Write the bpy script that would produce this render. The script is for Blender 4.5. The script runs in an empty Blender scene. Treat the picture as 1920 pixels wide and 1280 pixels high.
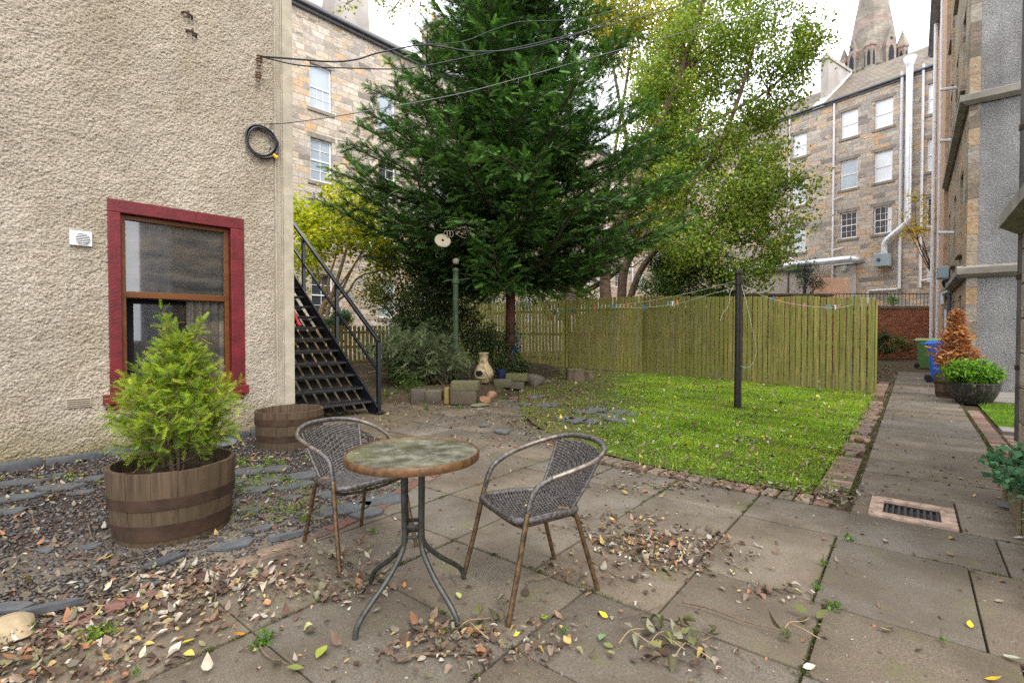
import bpy, bmesh, math, random
import numpy as np
from mathutils import Vector, Matrix
random.seed(7); RNG = np.random.default_rng(11)
PI = math.pi; R = math.radians
SC = bpy.context.scene; COL = SC.collection
# ------------------------------------------------------------ camera, sky, sun, exposure
F = 930.0; CAMZ = 1.3; PITCH = math.atan(18/930)
cd = bpy.data.cameras.new('camera'); cam = bpy.data.objects.new('camera', cd); COL.objects.link(cam)
cam.location = (0, 0, CAMZ); cam.rotation_euler = (PI/2-PITCH, 0, 0)
cd.sensor_width = 36; cd.lens = 36*F/1920; cd.clip_start = .05; cd.clip_end = 1000
SC.camera = cam
SUN_EL, SUN_AZ = 52, 200
wd = bpy.data.worlds.new('World'); SC.world = wd; wd.use_nodes = True
wn = wd.node_tree; wn.nodes.clear()
sky = wn.nodes.new('ShaderNodeTexSky'); sky.sky_type = 'NISHITA'; sky.sun_disc = False
sky.sun_elevation = R(SUN_EL); sky.sun_rotation = R(SUN_AZ); sky.dust_density = 4; sky.air_density = 1
mx = wn.nodes.new('ShaderNodeMix'); mx.data_type = 'RGBA'; mx.inputs[0].default_value = .9
mx.inputs[7].default_value = (16.5, 16.8, 17.6, 1)          # even cloud layer over the clear sky
wn.links.new(sky.outputs[0], mx.inputs[6])
bg = wn.nodes.new('ShaderNodeBackground'); bg.inputs[1].default_value = .1
wo = wn.nodes.new('ShaderNodeOutputWorld'); wn.links.new(mx.outputs[2], bg.inputs[0]); wn.links.new(bg.outputs[0], wo.inputs[0])
sl = bpy.data.lights.new('sun', 'SUN'); sl.energy = 1.1; sl.angle = R(14); sl.color = (1, .95, .86)
sun = bpy.data.objects.new('sun', sl); COL.objects.link(sun)
# the sun stands behind the camera to the right: light travels forward and to the left
az = R(150); sd = Vector((math.sin(az)*math.cos(R(SUN_EL)), math.cos(az)*math.cos(R(SUN_EL)), math.sin(R(SUN_EL))))
sky.sun_rotation = az
sun.rotation_euler = sd.to_track_quat('Z', 'Y').to_euler()
SC.view_settings.view_transform = 'Standard'; SC.view_settings.look = 'None'
SC.view_settings.exposure = 1.0; SC.view_settings.gamma = 1
SC.render.engine = 'CYCLES'
cy = SC.cycles; cy.use_denoising = False; cy.sample_clamp_indirect = 4; cy.max_bounces = 6; cy.diffuse_bounces = 3; cy.glossy_bounces = 3
cy.transmission_bounces = 4; cy.transparent_max_bounces = 8; cy.caustics_reflective = False; cy.caustics_refractive = False
# ------------------------------------------------------------ photo <-> world
def ray(px, py):
    x = (px-960)/F; y = -(py-640)/F
    return Vector((x, math.cos(PITCH)+y*math.sin(PITCH), -math.sin(PITCH)+y*math.cos(PITCH)))
def G(px, py, z=0.0):
    d = ray(px, py); t = (z-CAMZ)/d.z; return Vector((d.x*t, d.y*t, z))
def AT(px, py, Y):
    d = ray(px, py); t = Y/d.y; return Vector((d.x*t, Y, CAMZ+d.z*t))
AP = math.atan2(-.628, .778)                                # path frame: local x across, local y along the path
def PV(v, p, z=0): return Vector((.778*v+.628*p, -.628*v+.778*p, z))
AW = math.atan2(.737, .676)                                 # house wall frame: local x along the wall, local y into the house
WC = Vector((-2.95, 6.67, 0))
# ------------------------------------------------------------ objects
def tag(o, label=None, cat=None, group=None, kind=None):
    if label: o['label'] = label
    if cat: o['category'] = cat
    if group: o['group'] = group
    if kind: o['kind'] = kind
    return o
def thing(name, label, cat, loc=(0, 0, 0), rz=0, group=None):
    o = bpy.data.objects.new(name, None); COL.objects.link(o); o.empty_display_size = .1
    o.location = loc; o.rotation_euler = (0, 0, rz); return tag(o, label, cat, group)
def copy_tree(o, parent=None):
    c = o.copy(); COL.objects.link(c); c.parent = parent
    for ch in list(o.children): copy_tree(ch, c)
    return c
def np_mesh(name, V, Fc, mat, parent=None, col=None, smooth=False, loc=None, rz=0):
    V = np.asarray(V, dtype=np.float32).reshape(-1, 3); Fc = np.asarray(Fc, dtype=np.int32)
    me = bpy.data.meshes.new(name); k = Fc.shape[1]; m = Fc.shape[0]
    me.vertices.add(len(V)); me.vertices.foreach_set('co', V.ravel())
    me.loops.add(m*k); me.loops.foreach_set('vertex_index', Fc.ravel())
    me.polygons.add(m); me.polygons.foreach_set('loop_start', np.arange(0, m*k, k, dtype=np.int32))
    me.update(calc_edges=True)
    if smooth: me.polygons.foreach_set('use_smooth', np.ones(m, dtype=bool))
    if col is not None:
        a = me.color_attributes.new('Col', 'FLOAT_COLOR', 'POINT')
        c = np.ones((len(V), 4), dtype=np.float32); c[:, :3] = col; a.data.foreach_set('color', c.ravel())
    me.materials.append(mat)
    o = bpy.data.objects.new(name, me); COL.objects.link(o)
    if parent is not None: o.parent = parent
    if loc is not None: o.location = loc
    o.rotation_euler = (0, 0, rz); return o
class MB:
    def __init__(s): s.v = []; s.f = []; s.c = []; s.cur = (1, 1, 1)
    def add(s, vs, fs):
        b = len(s.v); s.v += [tuple(x) for x in vs]; s.c += [s.cur]*len(vs); s.f += [tuple(i+b for i in f) for f in fs]; return s
    def box(s, a, b, bev=0, M=None):
        x0, y0, z0 = a; x1, y1, z1 = b
        if bev:
            e = bev; vs = []; 
            bm = bmesh.new(); r = bmesh.ops.create_cube(bm, size=1)
            for v in bm.verts: v.co = Vector(((x0+x1)/2+v.co.x*(x1-x0), (y0+y1)/2+v.co.y*(y1-y0), (z0+z1)/2+v.co.z*(z1-z0)))
            bmesh.ops.bevel(bm, geom=bm.edges[:], offset=e, segments=2, affect='EDGES', profile=.5)
            bm.verts.index_update(); vs = [v.co.copy() for v in bm.verts]; fs = [[v.index for v in f.verts] for f in bm.faces]; bm.free()
        else:
            vs = [Vector(q) for q in ((x0,y0,z0),(x1,y0,z0),(x1,y1,z0),(x0,y1,z0),(x0,y0,z1),(x1,y0,z1),(x1,y1,z1),(x0,y1,z1))]
            fs = [(0,3,2,1),(4,5,6,7),(0,1,5,4),(1,2,6,5),(2,3,7,6),(3,0,4,7)]
        if M is not None: vs = [M@v for v in vs]
        return s.add(vs, fs)
    def beam(s, p, q, w, h, up=(0, 0, 1), bev=0):
        p = Vector(p); q = Vector(q); d = q-p; L = d.length; d.normalize(); u = Vector(up)
        x = d.cross(u).normalized(); u = x.cross(d).normalized()
        M = Matrix((( x.x, d.x, u.x, p.x), (x.y, d.y, u.y, p.y), (x.z, d.z, u.z, p.z), (0, 0, 0, 1)))
        return s.box((-w/2, 0, -h/2), (w/2, L, h/2), bev, M)
    def tube(s, pts, r, n=8, cap=True, smooth=0):
        pts = [Vector(p) for p in pts]
        if smooth: pts, r = spline(pts, smooth, r)
        if not hasattr(r, '__len__'): r = [r]*len(pts)
        b = len(s.v); t0 = (pts[1]-pts[0]).normalized(); a = Vector((0, 0, 1)) if abs(t0.z) < .9 else Vector((1, 0, 0))
        x = t0.cross(a).normalized()
        for i, p in enumerate(pts):
            t = (pts[min(i+1, len(pts)-1)]-pts[max(i-1, 0)]).normalized()
            x = (x-t*x.dot(t)).normalized(); y = t.cross(x)
            for k in range(n):
                an = 2*PI*k/n; s.v.append(tuple(p+(x*math.cos(an)+y*math.sin(an))*r[i])); s.c.append(s.cur)
        for i in range(len(pts)-1):
            for k in range(n):
                k2 = (k+1) % n; s.f.append((b+i*n+k, b+i*n+k2, b+(i+1)*n+k2, b+(i+1)*n+k))
        if cap:
            s.f.append(tuple(b+k for k in range(n))[::-1]); s.f.append(tuple(b+(len(pts)-1)*n+k for k in range(n)))
        return s
    def lathe(s, prof, n=32, c=(0, 0), sx=1, sy=1, closed=False):
        b = len(s.v)
        for r, z in prof:
            for k in range(n):
                a = 2*PI*k/n; s.v.append((c[0]+r*math.cos(a)*sx, c[1]+r*math.sin(a)*sy, z)); s.c.append(s.cur)
        m = len(prof)
        for i in range(m-1 if not closed else m):
            j = (i+1) % m
            for k in range(n):
                k2 = (k+1) % n; s.f.append((b+i*n+k, b+i*n+k2, b+j*n+k2, b+j*n+k))
        return s
    def disc(s, c, r, n=32):
        b = len(s.v)
        for k in range(n):
            a = 2*PI*k/n; s.v.append((c[0]+r*math.cos(a), c[1]+r*math.sin(a), c[2])); s.c.append(s.cur)
        s.f.append(tuple(range(b, b+n))); return s
    def build(s, name, mat, parent=None, smooth=False, attr=False, loc=None, rz=0):
        me = bpy.data.meshes.new(name); me.from_pydata(s.v, [], s.f); me.update()
        if smooth:
            me.polygons.foreach_set('use_smooth', [True]*len(me.polygons))
            if smooth != 'all': me.set_sharp_from_angle(angle=R(40))
        if attr:
            a = me.color_attributes.new('Col', 'FLOAT_COLOR', 'POINT')
            a.data.foreach_set('color', [q for c in s.c for q in (c[0], c[1], c[2], 1)])
        me.materials.append(mat)
        o = bpy.data.objects.new(name, me); COL.objects.link(o)
        if parent is not None: o.parent = parent
        if loc is not None: o.location = loc
        o.rotation_euler = (0, 0, rz); return o
def spline(pts, n, r=None):
    P = [pts[0]*2-pts[1]]+pts+[pts[-1]*2-pts[-2]]
    rr = None
    if hasattr(r, '__len__'): rr = [r[0]]+list(r)+[r[-1]]
    out = []; ro = []
    for i in range(1, len(P)-2):
        for k in range(n):
            t = k/n; a, b, c, d = P[i-1], P[i], P[i+1], P[i+2]
            out.append(.5*((2*b)+(c-a)*t+(2*a-5*b+4*c-d)*t*t+(3*b-a-3*c+d)*t**3))
            if rr: ro.append(rr[i]+(rr[i+1]-rr[i])*t)
    out.append(pts[-1]); 
    if rr: ro.append(rr[-2])
    return out, (ro if rr else r)
# ------------------------------------------------------------ materials
class N:
    def __init__(s, name):
        s.m = bpy.data.materials.new(name); s.m.use_nodes = True; s.t = s.m.node_tree; s.b = s.t.nodes['Principled BSDF']; s._co = {}
    def n(s, typ): return s.t.nodes.new(typ)
    def l(s, a, b): s.t.links.new(a, b)
    def co(s, kind='Object'):
        if kind not in s._co: s._co[kind] = s.n('ShaderNodeTexCoord').outputs[kind]
        return s._co[kind]
    def mapping(s, vec, scale=(1, 1, 1), rot=(0, 0, 0), loc=(0, 0, 0)):
        m = s.n('ShaderNodeMapping'); s.l(vec, m.inputs[0]); m.inputs[1].default_value = loc; m.inputs[2].default_value = rot; m.inputs[3].default_value = scale
        return m.outputs[0]
    def noise(s, scale, detail=4, rough=.55, vec=None, dist=0, out='Fac'):
        q = s.n('ShaderNodeTexNoise'); q.inputs['Scale'].default_value = scale; q.inputs['Detail'].default_value = detail
        q.inputs['Roughness'].default_value = rough; q.inputs['Distortion'].default_value = dist
        s.l(vec if vec is not None else s.co(), q.inputs['Vector']); return q.outputs[out]
    def vor(s, scale, vec=None, feat='F1', out='Distance', rnd=1):
        q = s.n('ShaderNodeTexVoronoi'); q.feature = feat; q.inputs['Scale'].default_value = scale; q.inputs['Randomness'].default_value = rnd
        s.l(vec if vec is not None else s.co(), q.inputs['Vector']); return q.outputs[out]
    def ramp(s, fac, stops, interp='LINEAR'):
        q = s.n('ShaderNodeValToRGB'); e = q.color_ramp; e.interpolation = interp
        while len(e.elements) < len(stops): e.elements.new(.5)
        for i, (p, c) in enumerate(stops):
            e.elements[i].position = p; e.elements[i].color = (c, c, c, 1) if not hasattr(c, '__len__') else (*c, 1)
        s.l(fac, q.inputs[0]); return q.outputs[0]
    def mix(s, fac, a, b, mode='MIX'):
        q = s.n('ShaderNodeMix'); q.data_type = 'RGBA'; q.blend_type = mode
        for i, x in ((0, fac), (6, a), (7, b)):
            if isinstance(x, (int, float)): q.inputs[i].default_value = x if i == 0 else (x, x, x, 1)
            elif isinstance(x, tuple): q.inputs[i].default_value = (*x, 1)
            else: s.l(x, q.inputs[i])
        return q.outputs[2]
    def math(s, op, a, b=0):
        q = s.n('ShaderNodeMath'); q.operation = op
        for i, x in ((0, a), (1, b)):
            if isinstance(x, (int, float)): q.inputs[i].default_value = x
            else: s.l(x, q.inputs[i])
        return q.outputs[0]
    def xyz(s, vec=None):
        q = s.n('ShaderNodeSeparateXYZ'); s.l(vec if vec is not None else s.co(), q.inputs[0]); return q.outputs
    def comb(s, x, y, z=0):
        q = s.n('ShaderNodeCombineXYZ')
        for i, a in enumerate((x, y, z)):
            if isinstance(a, (int, float)): q.inputs[i].default_value = a
            else: s.l(a, q.inputs[i])
        return q.outputs[0]
    def attr(s, name='Col'):
        q = s.n('ShaderNodeAttribute'); q.attribute_name = name; return q.outputs['Color']
    def bump(s, h, strength=.5, dist=.01):
        q = s.n('ShaderNodeBump'); q.inputs['Strength'].default_value = strength; q.inputs['Distance'].default_value = dist
        s.l(h, q.inputs['Height']); s.l(q.outputs[0], s.b.inputs['Normal']); return q
    def fin(s, col=None, rough=.8, metal=0, spec=None):
        if col is not None:
            if isinstance(col, tuple): s.b.inputs['Base Color'].default_value = (*col, 1)
            else: s.l(col, s.b.inputs['Base Color'])
        if isinstance(rough, (int, float)): s.b.inputs['Roughness'].default_value = rough
        else: s.l(rough, s.b.inputs['Roughness'])
        s.b.inputs['Metallic'].default_value = metal
        if spec is not None: s.b.inputs['Specular IOR Level'].default_value = spec
        return s.m
def simple(name, c, rough=.7, metal=0, var=.25, scale=12, bump=.15, spec=None):
    m = N(name); f = m.noise(scale, 5)
    col = m.ramp(f, [(.3, tuple(x*(1-var) for x in c)), (.7, tuple(min(1, x*(1+var)) for x in c))])
    if bump: m.bump(m.noise(scale*6, 3), bump, .004)
    return m.fin(col, rough, metal, spec)
def m_foliage(name, trans=.35, rough=.55):
    m = N(name); col = m.mix(m.noise(3.0, 2), m.attr(), .75, 'MULTIPLY')
    nt = m.t; col = m.attr(); d = m.b; m.l(col, d.inputs['Base Color']); d.inputs['Roughness'].default_value = rough
    d.inputs['Specular IOR Level'].default_value = .35
    tr = m.n('ShaderNodeBsdfTranslucent'); m.l(col, tr.inputs[0])
    mxs = m.n('ShaderNodeMixShader'); mxs.inputs[0].default_value = trans
    m.l(d.outputs[0], mxs.inputs[1]); m.l(tr.outputs[0], mxs.inputs[2])
    m.l(mxs.outputs[0], nt.nodes['Material Output'].inputs[0]); return m.m
FOL = m_foliage('leaf', .5); FOL2 = m_foliage('conifer_needles', .2, .7); DRY = m_foliage('dry_leaf', .12, .75)
def m_attr(name, rough=.8, nscale=30, amt=.35, bump=.3, bd=.006, spec=.3):
    m = N(name); c = m.mix(amt, m.attr(), m.ramp(m.noise(nscale, 6), [(.3, .35), (.7, 1.3)]), 'MULTIPLY')
    m.bump(m.noise(nscale*3, 5), bump, bd); return m.fin(c, rough, 0, spec)
STONEATTR = m_attr('weathered_stone'); SLATE = m_attr('slate', .5, 25, .5, .4, .004, .5)
def m_harl():
    m = N('beige_roughcast'); c = m.co()
    base = m.ramp(m.noise(1.3, 5, .6), [(.3, (.35, .295, .23)), (.5, (.45, .39, .31)), (.72, (.55, .48, .39))])
    dirt = m.ramp(m.noise(1.1, 8, .72, m.mapping(c, (1.6, 1, .45))), [(.45, 0.0), (.70, .65)])
    base = m.mix(dirt, base, (.36, .29, .19))
    z = m.xyz()[2]; low = m.ramp(m.math('ADD', z, m.math('MULTIPLY', m.noise(4, 4), .35)), [(.18, .95), (.62, 0.0)])
    base = m.mix(low, base, (.24, .20, .10))
    sp = m.ramp(m.noise(75, 4, .7), [(.36, .55), (.6, 1.15)]); base = m.mix(1, base, sp, 'MULTIPLY')
    m.bump(m.noise(85, 5, .7), .9, .012); return m.fin(base, .9, 0, .2)
HARL = m_harl()
def m_greyharl():
    m = N('grey_roughcast'); v = m.vor(42); n = m.noise(30, 6, .7)
    c = m.ramp(m.noise(1.1, 5, .6), [(.3, (.20, .195, .19)), (.7, (.36, .35, .34))])
    x = m.xyz(); st = m.ramp(m.noise(1.4, 5, .6, m.mapping(m.co(), (1, 1, .25))), [(.55, 0.0), (.72, .55)])
    c = m.mix(st, c, (.12, .09, .095)); c = m.mix(.8, c, m.ramp(n, [(.35, .45), (.65, 1.35)]), 'MULTIPLY')
    m.bump(m.noise(34, 5, .7), 1.0, .035); return m.fin(c, .92, 0, .2)
GHARL = m_greyharl()
def m_rubble(name, sx=1.9, sy=3.4, pal=None, mort=(.30, .26, .21), warp=.10, msize=.018, xaxis='X'):
    """coursed rubble masonry laid out on the wall's own length and height"""
    m = N(name); X = m.xyz(); wob = m.noise(.9, 3, .5, None, 0, 'Color'); W = m.xyz(wob)
    hx = m.math('ADD', X[0 if xaxis == 'X' else 1], m.math('MULTIPLY', W[0], warp*3)); hz = m.math('ADD', X[2], m.math('MULTIPLY', W[1], warp))
    vec = m.comb(hx, hz, 0)
    def brick(a, b, off):
        q = m.n('ShaderNodeTexBrick'); m.l(vec, q.inputs['Vector']); q.inputs['Color1'].default_value = (0, 0, 0, 1); q.inputs['Color2'].default_value = (1, 1, 1, 1)
        q.inputs['Mortar'].default_value = (.5, .5, .5, 1); q.inputs['Scale'].default_value = 1; q.inputs['Mortar Size'].default_value = msize
        q.inputs['Mortar Smooth'].default_value = .4; q.inputs['Brick Width'].default_value = a; q.inputs['Row Height'].default_value = b
        q.offset = off; q.squash = 1.5; q.squash_frequency = 3; return q
    b1 = brick(1/sx, 1/sy, .42); b2 = brick(.6/sx, .5/sy, .55)
    sel = m.ramp(m.noise(.55, 2), [(.55, 0.0), (.57, 1.0)], 'CONSTANT')
    rnd = m.mix(sel, b1.outputs['Color'], b2.outputs['Color']); mo = m.mix(sel, b1.outputs['Fac'], b2.outputs['Fac'])
    pal = pal or [(0, (.20, .165, .13)), (.18, (.42, .34, .25)), (.38, (.55, .45, .33)), (.55, (.50, .34, .20)), (.68, (.60, .50, .38)), (.84, (.33, .30, .26)), (1, (.62, .53, .42))]
    c = m.ramp(rnd, pal); c = m.mix(.75, c, m.ramp(m.noise(7, 6, .65), [(.3, .6), (.7, 1.3)]), 'MULTIPLY')
    gr = m.ramp(m.noise(.5, 6, .65), [(.45, 0.0), (.75, .6)]); c = m.mix(gr, c, m.mix(.5, c, (.16, .14, .12)))
    c = m.mix(mo, c, mort)
    h = m.math('SUBTRACT', m.noise(14, 5, .6), m.math('MULTIPLY', mo, 1.1)); m.bump(h, .8, .03); return m.fin(c, .9, 0, .2)
RUB_L = m_rubble('blond_sandstone_rubble', 1.7, 3.6, [(0, (.20, .17, .15)), (.15, (.44, .37, .29)), (.35, (.56, .48, .39)), (.5, (.52, .34, .19)), (.6, (.60, .53, .45)), (.82, (.32, .28, .25)), (1, (.62, .55, .46))], (.42, .35, .27), .16)
RUB_R = m_rubble('brown_sandstone_rubble', 1.5, 3.3, [(0, (.23, .20, .18)), (.18, (.44, .37, .30)), (.38, (.54, .44, .33)), (.48, (.56, .36, .20)), (.58, (.50, .44, .37)), (.84, (.32, .30, .28)), (1, (.60, .53, .44))], (.40, .33, .26), .14)
RUB_S = m_rubble('near_sandstone', 1.2, 2.6, [(0, (.18, .145, .11)), (.3, (.34, .275, .20)), (.52, (.42, .28, .16)), (.7, (.38, .33, .26)), (1, (.28, .24, .20))], (.30, .25, .19), .05, .012)
RUB_SY = m_rubble('side_sandstone', 1.2, 2.6, [(0, (.18, .145, .11)), (.3, (.34, .275, .20)), (.52, (.42, .28, .16)), (.7, (.38, .33, .26)), (1, (.28, .24, .20))], (.30, .25, .19), .05, .012, 'Y')
BRICKW = m_rubble('red_brick', 4.4, 13.3, [(0, (.36, .13, .08)), (.5, (.48, .18, .10)), (1, (.58, .25, .15))], (.36, .20, .14), .006, .010)
def m_slab():
    m = N('concrete_slab'); a = m.attr()
    c = m.mix(.75, a, m.ramp(m.noise(170, 5, .8), [(.36, .30), (.5, .95), (.64, 1.85)]), 'MULTIPLY')
    c = m.mix(m.ramp(m.noise(2.2, 6, .6), [(.38, 0.0), (.60, .9)]), c, m.mix(.7, c, (.075, .055, .036), 'MIX'))
    c = m.mix(m.ramp(m.noise(3.1, 7, .7, m.mapping(m.co(), (1, 1, 1), (0, 0, 0), (7, 3, 0))), [(.56, 0.0), (.70, .55)]), c, (.115, .12, .035))
    c = m.mix(m.ramp(m.noise(46, 2, .5), [(.72, 0.0), (.76, .6)]), c, (.42, .39, .33))
    m.bump(m.noise(120, 6, .7), .55, .004); return m.fin(c, m.ramp(m.noise(5, 3), [(.3, .7), (.7, .92)]), 0, .3)
SLAB = m_slab()
def m_ground():
    m = N('soil'); c = m.ramp(m.noise(14, 9, .75), [(.3, (.028, .019, .011)), (.5, (.070, .050, .031)), (.7, (.14, .105, .065))])
    g = m.ramp(m.noise(1.4, 6, .7), [(.52, 0.0), (.66, .6)]); c = m.mix(g, c, (.06, .085, .015))
    m.bump(m.noise(45, 7, .7), .8, .02); return m.fin(c, .95, 0, .15)
SOIL = m_ground()
def m_yard():
    m = N('trodden_concrete'); c = m.ramp(m.noise(6, 9, .7), [(.3, (.075, .055, .036)), (.55, (.13, .10, .068)), (.75, (.19, .15, .105))])
    c = m.mix(.8, c, m.ramp(m.noise(80, 6, .7), [(.3, .45), (.7, 1.4)]), 'MULTIPLY')
    g = m.ramp(m.noise(2.4, 6, .7), [(.5, 0.0), (.7, .5)]); c = m.mix(g, c, (.09, .10, .03))
    m.bump(m.noise(70, 7, .7), .6, .01); return m.fin(c, .9, 0, .2)
YARD = m_yard()
def m_turf():
    m = N('turf_soil'); c = m.ramp(m.noise(20, 8, .7), [(.3, (.05, .07, .012)), (.55, (.09, .15, .018)), (.75, (.15, .22, .03))]); X = m.xyz(); vv = m.math('ADD', m.math('SUBTRACT', X[0], m.math('MULTIPLY', X[1], .24)), m.math('MULTIPLY', m.noise(1.3, 6, .7), 2.4)); br_ = m.ramp(m.math('MULTIPLY', m.math('ADD', vv, 1.0), .33), [(.30, 1.0), (.85, 0.0)]); c = m.mix(br_, c, m.ramp(m.noise(18, 8, .75), [(.3, (.04, .028, .016)), (.5, (.10, .075, .045)), (.7, (.17, .13, .08))])); c = m.mix(m.math('MULTIPLY', m.ramp(m.noise(2.6, 6, .7), [(.45, 0.0), (.6, .8)]), br_), c, (.13, .15, .02))
    m.bump(m.noise(60, 6), .8, .02); return m.fin(c, .95, 0, .15)
TURF = m_turf()
def m_wood(name, a, b, axis=2, green=None, s=22, rough=.8):
    m = N(name); sc = [1.0, 1.0, 1.0]; sc[axis] = .06
    v = m.mapping(m.co(), tuple(x*s for x in sc)); c = m.ramp(m.noise(1, 6, .65, v, .6), [(.3, a), (.7, b)])
    c = m.mix(.5, c, m.attr(), 'MULTIPLY')
    if green: c = m.mix(m.ramp(m.noise(1.3, 4), [(.35, 0.0), (.65, .7)]), c, green)
    m.bump(m.noise(2.4, 5, .6, v), .35, .004); return m.fin(c, rough, 0, .25)
FENCE = m_wood('green_stained_timber', (.10, .092, .022), (.42, .375, .125), 2, (.25, .255, .06), 30)
FENCE2 = m_wood('brown_timber', (.16, .12, .045), (.32, .25, .10), 2, (.22, .20, .06))
BARREL = m_wood('weathered_oak', (.025, .017, .012), (.135, .088, .055), 2, (.075, .055, .03), 34, .85)
PLANTER = m_wood('planter_timber', (.11, .085, .05), (.22, .18, .11), 0)
BRACK = simple('rusty_hoop', (.050, .027, .015), .75, .3, .5, 9, .3)
REDP = simple('red_masonry_paint', (.125, .009, .012), .5, 0, .35, 7, 1.0, .4)
UPVC = m_wood('brown_woodgrain_frame', (.20, .07, .02), (.34, .13, .04), 0, None, 14, .35)
WHITE = simple('white_paint', (.72, .72, .72), .5, 0, .06, 5, .1)
CREAM = simple('cream_render_trim', (.38, .335, .255), .85, 0, .22, 5, .5)
BLACKP = simple('black_gloss_paint', (.009, .010, .013), .28, 0, .3, 30, .1, .6)
BLACKM = simple('black_tread_metal', (.012, .012, .014), .35, 0, .3, 40, .4, .6)
IRON = simple('dark_iron', (.020, .015, .012), .5, .2, .5, 10, .3)
GREENP = simple('old_green_paint', (.050, .085, .040), .6, 0, .3, 8, .3)
CABLE = simple('black_cable', (.012, .013, .017), .45, 0, .2, 20, 0)
GALV = simple('galvanised_steel', (.62, .65, .69), .38, .55, .12, 3, .1)
PIPEW = simple('pale_downpipe', (.62, .61, .63), .5, 0, .12, 4, .1)
PIPEG = simple('dark_downpipe', (.06, .065, .08), .5, 0, .2, 4, .1)
LEAD = simple('grey_gutter', (.09, .095, .11), .5, 0, .2, 4, .1)
STRING = simple('stone_string_course', (.215, .195, .165), .85, 0, .35, 3, .5)
DSTONE = simple('dark_dressed_stone', (.22, .19, .155), .9, 0, .3, 4, .5)
GREY_BOX = simple('grey_blue_metal', (.28, .35, .38), .5, .1, .1, 4, 0)
PLASTER = simple('pale_plaster', (.46, .42, .37), .9, 0, .15, 2, .4)
PEACH = simple('peach_render', (.58, .36, .24), .9, 0, .12, 2, .4)
CHIM = simple('chimney_render', (.34, .31, .28), .9, 0, .2, 1.3, .6)
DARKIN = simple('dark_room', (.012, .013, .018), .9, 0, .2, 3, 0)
BARK = simple('bark', (.13, .095, .065), .95, 0, .45, 9, 1.0)
BARKR = simple('reddish_bark', (.125, .055, .035), .95, 0, .5, 14, 1.0)
TWIG = simple('twig_bark', (.12, .08, .05), .9, 0, .4, 30, .5)
YTWIG = simple('tan_bark', (.30, .21, .11), .9, 0, .35, 12, .8)
CLAY = simple('painted_clay', (.36, .28, .155), .7, 0, .5, 14, .5)
REDBRK = m_attr('edging_brick', .9, 40, .6, .5)
BINB = simple('blue_bin_plastic', (.008, .14, .62), .4, 0, .12, 4, .05)
BING = simple('green_bin_plastic', (.10, .22, .055), .45, 0, .12, 4, .05)
BINGL = simple('pale_green_lid', (.30, .42, .14), .45, 0, .12, 4, .05)
RUBBER = simple('black_rubber', (.012, .012, .012), .8, 0, .2, 20, .1)
def m_pot():
    m = N('dark_ribbed_plastic'); c = m.ramp(m.noise(3, 5, .6, m.mapping(m.co(), (14, 14, .7))), [(.5, (.022, .020, .018)), (.72, (.16, .14, .12))])
    return m.fin(c, .45, 0, .5)
POTP = m_pot()
def m_bronze(name, a, b, rough=.42, metal=.5):
    m = N(name); c = m.ramp(m.noise(26, 6, .7), [(.35, a), (.6, b)]); m.bump(m.noise(160, 3), .2, .002); return m.fin(c, rough, metal)
BRONZE = m_bronze('worn_bronze_tube', (.035, .025, .016), (.16, .095, .045))
SILVER = m_bronze('worn_silver_tube', (.09, .065, .045), (.24, .21, .18), .40, .7)
RUSTRIM = m_bronze('rusty_bronze_rim', (.06, .032, .014), (.17, .085, .035), .5, .4)
GREYTUBE = m_bronze('grey_green_tube', (.022, .023, .021), (.055, .055, .048), .4, .3)
def m_wicker():
    m = N('black_wicker'); c = m.ramp(m.noise(60, 4, .6), [(.35, (.014, .012, .012)), (.65, (.105, .090, .080))])
    m.bump(m.noise(300, 2), .2, .001); return m.fin(c, .38, 0, .6)
WICK = m_wicker()
def m_tabletop():
    m = N('mossy_glass_top'); c = m.ramp(m.noise(7, 8, .7), [(.3, (.028, .028, .022)), (.46, (.075, .070, .048)), (.56, (.15, .14, .11)), (.7, (.26, .25, .22))])
    c = m.mix(m.ramp(m.noise(5.5, 6, .7), [(.45, 0.0), (.62, .55)]), c, (.085, .09, .022))
    c = m.mix(m.ramp(m.noise(22, 3, .5, m.mapping(m.co(), (1, 1, 1), (0, 0, 0), (3, 1, 0))), [(.70, 0.0), (.73, .8)]), c, (.42, .38, .28))
    m.bump(m.noise(60, 5), .25, .003); return m.fin(c, m.ramp(m.noise(12, 5), [(.35, .18), (.7, .6)]), 0, .5)
TTOP = m_tabletop()
def m_glass(name, tint, alpha=.12, rough=.03):
    m = N(name); nt = m.t; tr = m.n('ShaderNodeBsdfTransparent'); tr.inputs[0].default_value = (*tint, 1)
    gl = m.n('ShaderNodeBsdfGlossy'); gl.inputs['Roughness'].default_value = rough; gl.inputs[0].default_value = (.9, .9, .92, 1)
    fr = m.n('ShaderNodeFresnel'); fr.inputs[0].default_value = 1.5; ad = m.math('ADD', fr.outputs[0], alpha)
    ms = m.n('ShaderNodeMixShader'); m.l(ad, ms.inputs[0]); m.l(tr.outputs[0], ms.inputs[1]); m.l(gl.outputs[0], ms.inputs[2])
    m.l(ms.outputs[0], nt.nodes['Material Output'].inputs[0]); return m.m
GLASS = m_glass('window_glass', (.9, .9, .9), .09)
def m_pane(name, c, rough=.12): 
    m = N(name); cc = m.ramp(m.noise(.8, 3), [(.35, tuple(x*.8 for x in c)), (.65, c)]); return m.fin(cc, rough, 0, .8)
PANEW = m_pane('pane_blind_and_sky', (.72, .76, .80)); PANEB = m_pane('pane_painted_sky', (.38, .44, .50)); PANED = m_pane('pane_dark', (.05, .055, .065))  # pale colours paint reflected sky into panes; white also stands for blinds
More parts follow.
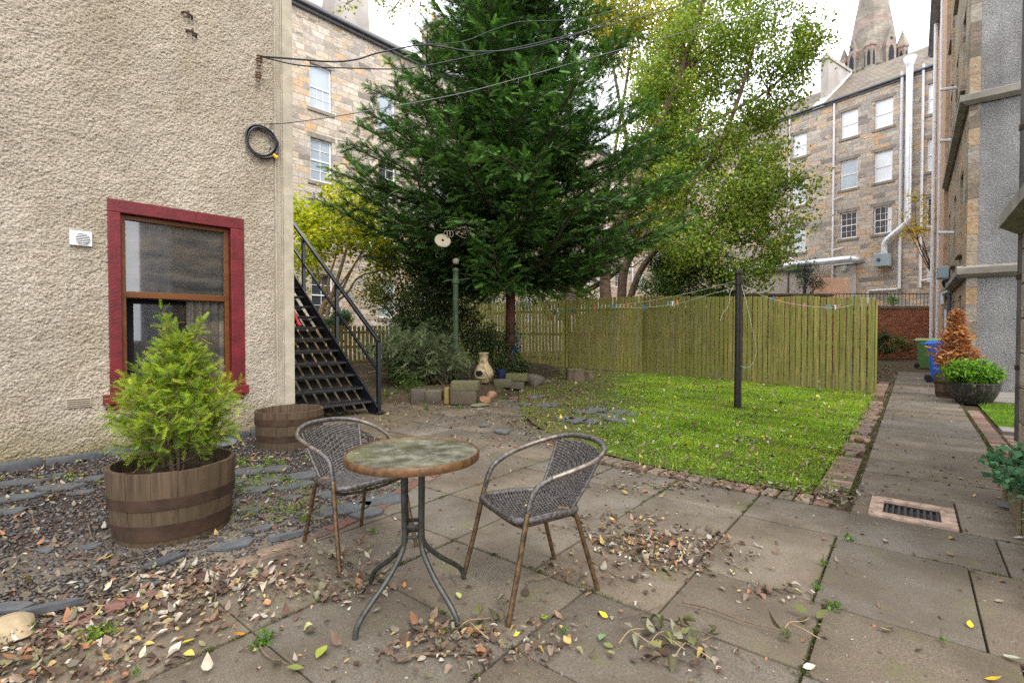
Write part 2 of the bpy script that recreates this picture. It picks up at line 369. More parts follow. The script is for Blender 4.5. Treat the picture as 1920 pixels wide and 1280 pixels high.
def m_reflection():  # brown-grey streaks paint a reflection's tones onto a flat sheet
    m = N('painted_reflection'); c = m.ramp(m.noise(2.5, 6, .6, m.mapping(m.co(), (.8, 1, 3))), [(.35, (.12, .12, .12)), (.52, (.27, .24, .20)), (.72, (.48, .38, .27))])
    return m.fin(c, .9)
REFLECT = m_reflection()
def m_roof():
    m = N('slate_roof'); X = m.xyz(); q = m.n('ShaderNodeTexBrick'); m.l(m.comb(X[0], X[1], 0), q.inputs['Vector']); q.inputs['Scale'].default_value = 1
    q.inputs['Brick Width'].default_value = .3; q.inputs['Row Height'].default_value = .22; q.inputs['Mortar Size'].default_value = .02
    q.inputs['Color1'].default_value = (.10, .075, .06, 1); q.inputs['Color2'].default_value = (.20, .155, .12, 1); q.inputs['Mortar'].default_value = (.05, .04, .035, 1)
    c = m.mix(m.ramp(m.noise(1.2, 4), [(.45, 0.0), (.7, .6)]), q.outputs[0], (.17, .15, .06)); return m.fin(c, .8)
ROOF = m_roof()
def m_spire():
    m = N('spire_stone'); z = m.xyz()[2]; c = m.ramp(m.noise(.9, 6, .6), [(.3, (.15, .13, .105)), (.7, (.30, .26, .205))])
    w = m.math('SINE', m.math('MULTIPLY', z, 1.45)); c = m.mix(m.ramp(w, [(.6, 0.0), (.8, .4)]), c, (.27, .16, .14))
    q = m.n('ShaderNodeTexBrick'); X = m.xyz(); m.l(m.comb(X[0], z, 0), q.inputs['Vector']); q.inputs['Scale'].default_value = 1; q.inputs['Row Height'].default_value = .4; q.inputs['Brick Width'].default_value = .9
    q.inputs['Color1'].default_value = (.8, .8, .8, 1); q.inputs['Color2'].default_value = (1.1, 1.1, 1.1, 1); q.inputs['Mortar'].default_value = (.6, .6, .6, 1)
    c = m.mix(1, c, q.outputs[0], 'MULTIPLY'); m.bump(m.noise(5, 5), .5, .1); return m.fin(c, .9)
SPIRE = m_spire()
PLAIN = {}
def plain(name, c, rough=.5):
    if name not in PLAIN: PLAIN[name] = simple(name, c, rough, 0, .08, 20, 0)
    return PLAIN[name]
# ------------------------------------------------------------ scattering (numpy)
LEAF4 = (np.array([(0, 0, 0), (-.5, .45, .10), (0, 1, 0), (.5, .45, .10)]), np.array([(0, 3, 2), (0, 2, 1)]))
_l = [(0, 0, 0), (-.34, .22, .10), (0, .25, 0), (.34, .22, .10), (-.5, .5, .16), (0, .52, 0), (.5, .5, .16), (-.3, .8, .09), (0, .8, 0), (.3, .8, .09), (0, 1.06, 0)]
LEAF11 = (np.array(_l), np.array([(0, 2, 1, 1), (0, 3, 2, 2), (1, 2, 5, 4), (2, 3, 6, 5), (4, 5, 8, 7), (5, 6, 9, 8), (7, 8, 10, 10), (8, 9, 10, 10)]))
def tri11():
    f = []
    for a, b, c, d in LEAF11[1]:
        f.append((a, b, c))
        if c != d: f.append((a, c, d))
    return LEAF11[0], np.array([t for t in f if len(set(t)) == 3])
LEAF11 = (LEAF11[0], np.array([(0,2,1),(0,3,2),(1,2,5),(1,5,4),(2,3,6),(2,6,5),(4,5,8),(4,8,7),(5,6,9),(5,9,8),(7,8,10),(8,9,10)]))
def unit(a): return a/np.maximum(np.linalg.norm(a, axis=-1, keepdims=True), 1e-9)
def frames(y, z):
    y = unit(y); x = unit(np.cross(y, z)); z = np.cross(x, y); return np.stack([x, y, z], axis=-1)       # columns
def scatter(tmpl, pos, Rm, sc, bend=None):
    tv, tf = tmpl; n = len(pos); V = np.repeat(tv[None], n, 0).astype(float)
    if bend is not None: V[:, :, 2] += bend[:, None]*V[:, :, 1]**2 - bend[:, None]*.35*np.abs(V[:, :, 0])*2
    V *= np.asarray(sc)[:, None, :]
    V = np.einsum('nij,nkj->nki', Rm, V)+pos[:, None, :]
    Fc = tf[None]+(np.arange(n)*len(tv))[:, None, None]
    return V.reshape(-1, 3), Fc.reshape(-1, tf.shape[1])
def pcol(pal, n, k, var=.25, rng=RNG):
    pal = np.array(pal); c = pal[rng.integers(0, len(pal), n)]*(1+rng.uniform(-var, var, (n, 1)))
    return np.repeat(np.clip(c, 0, 1), k, 0)
def leaves(name, P, size, pal, mat=FOL, parent=None, droop=.3, var=.3, wid=.6, tmpl=LEAF4, seed=1, flat=0):
    rng = np.random.default_rng(seed); n = len(P)
    y = unit(rng.normal(size=(n, 3))+np.array([0, 0, -droop])); z = unit(rng.normal(size=(n, 3))+np.array([0, 0, 1.1+flat]))
    s = size*rng.uniform(.6, 1.25, n); S = np.stack([s*wid, s, s], 1)
    V, Fc = scatter(tmpl, P, frames(y, z), S); return np_mesh(name, V, Fc, mat, parent, pcol(pal, n, len(tmpl[0]), var, rng))
def blob(c, r, n, rng, shell=.35):
    d = unit(rng.normal(size=(n, 3))); t = rng.uniform(shell**3, 1, n)**(1/3); return np.array(c)+d*t[:, None]*np.array(r)
def clumps(ells, nclump, per, spread, rng, shell=.2):
    """clump centres inside ellipsoids, and leaf points round each"""
    vol = np.array([r[0]*r[1]*r[2] for _, r in ells])**.75; cn = np.maximum(1, (nclump*vol/vol.sum()).astype(int)); C = []
    for (c, r), k in zip(ells, cn): C.append(blob(c, r, k, rng, shell))
    C = np.concatenate(C); P = np.repeat(C, per, 0)+rng.normal(size=(len(C)*per, 3))*spread*rng.uniform(.5, 1.3, (len(C), 1)).repeat(per, 0); return C, P
def twigs(mb, origins, C, rng, r=.01, every=1):
    O = np.array(origins)
    for c in C[::every]:
        k = np.argmin(((O-c)**2).sum(1)); a = O[k]; mid = (a+c)/2+rng.normal(size=3)*.12*np.linalg.norm(c-a)+np.array([0, 0, .05])
        mb.tube([a, mid, c], [r*1.6, r, r*.4], 4, False)
# ============================================================ THE GROUND
gm = MB().add([(-300, -40, -.03), (300, -40, -.03), (300, 500, -.03), (-300, 500, -.03)], [(0, 1, 2, 3)])
tag(gm.build('ground', SOIL), 'bare brown soil ground', kind='structure')
def poly_sheet(name, pts, z, mat, sub=0, hf=None):
    bm = bmesh.new(); vs = [bm.verts.new((x, y, z)) for x, y in pts]; bm.faces.new(vs)
    bmesh.ops.triangulate(bm, faces=bm.faces[:])
    me = bpy.data.meshes.new(name); bm.to_mesh(me); bm.free(); me.materials.append(mat)
    o = bpy.data.objects.new(name, me); COL.objects.link(o); return tag(o, kind='structure')
def inpoly(x, y, poly):
    x = np.asarray(x); y = np.asarray(y); c = np.zeros(x.shape, bool); n = len(poly); j = n-1
    for i in range(n):
        xi, yi = poly[i]; xj, yj = poly[j]
        if yi != yj: c ^= ((yi > y) != (yj > y)) & (x < (xj-xi)*(y-yi)/(yj-yi)+xi)
        j = i
    return c
ORD = ['first', 'second', 'third', 'fourth', 'fifth', 'sixth', 'seventh', 'eighth', 'ninth', 'tenth', 'eleventh', 'twelfth', 'thirteenth', 'fourteenth', 'fifteenth', 'sixteenth', 'seventeenth', 'eighteenth', 'nineteenth', 'twentieth', 'next', 'further', 'last']
def g2(px, py): q = G(px, py); return (q.x, q.y)
def pv2(v, p): q = PV(v, p); return (q.x, q.y)
LAWN = [pv2(-.62, 4.58), pv2(-1.3, 4.56), pv2(-2.05, 4.60), pv2(-2.7, 4.75), pv2(-3.3, 5.05), pv2(-4.0, 5.5), pv2(-4.9, 6.3), pv2(-6.2, 7.9), pv2(-7.2, 9.2), (1.2, 17.9), (2.2, 17.3), (4.2, 15.6), (7.55, 10.45), pv2(-.62, 12.4)]
GRAVEL = [(-6.5, .6), (-2.75, .6), pv2(-2.98, .6), pv2(-3.0, 1.6), pv2(-3.1, 2.2), pv2(-3.35, 2.65), (-.98, 4.5), (-1.15, 5.3), (-1.75, 6.2), (-2.2, 6.9), (-2.9, 6.7), (-4.8, 4.63), (-6.9, 2.4)]
yard = poly_sheet('yard', [(-3.2, 6.3), (-2.2, 4.5), (-.9, 4.0), pv2(-2.4, 3.9), pv2(-2.9, 4.7), pv2(-4.0, 5.4), pv2(-5.0, 6.3), (-.4, 9.3), (-1.2, 9.6), (-2.6, 9.8), (-4.6, 12), (-6, 11)], -.018, YARD)
# slabs laid to the path's direction
slabs = []
def row(p0, p1, edges):
    for a, b in zip(edges[:-1], edges[1:]): slabs.append((a, b, p0, p1))
L0 = [-4.1, -3.5, -2.87, -2.22, -1.27, -.31]
row(-1.2, -.3, L0); row(-.3, .34, L0); row(.34, .95, L0)
row(.95, 1.57, L0); row(1.57, 2.17, L0); row(2.17, 2.76, [-3.5, -2.87, -2.22, -1.6, -.90, -.31])
row(2.76, 3.75, [-3.5, -2.87, -2.22, -1.58, -.93, -.36]); row(3.75, 4.30, [-3.5, -2.87, -2.22, -1.58, -.93, -.34])
row(2.76, 3.40, [-4.1, -3.5]); row(3.4, 4.05, [-4.8, -4.1, -3.5])
for i in range(5): row(4.05+i*.65, 4.70+i*.65, [-5.4-.3*i, -4.75-.3*i, -4.1-.2*i, -3.5, -2.87][:5 if i == 0 else 4 if i < 2 else 3])
row(-1.2, -.3, [-.31, .25, .9, 1.6, 2.3]); row(-.3, .34, [-.31, .35, 1.1, 1.7, 2.3]); row(.34, .95, [-.31, .25, .9, 1.6, 2.3]); row(.95, 1.57, [-.31, .45, 1.1, 1.7, 2.3]); row(1.57, 2.14, [-.31, .25, .9, 1.6, 2.3])
row(2.14, 2.76, [-.31, .35, 1.0, 1.6]); row(2.76, 3.69, [-.36, .255, .87]); row(3.69, 4.31, [-.36, .42, .87])
slabs += [(-.34, .62, 4.83, 5.05), (-.34, -.24, 4.33, 4.83), (.27, .67, 4.33, 5.05)]
slabs[-3:] = [(-.34, .26, 4.828, 5.05), (-.34, -.232, 4.31, 4.828), (.262, .68, 4.31, 5.05)]
pp = 5.05
for i in range(23):
    q = pp+random.choice([.62, .62, .64, .93]) if i > 3 else pp+.62
    slabs.append((-.34, .68, pp, q)); pp = q
sm = MB()
for a, b, c, d in slabs:
    g = .0035; z = random.uniform(-.004, .004); t = random.uniform(.82, 1.15); h = random.uniform(-.02, .02)
    sm.cur = ((.150+h*.4)*t, (.125)*t, (.095-h*.3)*t)
    ax, bx = a+g+random.uniform(0, .004), b-g-random.uniform(0, .004)
    sm.box((ax, c+g, -.06), (bx, d-g, z), .006)
tag(sm.build('patio_paving', SLAB, None, True, True, rz=AP), 'grey brown concrete paving slabs', kind='structure')
# moss, thick in some joints
def strip_points(segs, n, w, rng):
    P = []
    for (v0, p0), (v1, p1), dens in segs:
        L = math.hypot(v1-v0, p1-p0); k = int(n*L*dens); t = rng.uniform(0, 1, k); t = t+.06*np.sin(t*23+v0*7); q = rng.normal(0, w, k)
        nx, ny = -(p1-p0)/L, (v1-v0)/L; P.append(np.stack([v0+(v1-v0)*t+nx*q, p0+(p1-p0)*t+ny*q], 1))
    return np.concatenate(P)
rg = np.random.default_rng(5)
segs = [((-.31, 1.6), (-.31, 2.75), 1.3), ((-.36, 2.76), (-.36, 3.75), .6), ((-.34, 4.3), (-.34, 5.2), 1.2), ((-.37, 5.0), (-.37, 13), 3.0), ((-.93, 3.75), (-.93, 4.3), 2), ((-1.58, 3.2), (-1.58, 4.3), 1.2), ((-2.22, 3.75), (-2.22, 4.3), 1.5),
        ((-2.87, 2.3), (-2.87, 4.3), 1.2), ((-2.22, .3), (-2.22, 2.1), 1.2), ((-2.2, 2.17), (-1.0, 2.17), 1.0), ((-1.27, 1.0), (-.3, 1.57), .0), ((.70, 5.0), (.70, 12.5), 2.2), ((-.34, 5.67), (.68, 5.67), .7),
        ((-.3, 2.14), (.9, 2.14), .3), ((0, 3.69), (.87, 3.69), .6), ((-1.6, 2.76), (-.4, 2.76), .3), ((-3.5, 2.76), (-2.2, 2.76), .6), ((-3.0, 1.57), (-1.3, 1.57), .5), ((.27, 4.3), (.9, 4.3), .5), ((-1.27, .4), (-1.27, 1.6), .4), ((-1.6, 4.31), (-.4, 4.31), .8)]
Q = strip_points(segs, 1100, .008, rg)
W3 = np.stack([.778*Q[:, 0]+.628*Q[:, 1], -.628*Q[:, 0]+.778*Q[:, 1], np.full(len(Q), .001)], 1)
n = len(W3); yv = unit(rg.normal(size=(n, 3))*np.array([1, 1, .3])+np.array([0, 0, .5])); s = rg.uniform(.003, .008, n)
V, Fc = scatter(LEAF4, W3, frames(yv, np.tile([0, 0, 1.], (n, 1))+rg.normal(size=(n, 3))*.5), np.stack([s*.7, s, s], 1))
tag(np_mesh('joint_moss', V, Fc, FOL, None, pcol([(.09, .12, .02), (.14, .17, .03), (.05, .06, .015), (.16, .17, .05), (.07, .05, .03)], n, 4)), 'green moss growing in the paving joints', 'moss', kind='stuff')
# brick edging round the lawn
bm_ = MB(); rb = random.Random(3)
def brick_at(v, p, ang, L=.21, w=.10, z=.012, pal=None):
    c = rb.choice(pal or [(.20, .115, .085), (.25, .155, .11), (.18, .115, .09), (.28, .21, .15), (.18, .145, .10)]); k = rb.uniform(.75, 1.15); bm_.cur = tuple(x*k for x in c)
    M = Matrix.Translation((v, p, 0))@Matrix.Rotation(ang, 4, 'Z'); bm_.box((-w/2, -L/2, -.05), (w/2, L/2, z+rb.uniform(-.006, .004)), .006, M)
for i in range(19): brick_at(-.49, 4.72+i*.078, PI/2+rb.uniform(-.02, .02), .22, .069)
for i in range(24): brick_at(-.49+rb.uniform(-.02, .02), 6.4+i*.215, rb.uniform(-.03, .03), .2, .2 if i % 3 else .1)
for i in range(14): brick_at(-.55, 12.6+i*.25, rb.uniform(-.05, .05), .22, .22)
edge = [(-.4, 4.42), (-1.2, 4.42), (-2.05, 4.45), (-2.75, 4.60), (-3.2, 4.78)]
sp, _ = spline([Vector((a, b, 0)) for a, b in edge], 60); acc = 0; last = sp[0]
for a, b in zip(sp[:-1], sp[1:]):
    acc += (b-a).length
    if acc > .115: 
        t = (b-a); brick_at(b.x, b.y, math.atan2(t.y, t.x)+rb.uniform(-.05, .05), .20, .10); acc = 0
gl = [(-2.90, .2), (-2.93, 1.0), (-2.95, 1.7), (-3.08, 2.3), (-3.28, 2.7), (-3.45, 3.1), (-3.7, 3.6)]
sp, _ = spline([Vector((a, b, 0)) for a, b in gl], 40); acc = 0
for a, b in zip(sp[:-1], sp[1:]):
    acc += (b-a).length
    if acc > .225: t = (b-a); brick_at(b.x, b.y, math.atan2(t.y, t.x)+PI/2+rb.uniform(-.05, .05), .21, .10, .012, [(.15, .070, .056), (.19, .095, .075), (.13, .065, .05), (.17, .12, .09)]); acc = 0
for k in range(7):
    for j in range(3): brick_at(-3.35-.22*j-.12*k*.4, 2.9+.11*k+.05*j, .2, .10, .2, .012, [(.15, .070, .056), (.19, .095, .075), (.13, .065, .05), (.17, .12, .09)])
for i in range(40): brick_at(rb.uniform(-5.6, -4.6)-(i//8)*.22, 5.9+.22*(i % 8)+rb.uniform(-.03, .03)+(i//8)*.3, .6+rb.uniform(-.1, .1), .20, .10, -.004)
for i in range(24): brick_at(.79, 5.9+i*.22, rb.uniform(-.03, .03), .2, .15)
for i in range(7):
    for j in range(5): brick_at(1.0+j*.215, 8.05+i*.11, PI/2, .205, .1)
tag(bm_.build('brick_edging', REDBRK, None, True, True, rz=AP), 'worn red brick edging strips', kind='structure')
# lawn
poly_sheet('lawn_soil', LAWN, .004, TURF)
def lawn_density(x, y):
    p = .628*x+.778*y; nz = np.sin(x*2.1+np.sin(y*1.7)*1.3)*np.cos(y*2.3-x*.7); nz2 = np.sin(x*5.3+2*np.sin(y*3.1))*np.sin(y*4.7+1.7*np.cos(x*2.9))
    lush = np.clip((x-(.75+.24*(y-5))+.35*nz+.25*nz2)/1.0, 0, 1); edge = np.clip((p-4.45)/.5, .1, 1); far = np.clip(1.2-(y-11)/5, .15, 1)
    d = np.clip(lush*(.7+.3*nz2)*far+.05, 0, 1)*edge; return d, np.clip((p-4.5)/2.2, 0, 1)
def lawn_pts(n, rng, poly=LAWN):
    xs = [a for a, b in poly]; ys = [b for a, b in poly]; out = []
    x = rng.uniform(min(xs), max(xs), n*4); y = rng.uniform(min(ys), max(ys), n*4)
    w = np.minimum(1, (5.2/np.maximum(y, 4))**1.2); k = inpoly(x, y, poly) & (rng.uniform(0, 1, n*4) < w); return x[k][:n], y[k][:n]
BLADE = (np.array([(-.5, 0, 0), (.5, 0, 0), (.32, .55, .0), (-.32, .55, .0), (0, 1, 0)]), np.array([(0, 1, 2), (0, 2, 3), (3, 2, 4)]))
def grass(name, x, y, hf, rng, pal, z0=.004, wid=.0042):
    n = len(x); P = np.stack([x, y, np.full(n, z0)], 1); a = rng.uniform(0, 2*PI, n); lean = rng.uniform(.1, 1.3, n)
    yv = np.stack([np.cos(a)*lean, np.sin(a)*lean, np.ones(n)], 1); zz = np.stack([np.cos(a), np.sin(a), -lean], 1)
    h = hf*rng.uniform(.4, 1.3, n)*(.75+.4*np.sin(x*4.1+y)*np.cos(y*3.7-x)); V, Fc = scatter(BLADE, P, frames(yv, zz), np.stack([np.full(n, wid)*rng.uniform(.7, 1.5, n), h, h], 1), rng.uniform(-.5, .1, n))
    pt = np.repeat(.80+.26*np.sin(x*3.3+1.5*np.sin(y*2.4))*np.cos(y*2.9+x)+.16*np.sin(x*9+y*7)+.08*rng.normal(size=n), 5)[:, None]; yl = np.repeat(.5+.5*np.sin(x*1.3-y*1.9+2*np.sin(x*.8)), 5)[:, None]
    c = pcol(pal, n, 5, .3, rng)*np.clip(pt, .4, 1.3)*(1+yl*np.array([.25, .04, .6])); return np_mesh(name, V, Fc, FOL, None, np.clip(c, 0, .8))
rg = np.random.default_rng(21); x, y = lawn_pts(330000, rg); d, cl = lawn_density(x, y); k = rg.uniform(0, 1, len(x)) < d*(.35+.65*cl); x, y = x[k]+rg.normal(0, .045, k.sum()), y[k]+rg.normal(0, .045, k.sum())
tag(grass('grass', x, y, .060, rg, [(.26, .50, .012), (.35, .60, .018), (.42, .66, .03), (.20, .38, .012), (.50, .60, .08)]), 'bright green lawn grass', 'grass', kind='stuff')
x, y = lawn_pts(60000, rg); d, cl = lawn_density(x, y); k = rg.uniform(0, 1, len(x)) < np.clip(.16+d*.6, 0, 1)*(1.2-cl*.85); x, y = x[k]+rg.normal(0, .16, k.sum()), y[k]+rg.normal(0, .16, k.sum()); kk = (.628*x+.778*y > 4.36) & (.778*x-.628*y < -.42); x, y = x[kk], y[kk]; n = len(x)
P = np.stack([x, y, rg.uniform(.01, .05, n)], 1); o = leaves('clover_cover', P, .026, [(.20, .34, .03), (.30, .45, .06), (.13, .22, .02), (.38, .50, .14), (.24, .32, .04)], wid=.95, seed=31, flat=1.0)
tag(o, 'low clover and weeds along the worn lawn edge', 'ground cover', kind='stuff')
GR2 = [pv2(.93, 9.5), pv2(4, 9.5), pv2(4, 12.6), pv2(.93, 12.3)]
poly_sheet('side_lawn_soil', GR2, .004, TURF)
x, y = lawn_pts(16000, rg, GR2); tag(grass('side_grass', x, y, .07, rg, [(.13, .30, .012), (.17, .37, .015), (.22, .43, .025)], wid=.009), 'small bright grass patch beside the dark bowl planter', 'grass', kind='stuff')
tag(MB().box((.93, 9.0, -.03), (4, 9.45, .012)).box((.9, 12.65, -.03), (4.2, 14.8, .02)).build('side_paving', STRING, rz=AP), kind='structure')
# raised bed
BED = [(-4.6, 11.5), (-3.0, 10.2), (-2.3, 9.15), (-1.6, 8.85), (-.75, 8.95), (-.45, 10.6), (.1, 11.6), (.9, 13.2), (1.6, 15.2), (1.6, 18.5), (-8, 18.5)]
def bed_h(x, y):
    n = len(BED); dmin = np.full(np.shape(x), 9.0)
    for i in range(n):
        a = np.array(BED[i]); b = np.array(BED[(i+1) % n]); ab = b-a; t = np.clip(((x-a[0])*ab[0]+(y-a[1])*ab[1])/(ab@ab), 0, 1)
        dmin = np.minimum(dmin, np.hypot(x-a[0]-ab[0]*t, y-a[1]-ab[1]*t))
    return np.where(inpoly(x, y, BED), np.clip(dmin/.7, 0, 1)**.7*.20+.03*np.sin(x*5)*np.sin(y*4.3)*np.clip(dmin, 0, 1), -.06)
gx, gy = np.meshgrid(np.linspace(-8.2, 2.2, 90), np.linspace(8.5, 18.8, 90)); H = bed_h(gx, gy); V = np.stack([gx.ravel(), gy.ravel(), H.ravel()], 1)
I = np.arange(89*90).reshape(89, 90)[:, :89].ravel(); Fc = np.stack([I, I+1, I+91, I+90], 1)
tag(np_mesh('flower_bed', V, Fc, SOIL, smooth=True), 'raised soil bed', kind='structure')
# gravel area
poly_sheet('gravel_bed', GRAVEL, -.004, simple('dark_reddish_soil', (.038, .026, .020), .95, 0, .6, 18, .8))
STONE = None
def stone_tmpl(seed):
    rng = np.random.default_rng(seed); v = np.array([(1, 0, 0), (-1, 0, 0), (0, 1, 0), (0, -1, 0), (0, 0, 1), (0, 0, -1), (.7, .7, .35), (-.7, .7, .3), (-.7, -.7, .35), (.7, -.7, .3)])*rng.uniform(.7, 1.2, (10, 1))
    bm = bmesh.new(); [bm.verts.new(q) for q in v]; bmesh.ops.convex_hull(bm, input=bm.verts[:]); bm.verts.ensure_lookup_table()
    bm.verts.index_update(); tv = np.array([q.co[:] for q in bm.verts]); tf = np.array([[q.index for q in f.verts] for f in bm.faces if len(f.verts) == 3]); bm.free(); return tv, tf
def stones(name, x, y, z, smin, smax, pal, mat, seed, flat=.5, label='', cat='gravel'):
    rng = np.random.default_rng(seed); Vs = []; Fs = []; Cs = []; off = 0; nt = 4
    for t in range(nt):
        tm = stone_tmpl(seed*10+t); X = x[t::nt]; Y = y[t::nt]; n = len(X); zz = z if np.isscalar(z) else z[t::nt]
        s = smin+(smax-smin)*rng.uniform(0, 1, n)**2; P = np.stack([X, Y, zz+s*flat*.4], 1)
        V, Fc = scatter(tm, P, frames(rng.normal(size=(n, 3))*np.array([1, 1, .3]), np.tile([0, 0, 1.], (n, 1))+rng.normal(size=(n, 3))*.25), np.stack([s*rng.uniform(.6, 1, n), s, s*flat], 1))
        Vs.append(V); Fs.append(Fc+off); off += len(V); Cs.append(pcol(pal, n, len(tm[0]), .3, rng))
    return tag(np_mesh(name, np.concatenate(Vs), np.concatenate(Fs), mat, None, np.concatenate(Cs)), label, cat, kind='stuff')
rg = np.random.default_rng(8); n = 60000; x = rg.uniform(-6.5, -.6, n); y = rg.uniform(.6, 6.9, n); k = inpoly(x, y, GRAVEL) & (rg.uniform(0, 1, n) < np.clip(1.25-(y-2.5)*.12, .5, 1)); x, y = x[k], y[k]
stones('gravel', x, y, -.002, .008, .024, [(.050, .048, .048), (.078, .074, .072), (.030, .028, .028), (.13, .12, .11), (.065, .045, .035), (.045, .033, .026)], SLATE, 3, .5, 'dark grey slate chippings under the leaves', 'gravel')
# ============================================================ HOUSE ON THE LEFT
nW = Vector((-.737, .676, 0)); dW = Vector((.676, .737, 0))
def WL(px, py, off=0.0):
    d = ray(px, py); o = Vector((0, 0, CAMZ)); c = WC-nW*off; t = (c-o).dot(nW)/d.dot(nW); q = o+d*t-WC; return q.dot(dW), q.z
def vnoise(w, h, cell, rng):
    gw = int(w/cell)+3; gh = int(h/cell)+3; g = rng.uniform(0, 1, (gh, gw)); x = np.arange(w)/cell; y = np.arange(h)/cell
    xi = x.astype(int); yi = y.astype(int); fx = x-xi; fy = y-yi; fx = fx*fx*(3-2*fx); fy = fy*fy*(3-2*fy)
    a = g[np.ix_(yi, xi)]; b = g[np.ix_(yi, xi+1)]; c = g[np.ix_(yi+1, xi)]; d = g[np.ix_(yi+1, xi+1)]
    return (a*(1-fx)+b*fx)*(1-fy)[:, None]+(c*(1-fx)+d*fx)*fy[:, None]
def worley(w, h, cell, rng):
    gw = int(w/cell)+4; gh = int(h/cell)+4; jx = rng.uniform(0, 1, (gh, gw)); jy = rng.uniform(0, 1, (gh, gw)); hh = rng.uniform(.35, 1, (gh, gw)); rr = rng.uniform(.55, 1.0, (gh, gw))
    X, Y = np.meshgrid(np.arange(w)/cell+1, np.arange(h)/cell+1); xi = X.astype(int); yi = Y.astype(int); out = np.zeros_like(X)
    for dx in (-1, 0, 1):
        for dy in (-1, 0, 1):
            a = yi+dy; b = xi+dx; d = np.hypot(X-b-jx[a, b], Y-a-jy[a, b])/rr[a, b]; out = np.maximum(out, np.clip(1-d*d, 0, 1)*hh[a, b])
    return out
house = thing('rendered_house', 'beige roughcast house on the left with one red framed window', 'house', WC, AW)
x0, _ = WL(200, 370); x1, _ = WL(456, 412); zt = (WL(200, 370)[1]+WL(456, 412)[1])/2; zs = (WL(197, 742)[1]+WL(462, 718)[1])/2
xi0 = WL(227, 500)[0]; xi1 = WL(432, 500)[0]; zi = (WL(227, 398)[1]+WL(432, 430)[1])/2
print('WINDOW', x0, x1, zt, zs, xi0, xi1, zi, WL(227, 398), WL(432, 430), WL(187, 770), WL(465, 748), WL(528, 300), WL(549, 300))
st = .0075; X = np.arange(-3.9, -.235, st); Z = np.arange(-.1, 6.3, st); nx, nz = len(X), len(Z); rg = np.random.default_rng(77)
h = .45*worley(nx, nz, 2.8, rg)+.30*worley(nx, nz, 1.6, rg)+.26*vnoise(nx, nz, 1.1, rg)+.30*vnoise(nx, nz, 7, rg)+.20*vnoise(nx, nz, 34, rg)
h = np.clip((h-.45)*1.5, -.35, 1.1)*.020
gx, gz = np.meshgrid(X, Z); V = np.stack([gx.ravel(), -.004-h.ravel(), gz.ravel()], 1)
I = (np.arange(nz-1)[:, None]*nx+np.arange(nx-1)[None]).ravel(); Fc = np.stack([I, I+1, I+nx+1, I+nx], 1)
cx = gx[:-1, :-1].ravel()+st/2; cz = gz[:-1, :-1].ravel()+st/2; keep = ~((cx > x0+.02) & (cx < x1-.02) & (cz > zs-.12) & (cz < zt-.02))
np_mesh('wall', V, Fc[keep], HARL, house, None, True)
mb = MB(); mb.add([(-9, 0, -.1), (-3.9, 0, -.1), (-3.9, 0, 6.3), (-9, 0, 6.3)], [(0, 1, 2, 3)]); mb.add([(-9, 0, 6.3), (0, 0, 6.3), (0, 0, 7.6), (-9, 0, 7.6)], [(0, 1, 2, 3)])
mb.add([(-.24, 0, -.1), (0, 0, -.1), (0, 0, 6.3), (-.24, 0, 6.3)], [(0, 1, 2, 3)])
mb.add([(0, 0, -.1), (0, 9, -.1), (0, 9, 7.6), (0, 0, 7.6)], [(0, 1, 2, 3)]).add([(-9, 9, -.1), (0, 9, -.1), (0, 9, 7.6), (-9, 9, 7.6)], [(3, 2, 1, 0)]).add([(-9, 0, -.1), (-9, 9, -.1), (-9, 9, 7.6), (-9, 0, 7.6)], [(3, 2, 1, 0)])
mb.build('gable_wall', HARL, house)
MB().add([(-9.2, -.2, 7.6), (.2, -.2, 7.6), (.2, 9.2, 7.6), (-9.2, 9.2, 7.6), (-4.5, 4.5, 10)], [(0, 1, 4), (1, 2, 4), (2, 3, 4), (3, 0, 4)]).build('roof', ROOF, house)
xt = WL(529, 300)[0]
mb = MB().box((xt, -.028, .33), (.015, .06, 7.5), .006); mb.build('corner_strip', CREAM, house)
mb = MB().box((xt-.10, -.022, .6), (xt-.085, .0, 7.0), .004).box((xt-.02, -.03, .33), (xt-.008, 0, 7)); mb.build('conduit', CREAM, house)
# window: stone surround painted red, timber frame, glass, painted reflection sheet, room
sur = MB(); jag = random.Random(2)
def rough_box(mb, a, b, n=10, amp=.006):
    mb.box(a, b, .008)
rough_box(sur, (x0, -.03, zs), (xi0, .10, zi)); rough_box(sur, (xi1, -.03, zs), (x1, .10, zi)); rough_box(sur, (x0, -.03, zi), (x1, .10, zt))
win = sur.build('window_surround', REDP, house)
sb = MB().box((x0-.06, -.06, zs-.11), (x1+.03, .12, zs), .01).box((x0-.03, -.035, zs-.17), (x1-.02, .05, zs-.112), .008); sb.build('window_sill', REDP, house)
zw0 = zs+.002; zm = (WL(232, 550)[1]+WL(415, 557)[1])/2; fw = .05
fr = MB(); Y0 = .05; Y1 = .11
MB().box((xi0-.01, .101, zs-.1), (xi0+.001, .30, zt)).box((xi1-.001, .101, zs-.1), (xi1+.01, .30, zt)).box((xi0, .101, zi-.001), (xi1, .30, zi+.01)).build('reveal', REDP, house)
fr.box((xi0+.002, Y0, zw0), (xi0+fw, Y1, zi-.002), .004).box((xi1-fw, Y0, zw0), (xi1-.002, Y1, zi-.002), .004).box((xi0+fw, Y0, zi-fw), (xi1-fw, Y1, zi-.002), .004)
fr.box((xi0+fw, Y0, zm-.045), (xi1-fw, Y1, zm+.025), .004).box((xi0+fw, Y0-.02, zw0), (xi1-fw, Y1, zw0+.10), .006)
window = fr.build('window', UPVC, house)
f2 = MB(); a, b = xi0+fw+.004, xi1-fw-.004; c, d = zw0+.104, zm-.049; w = .06
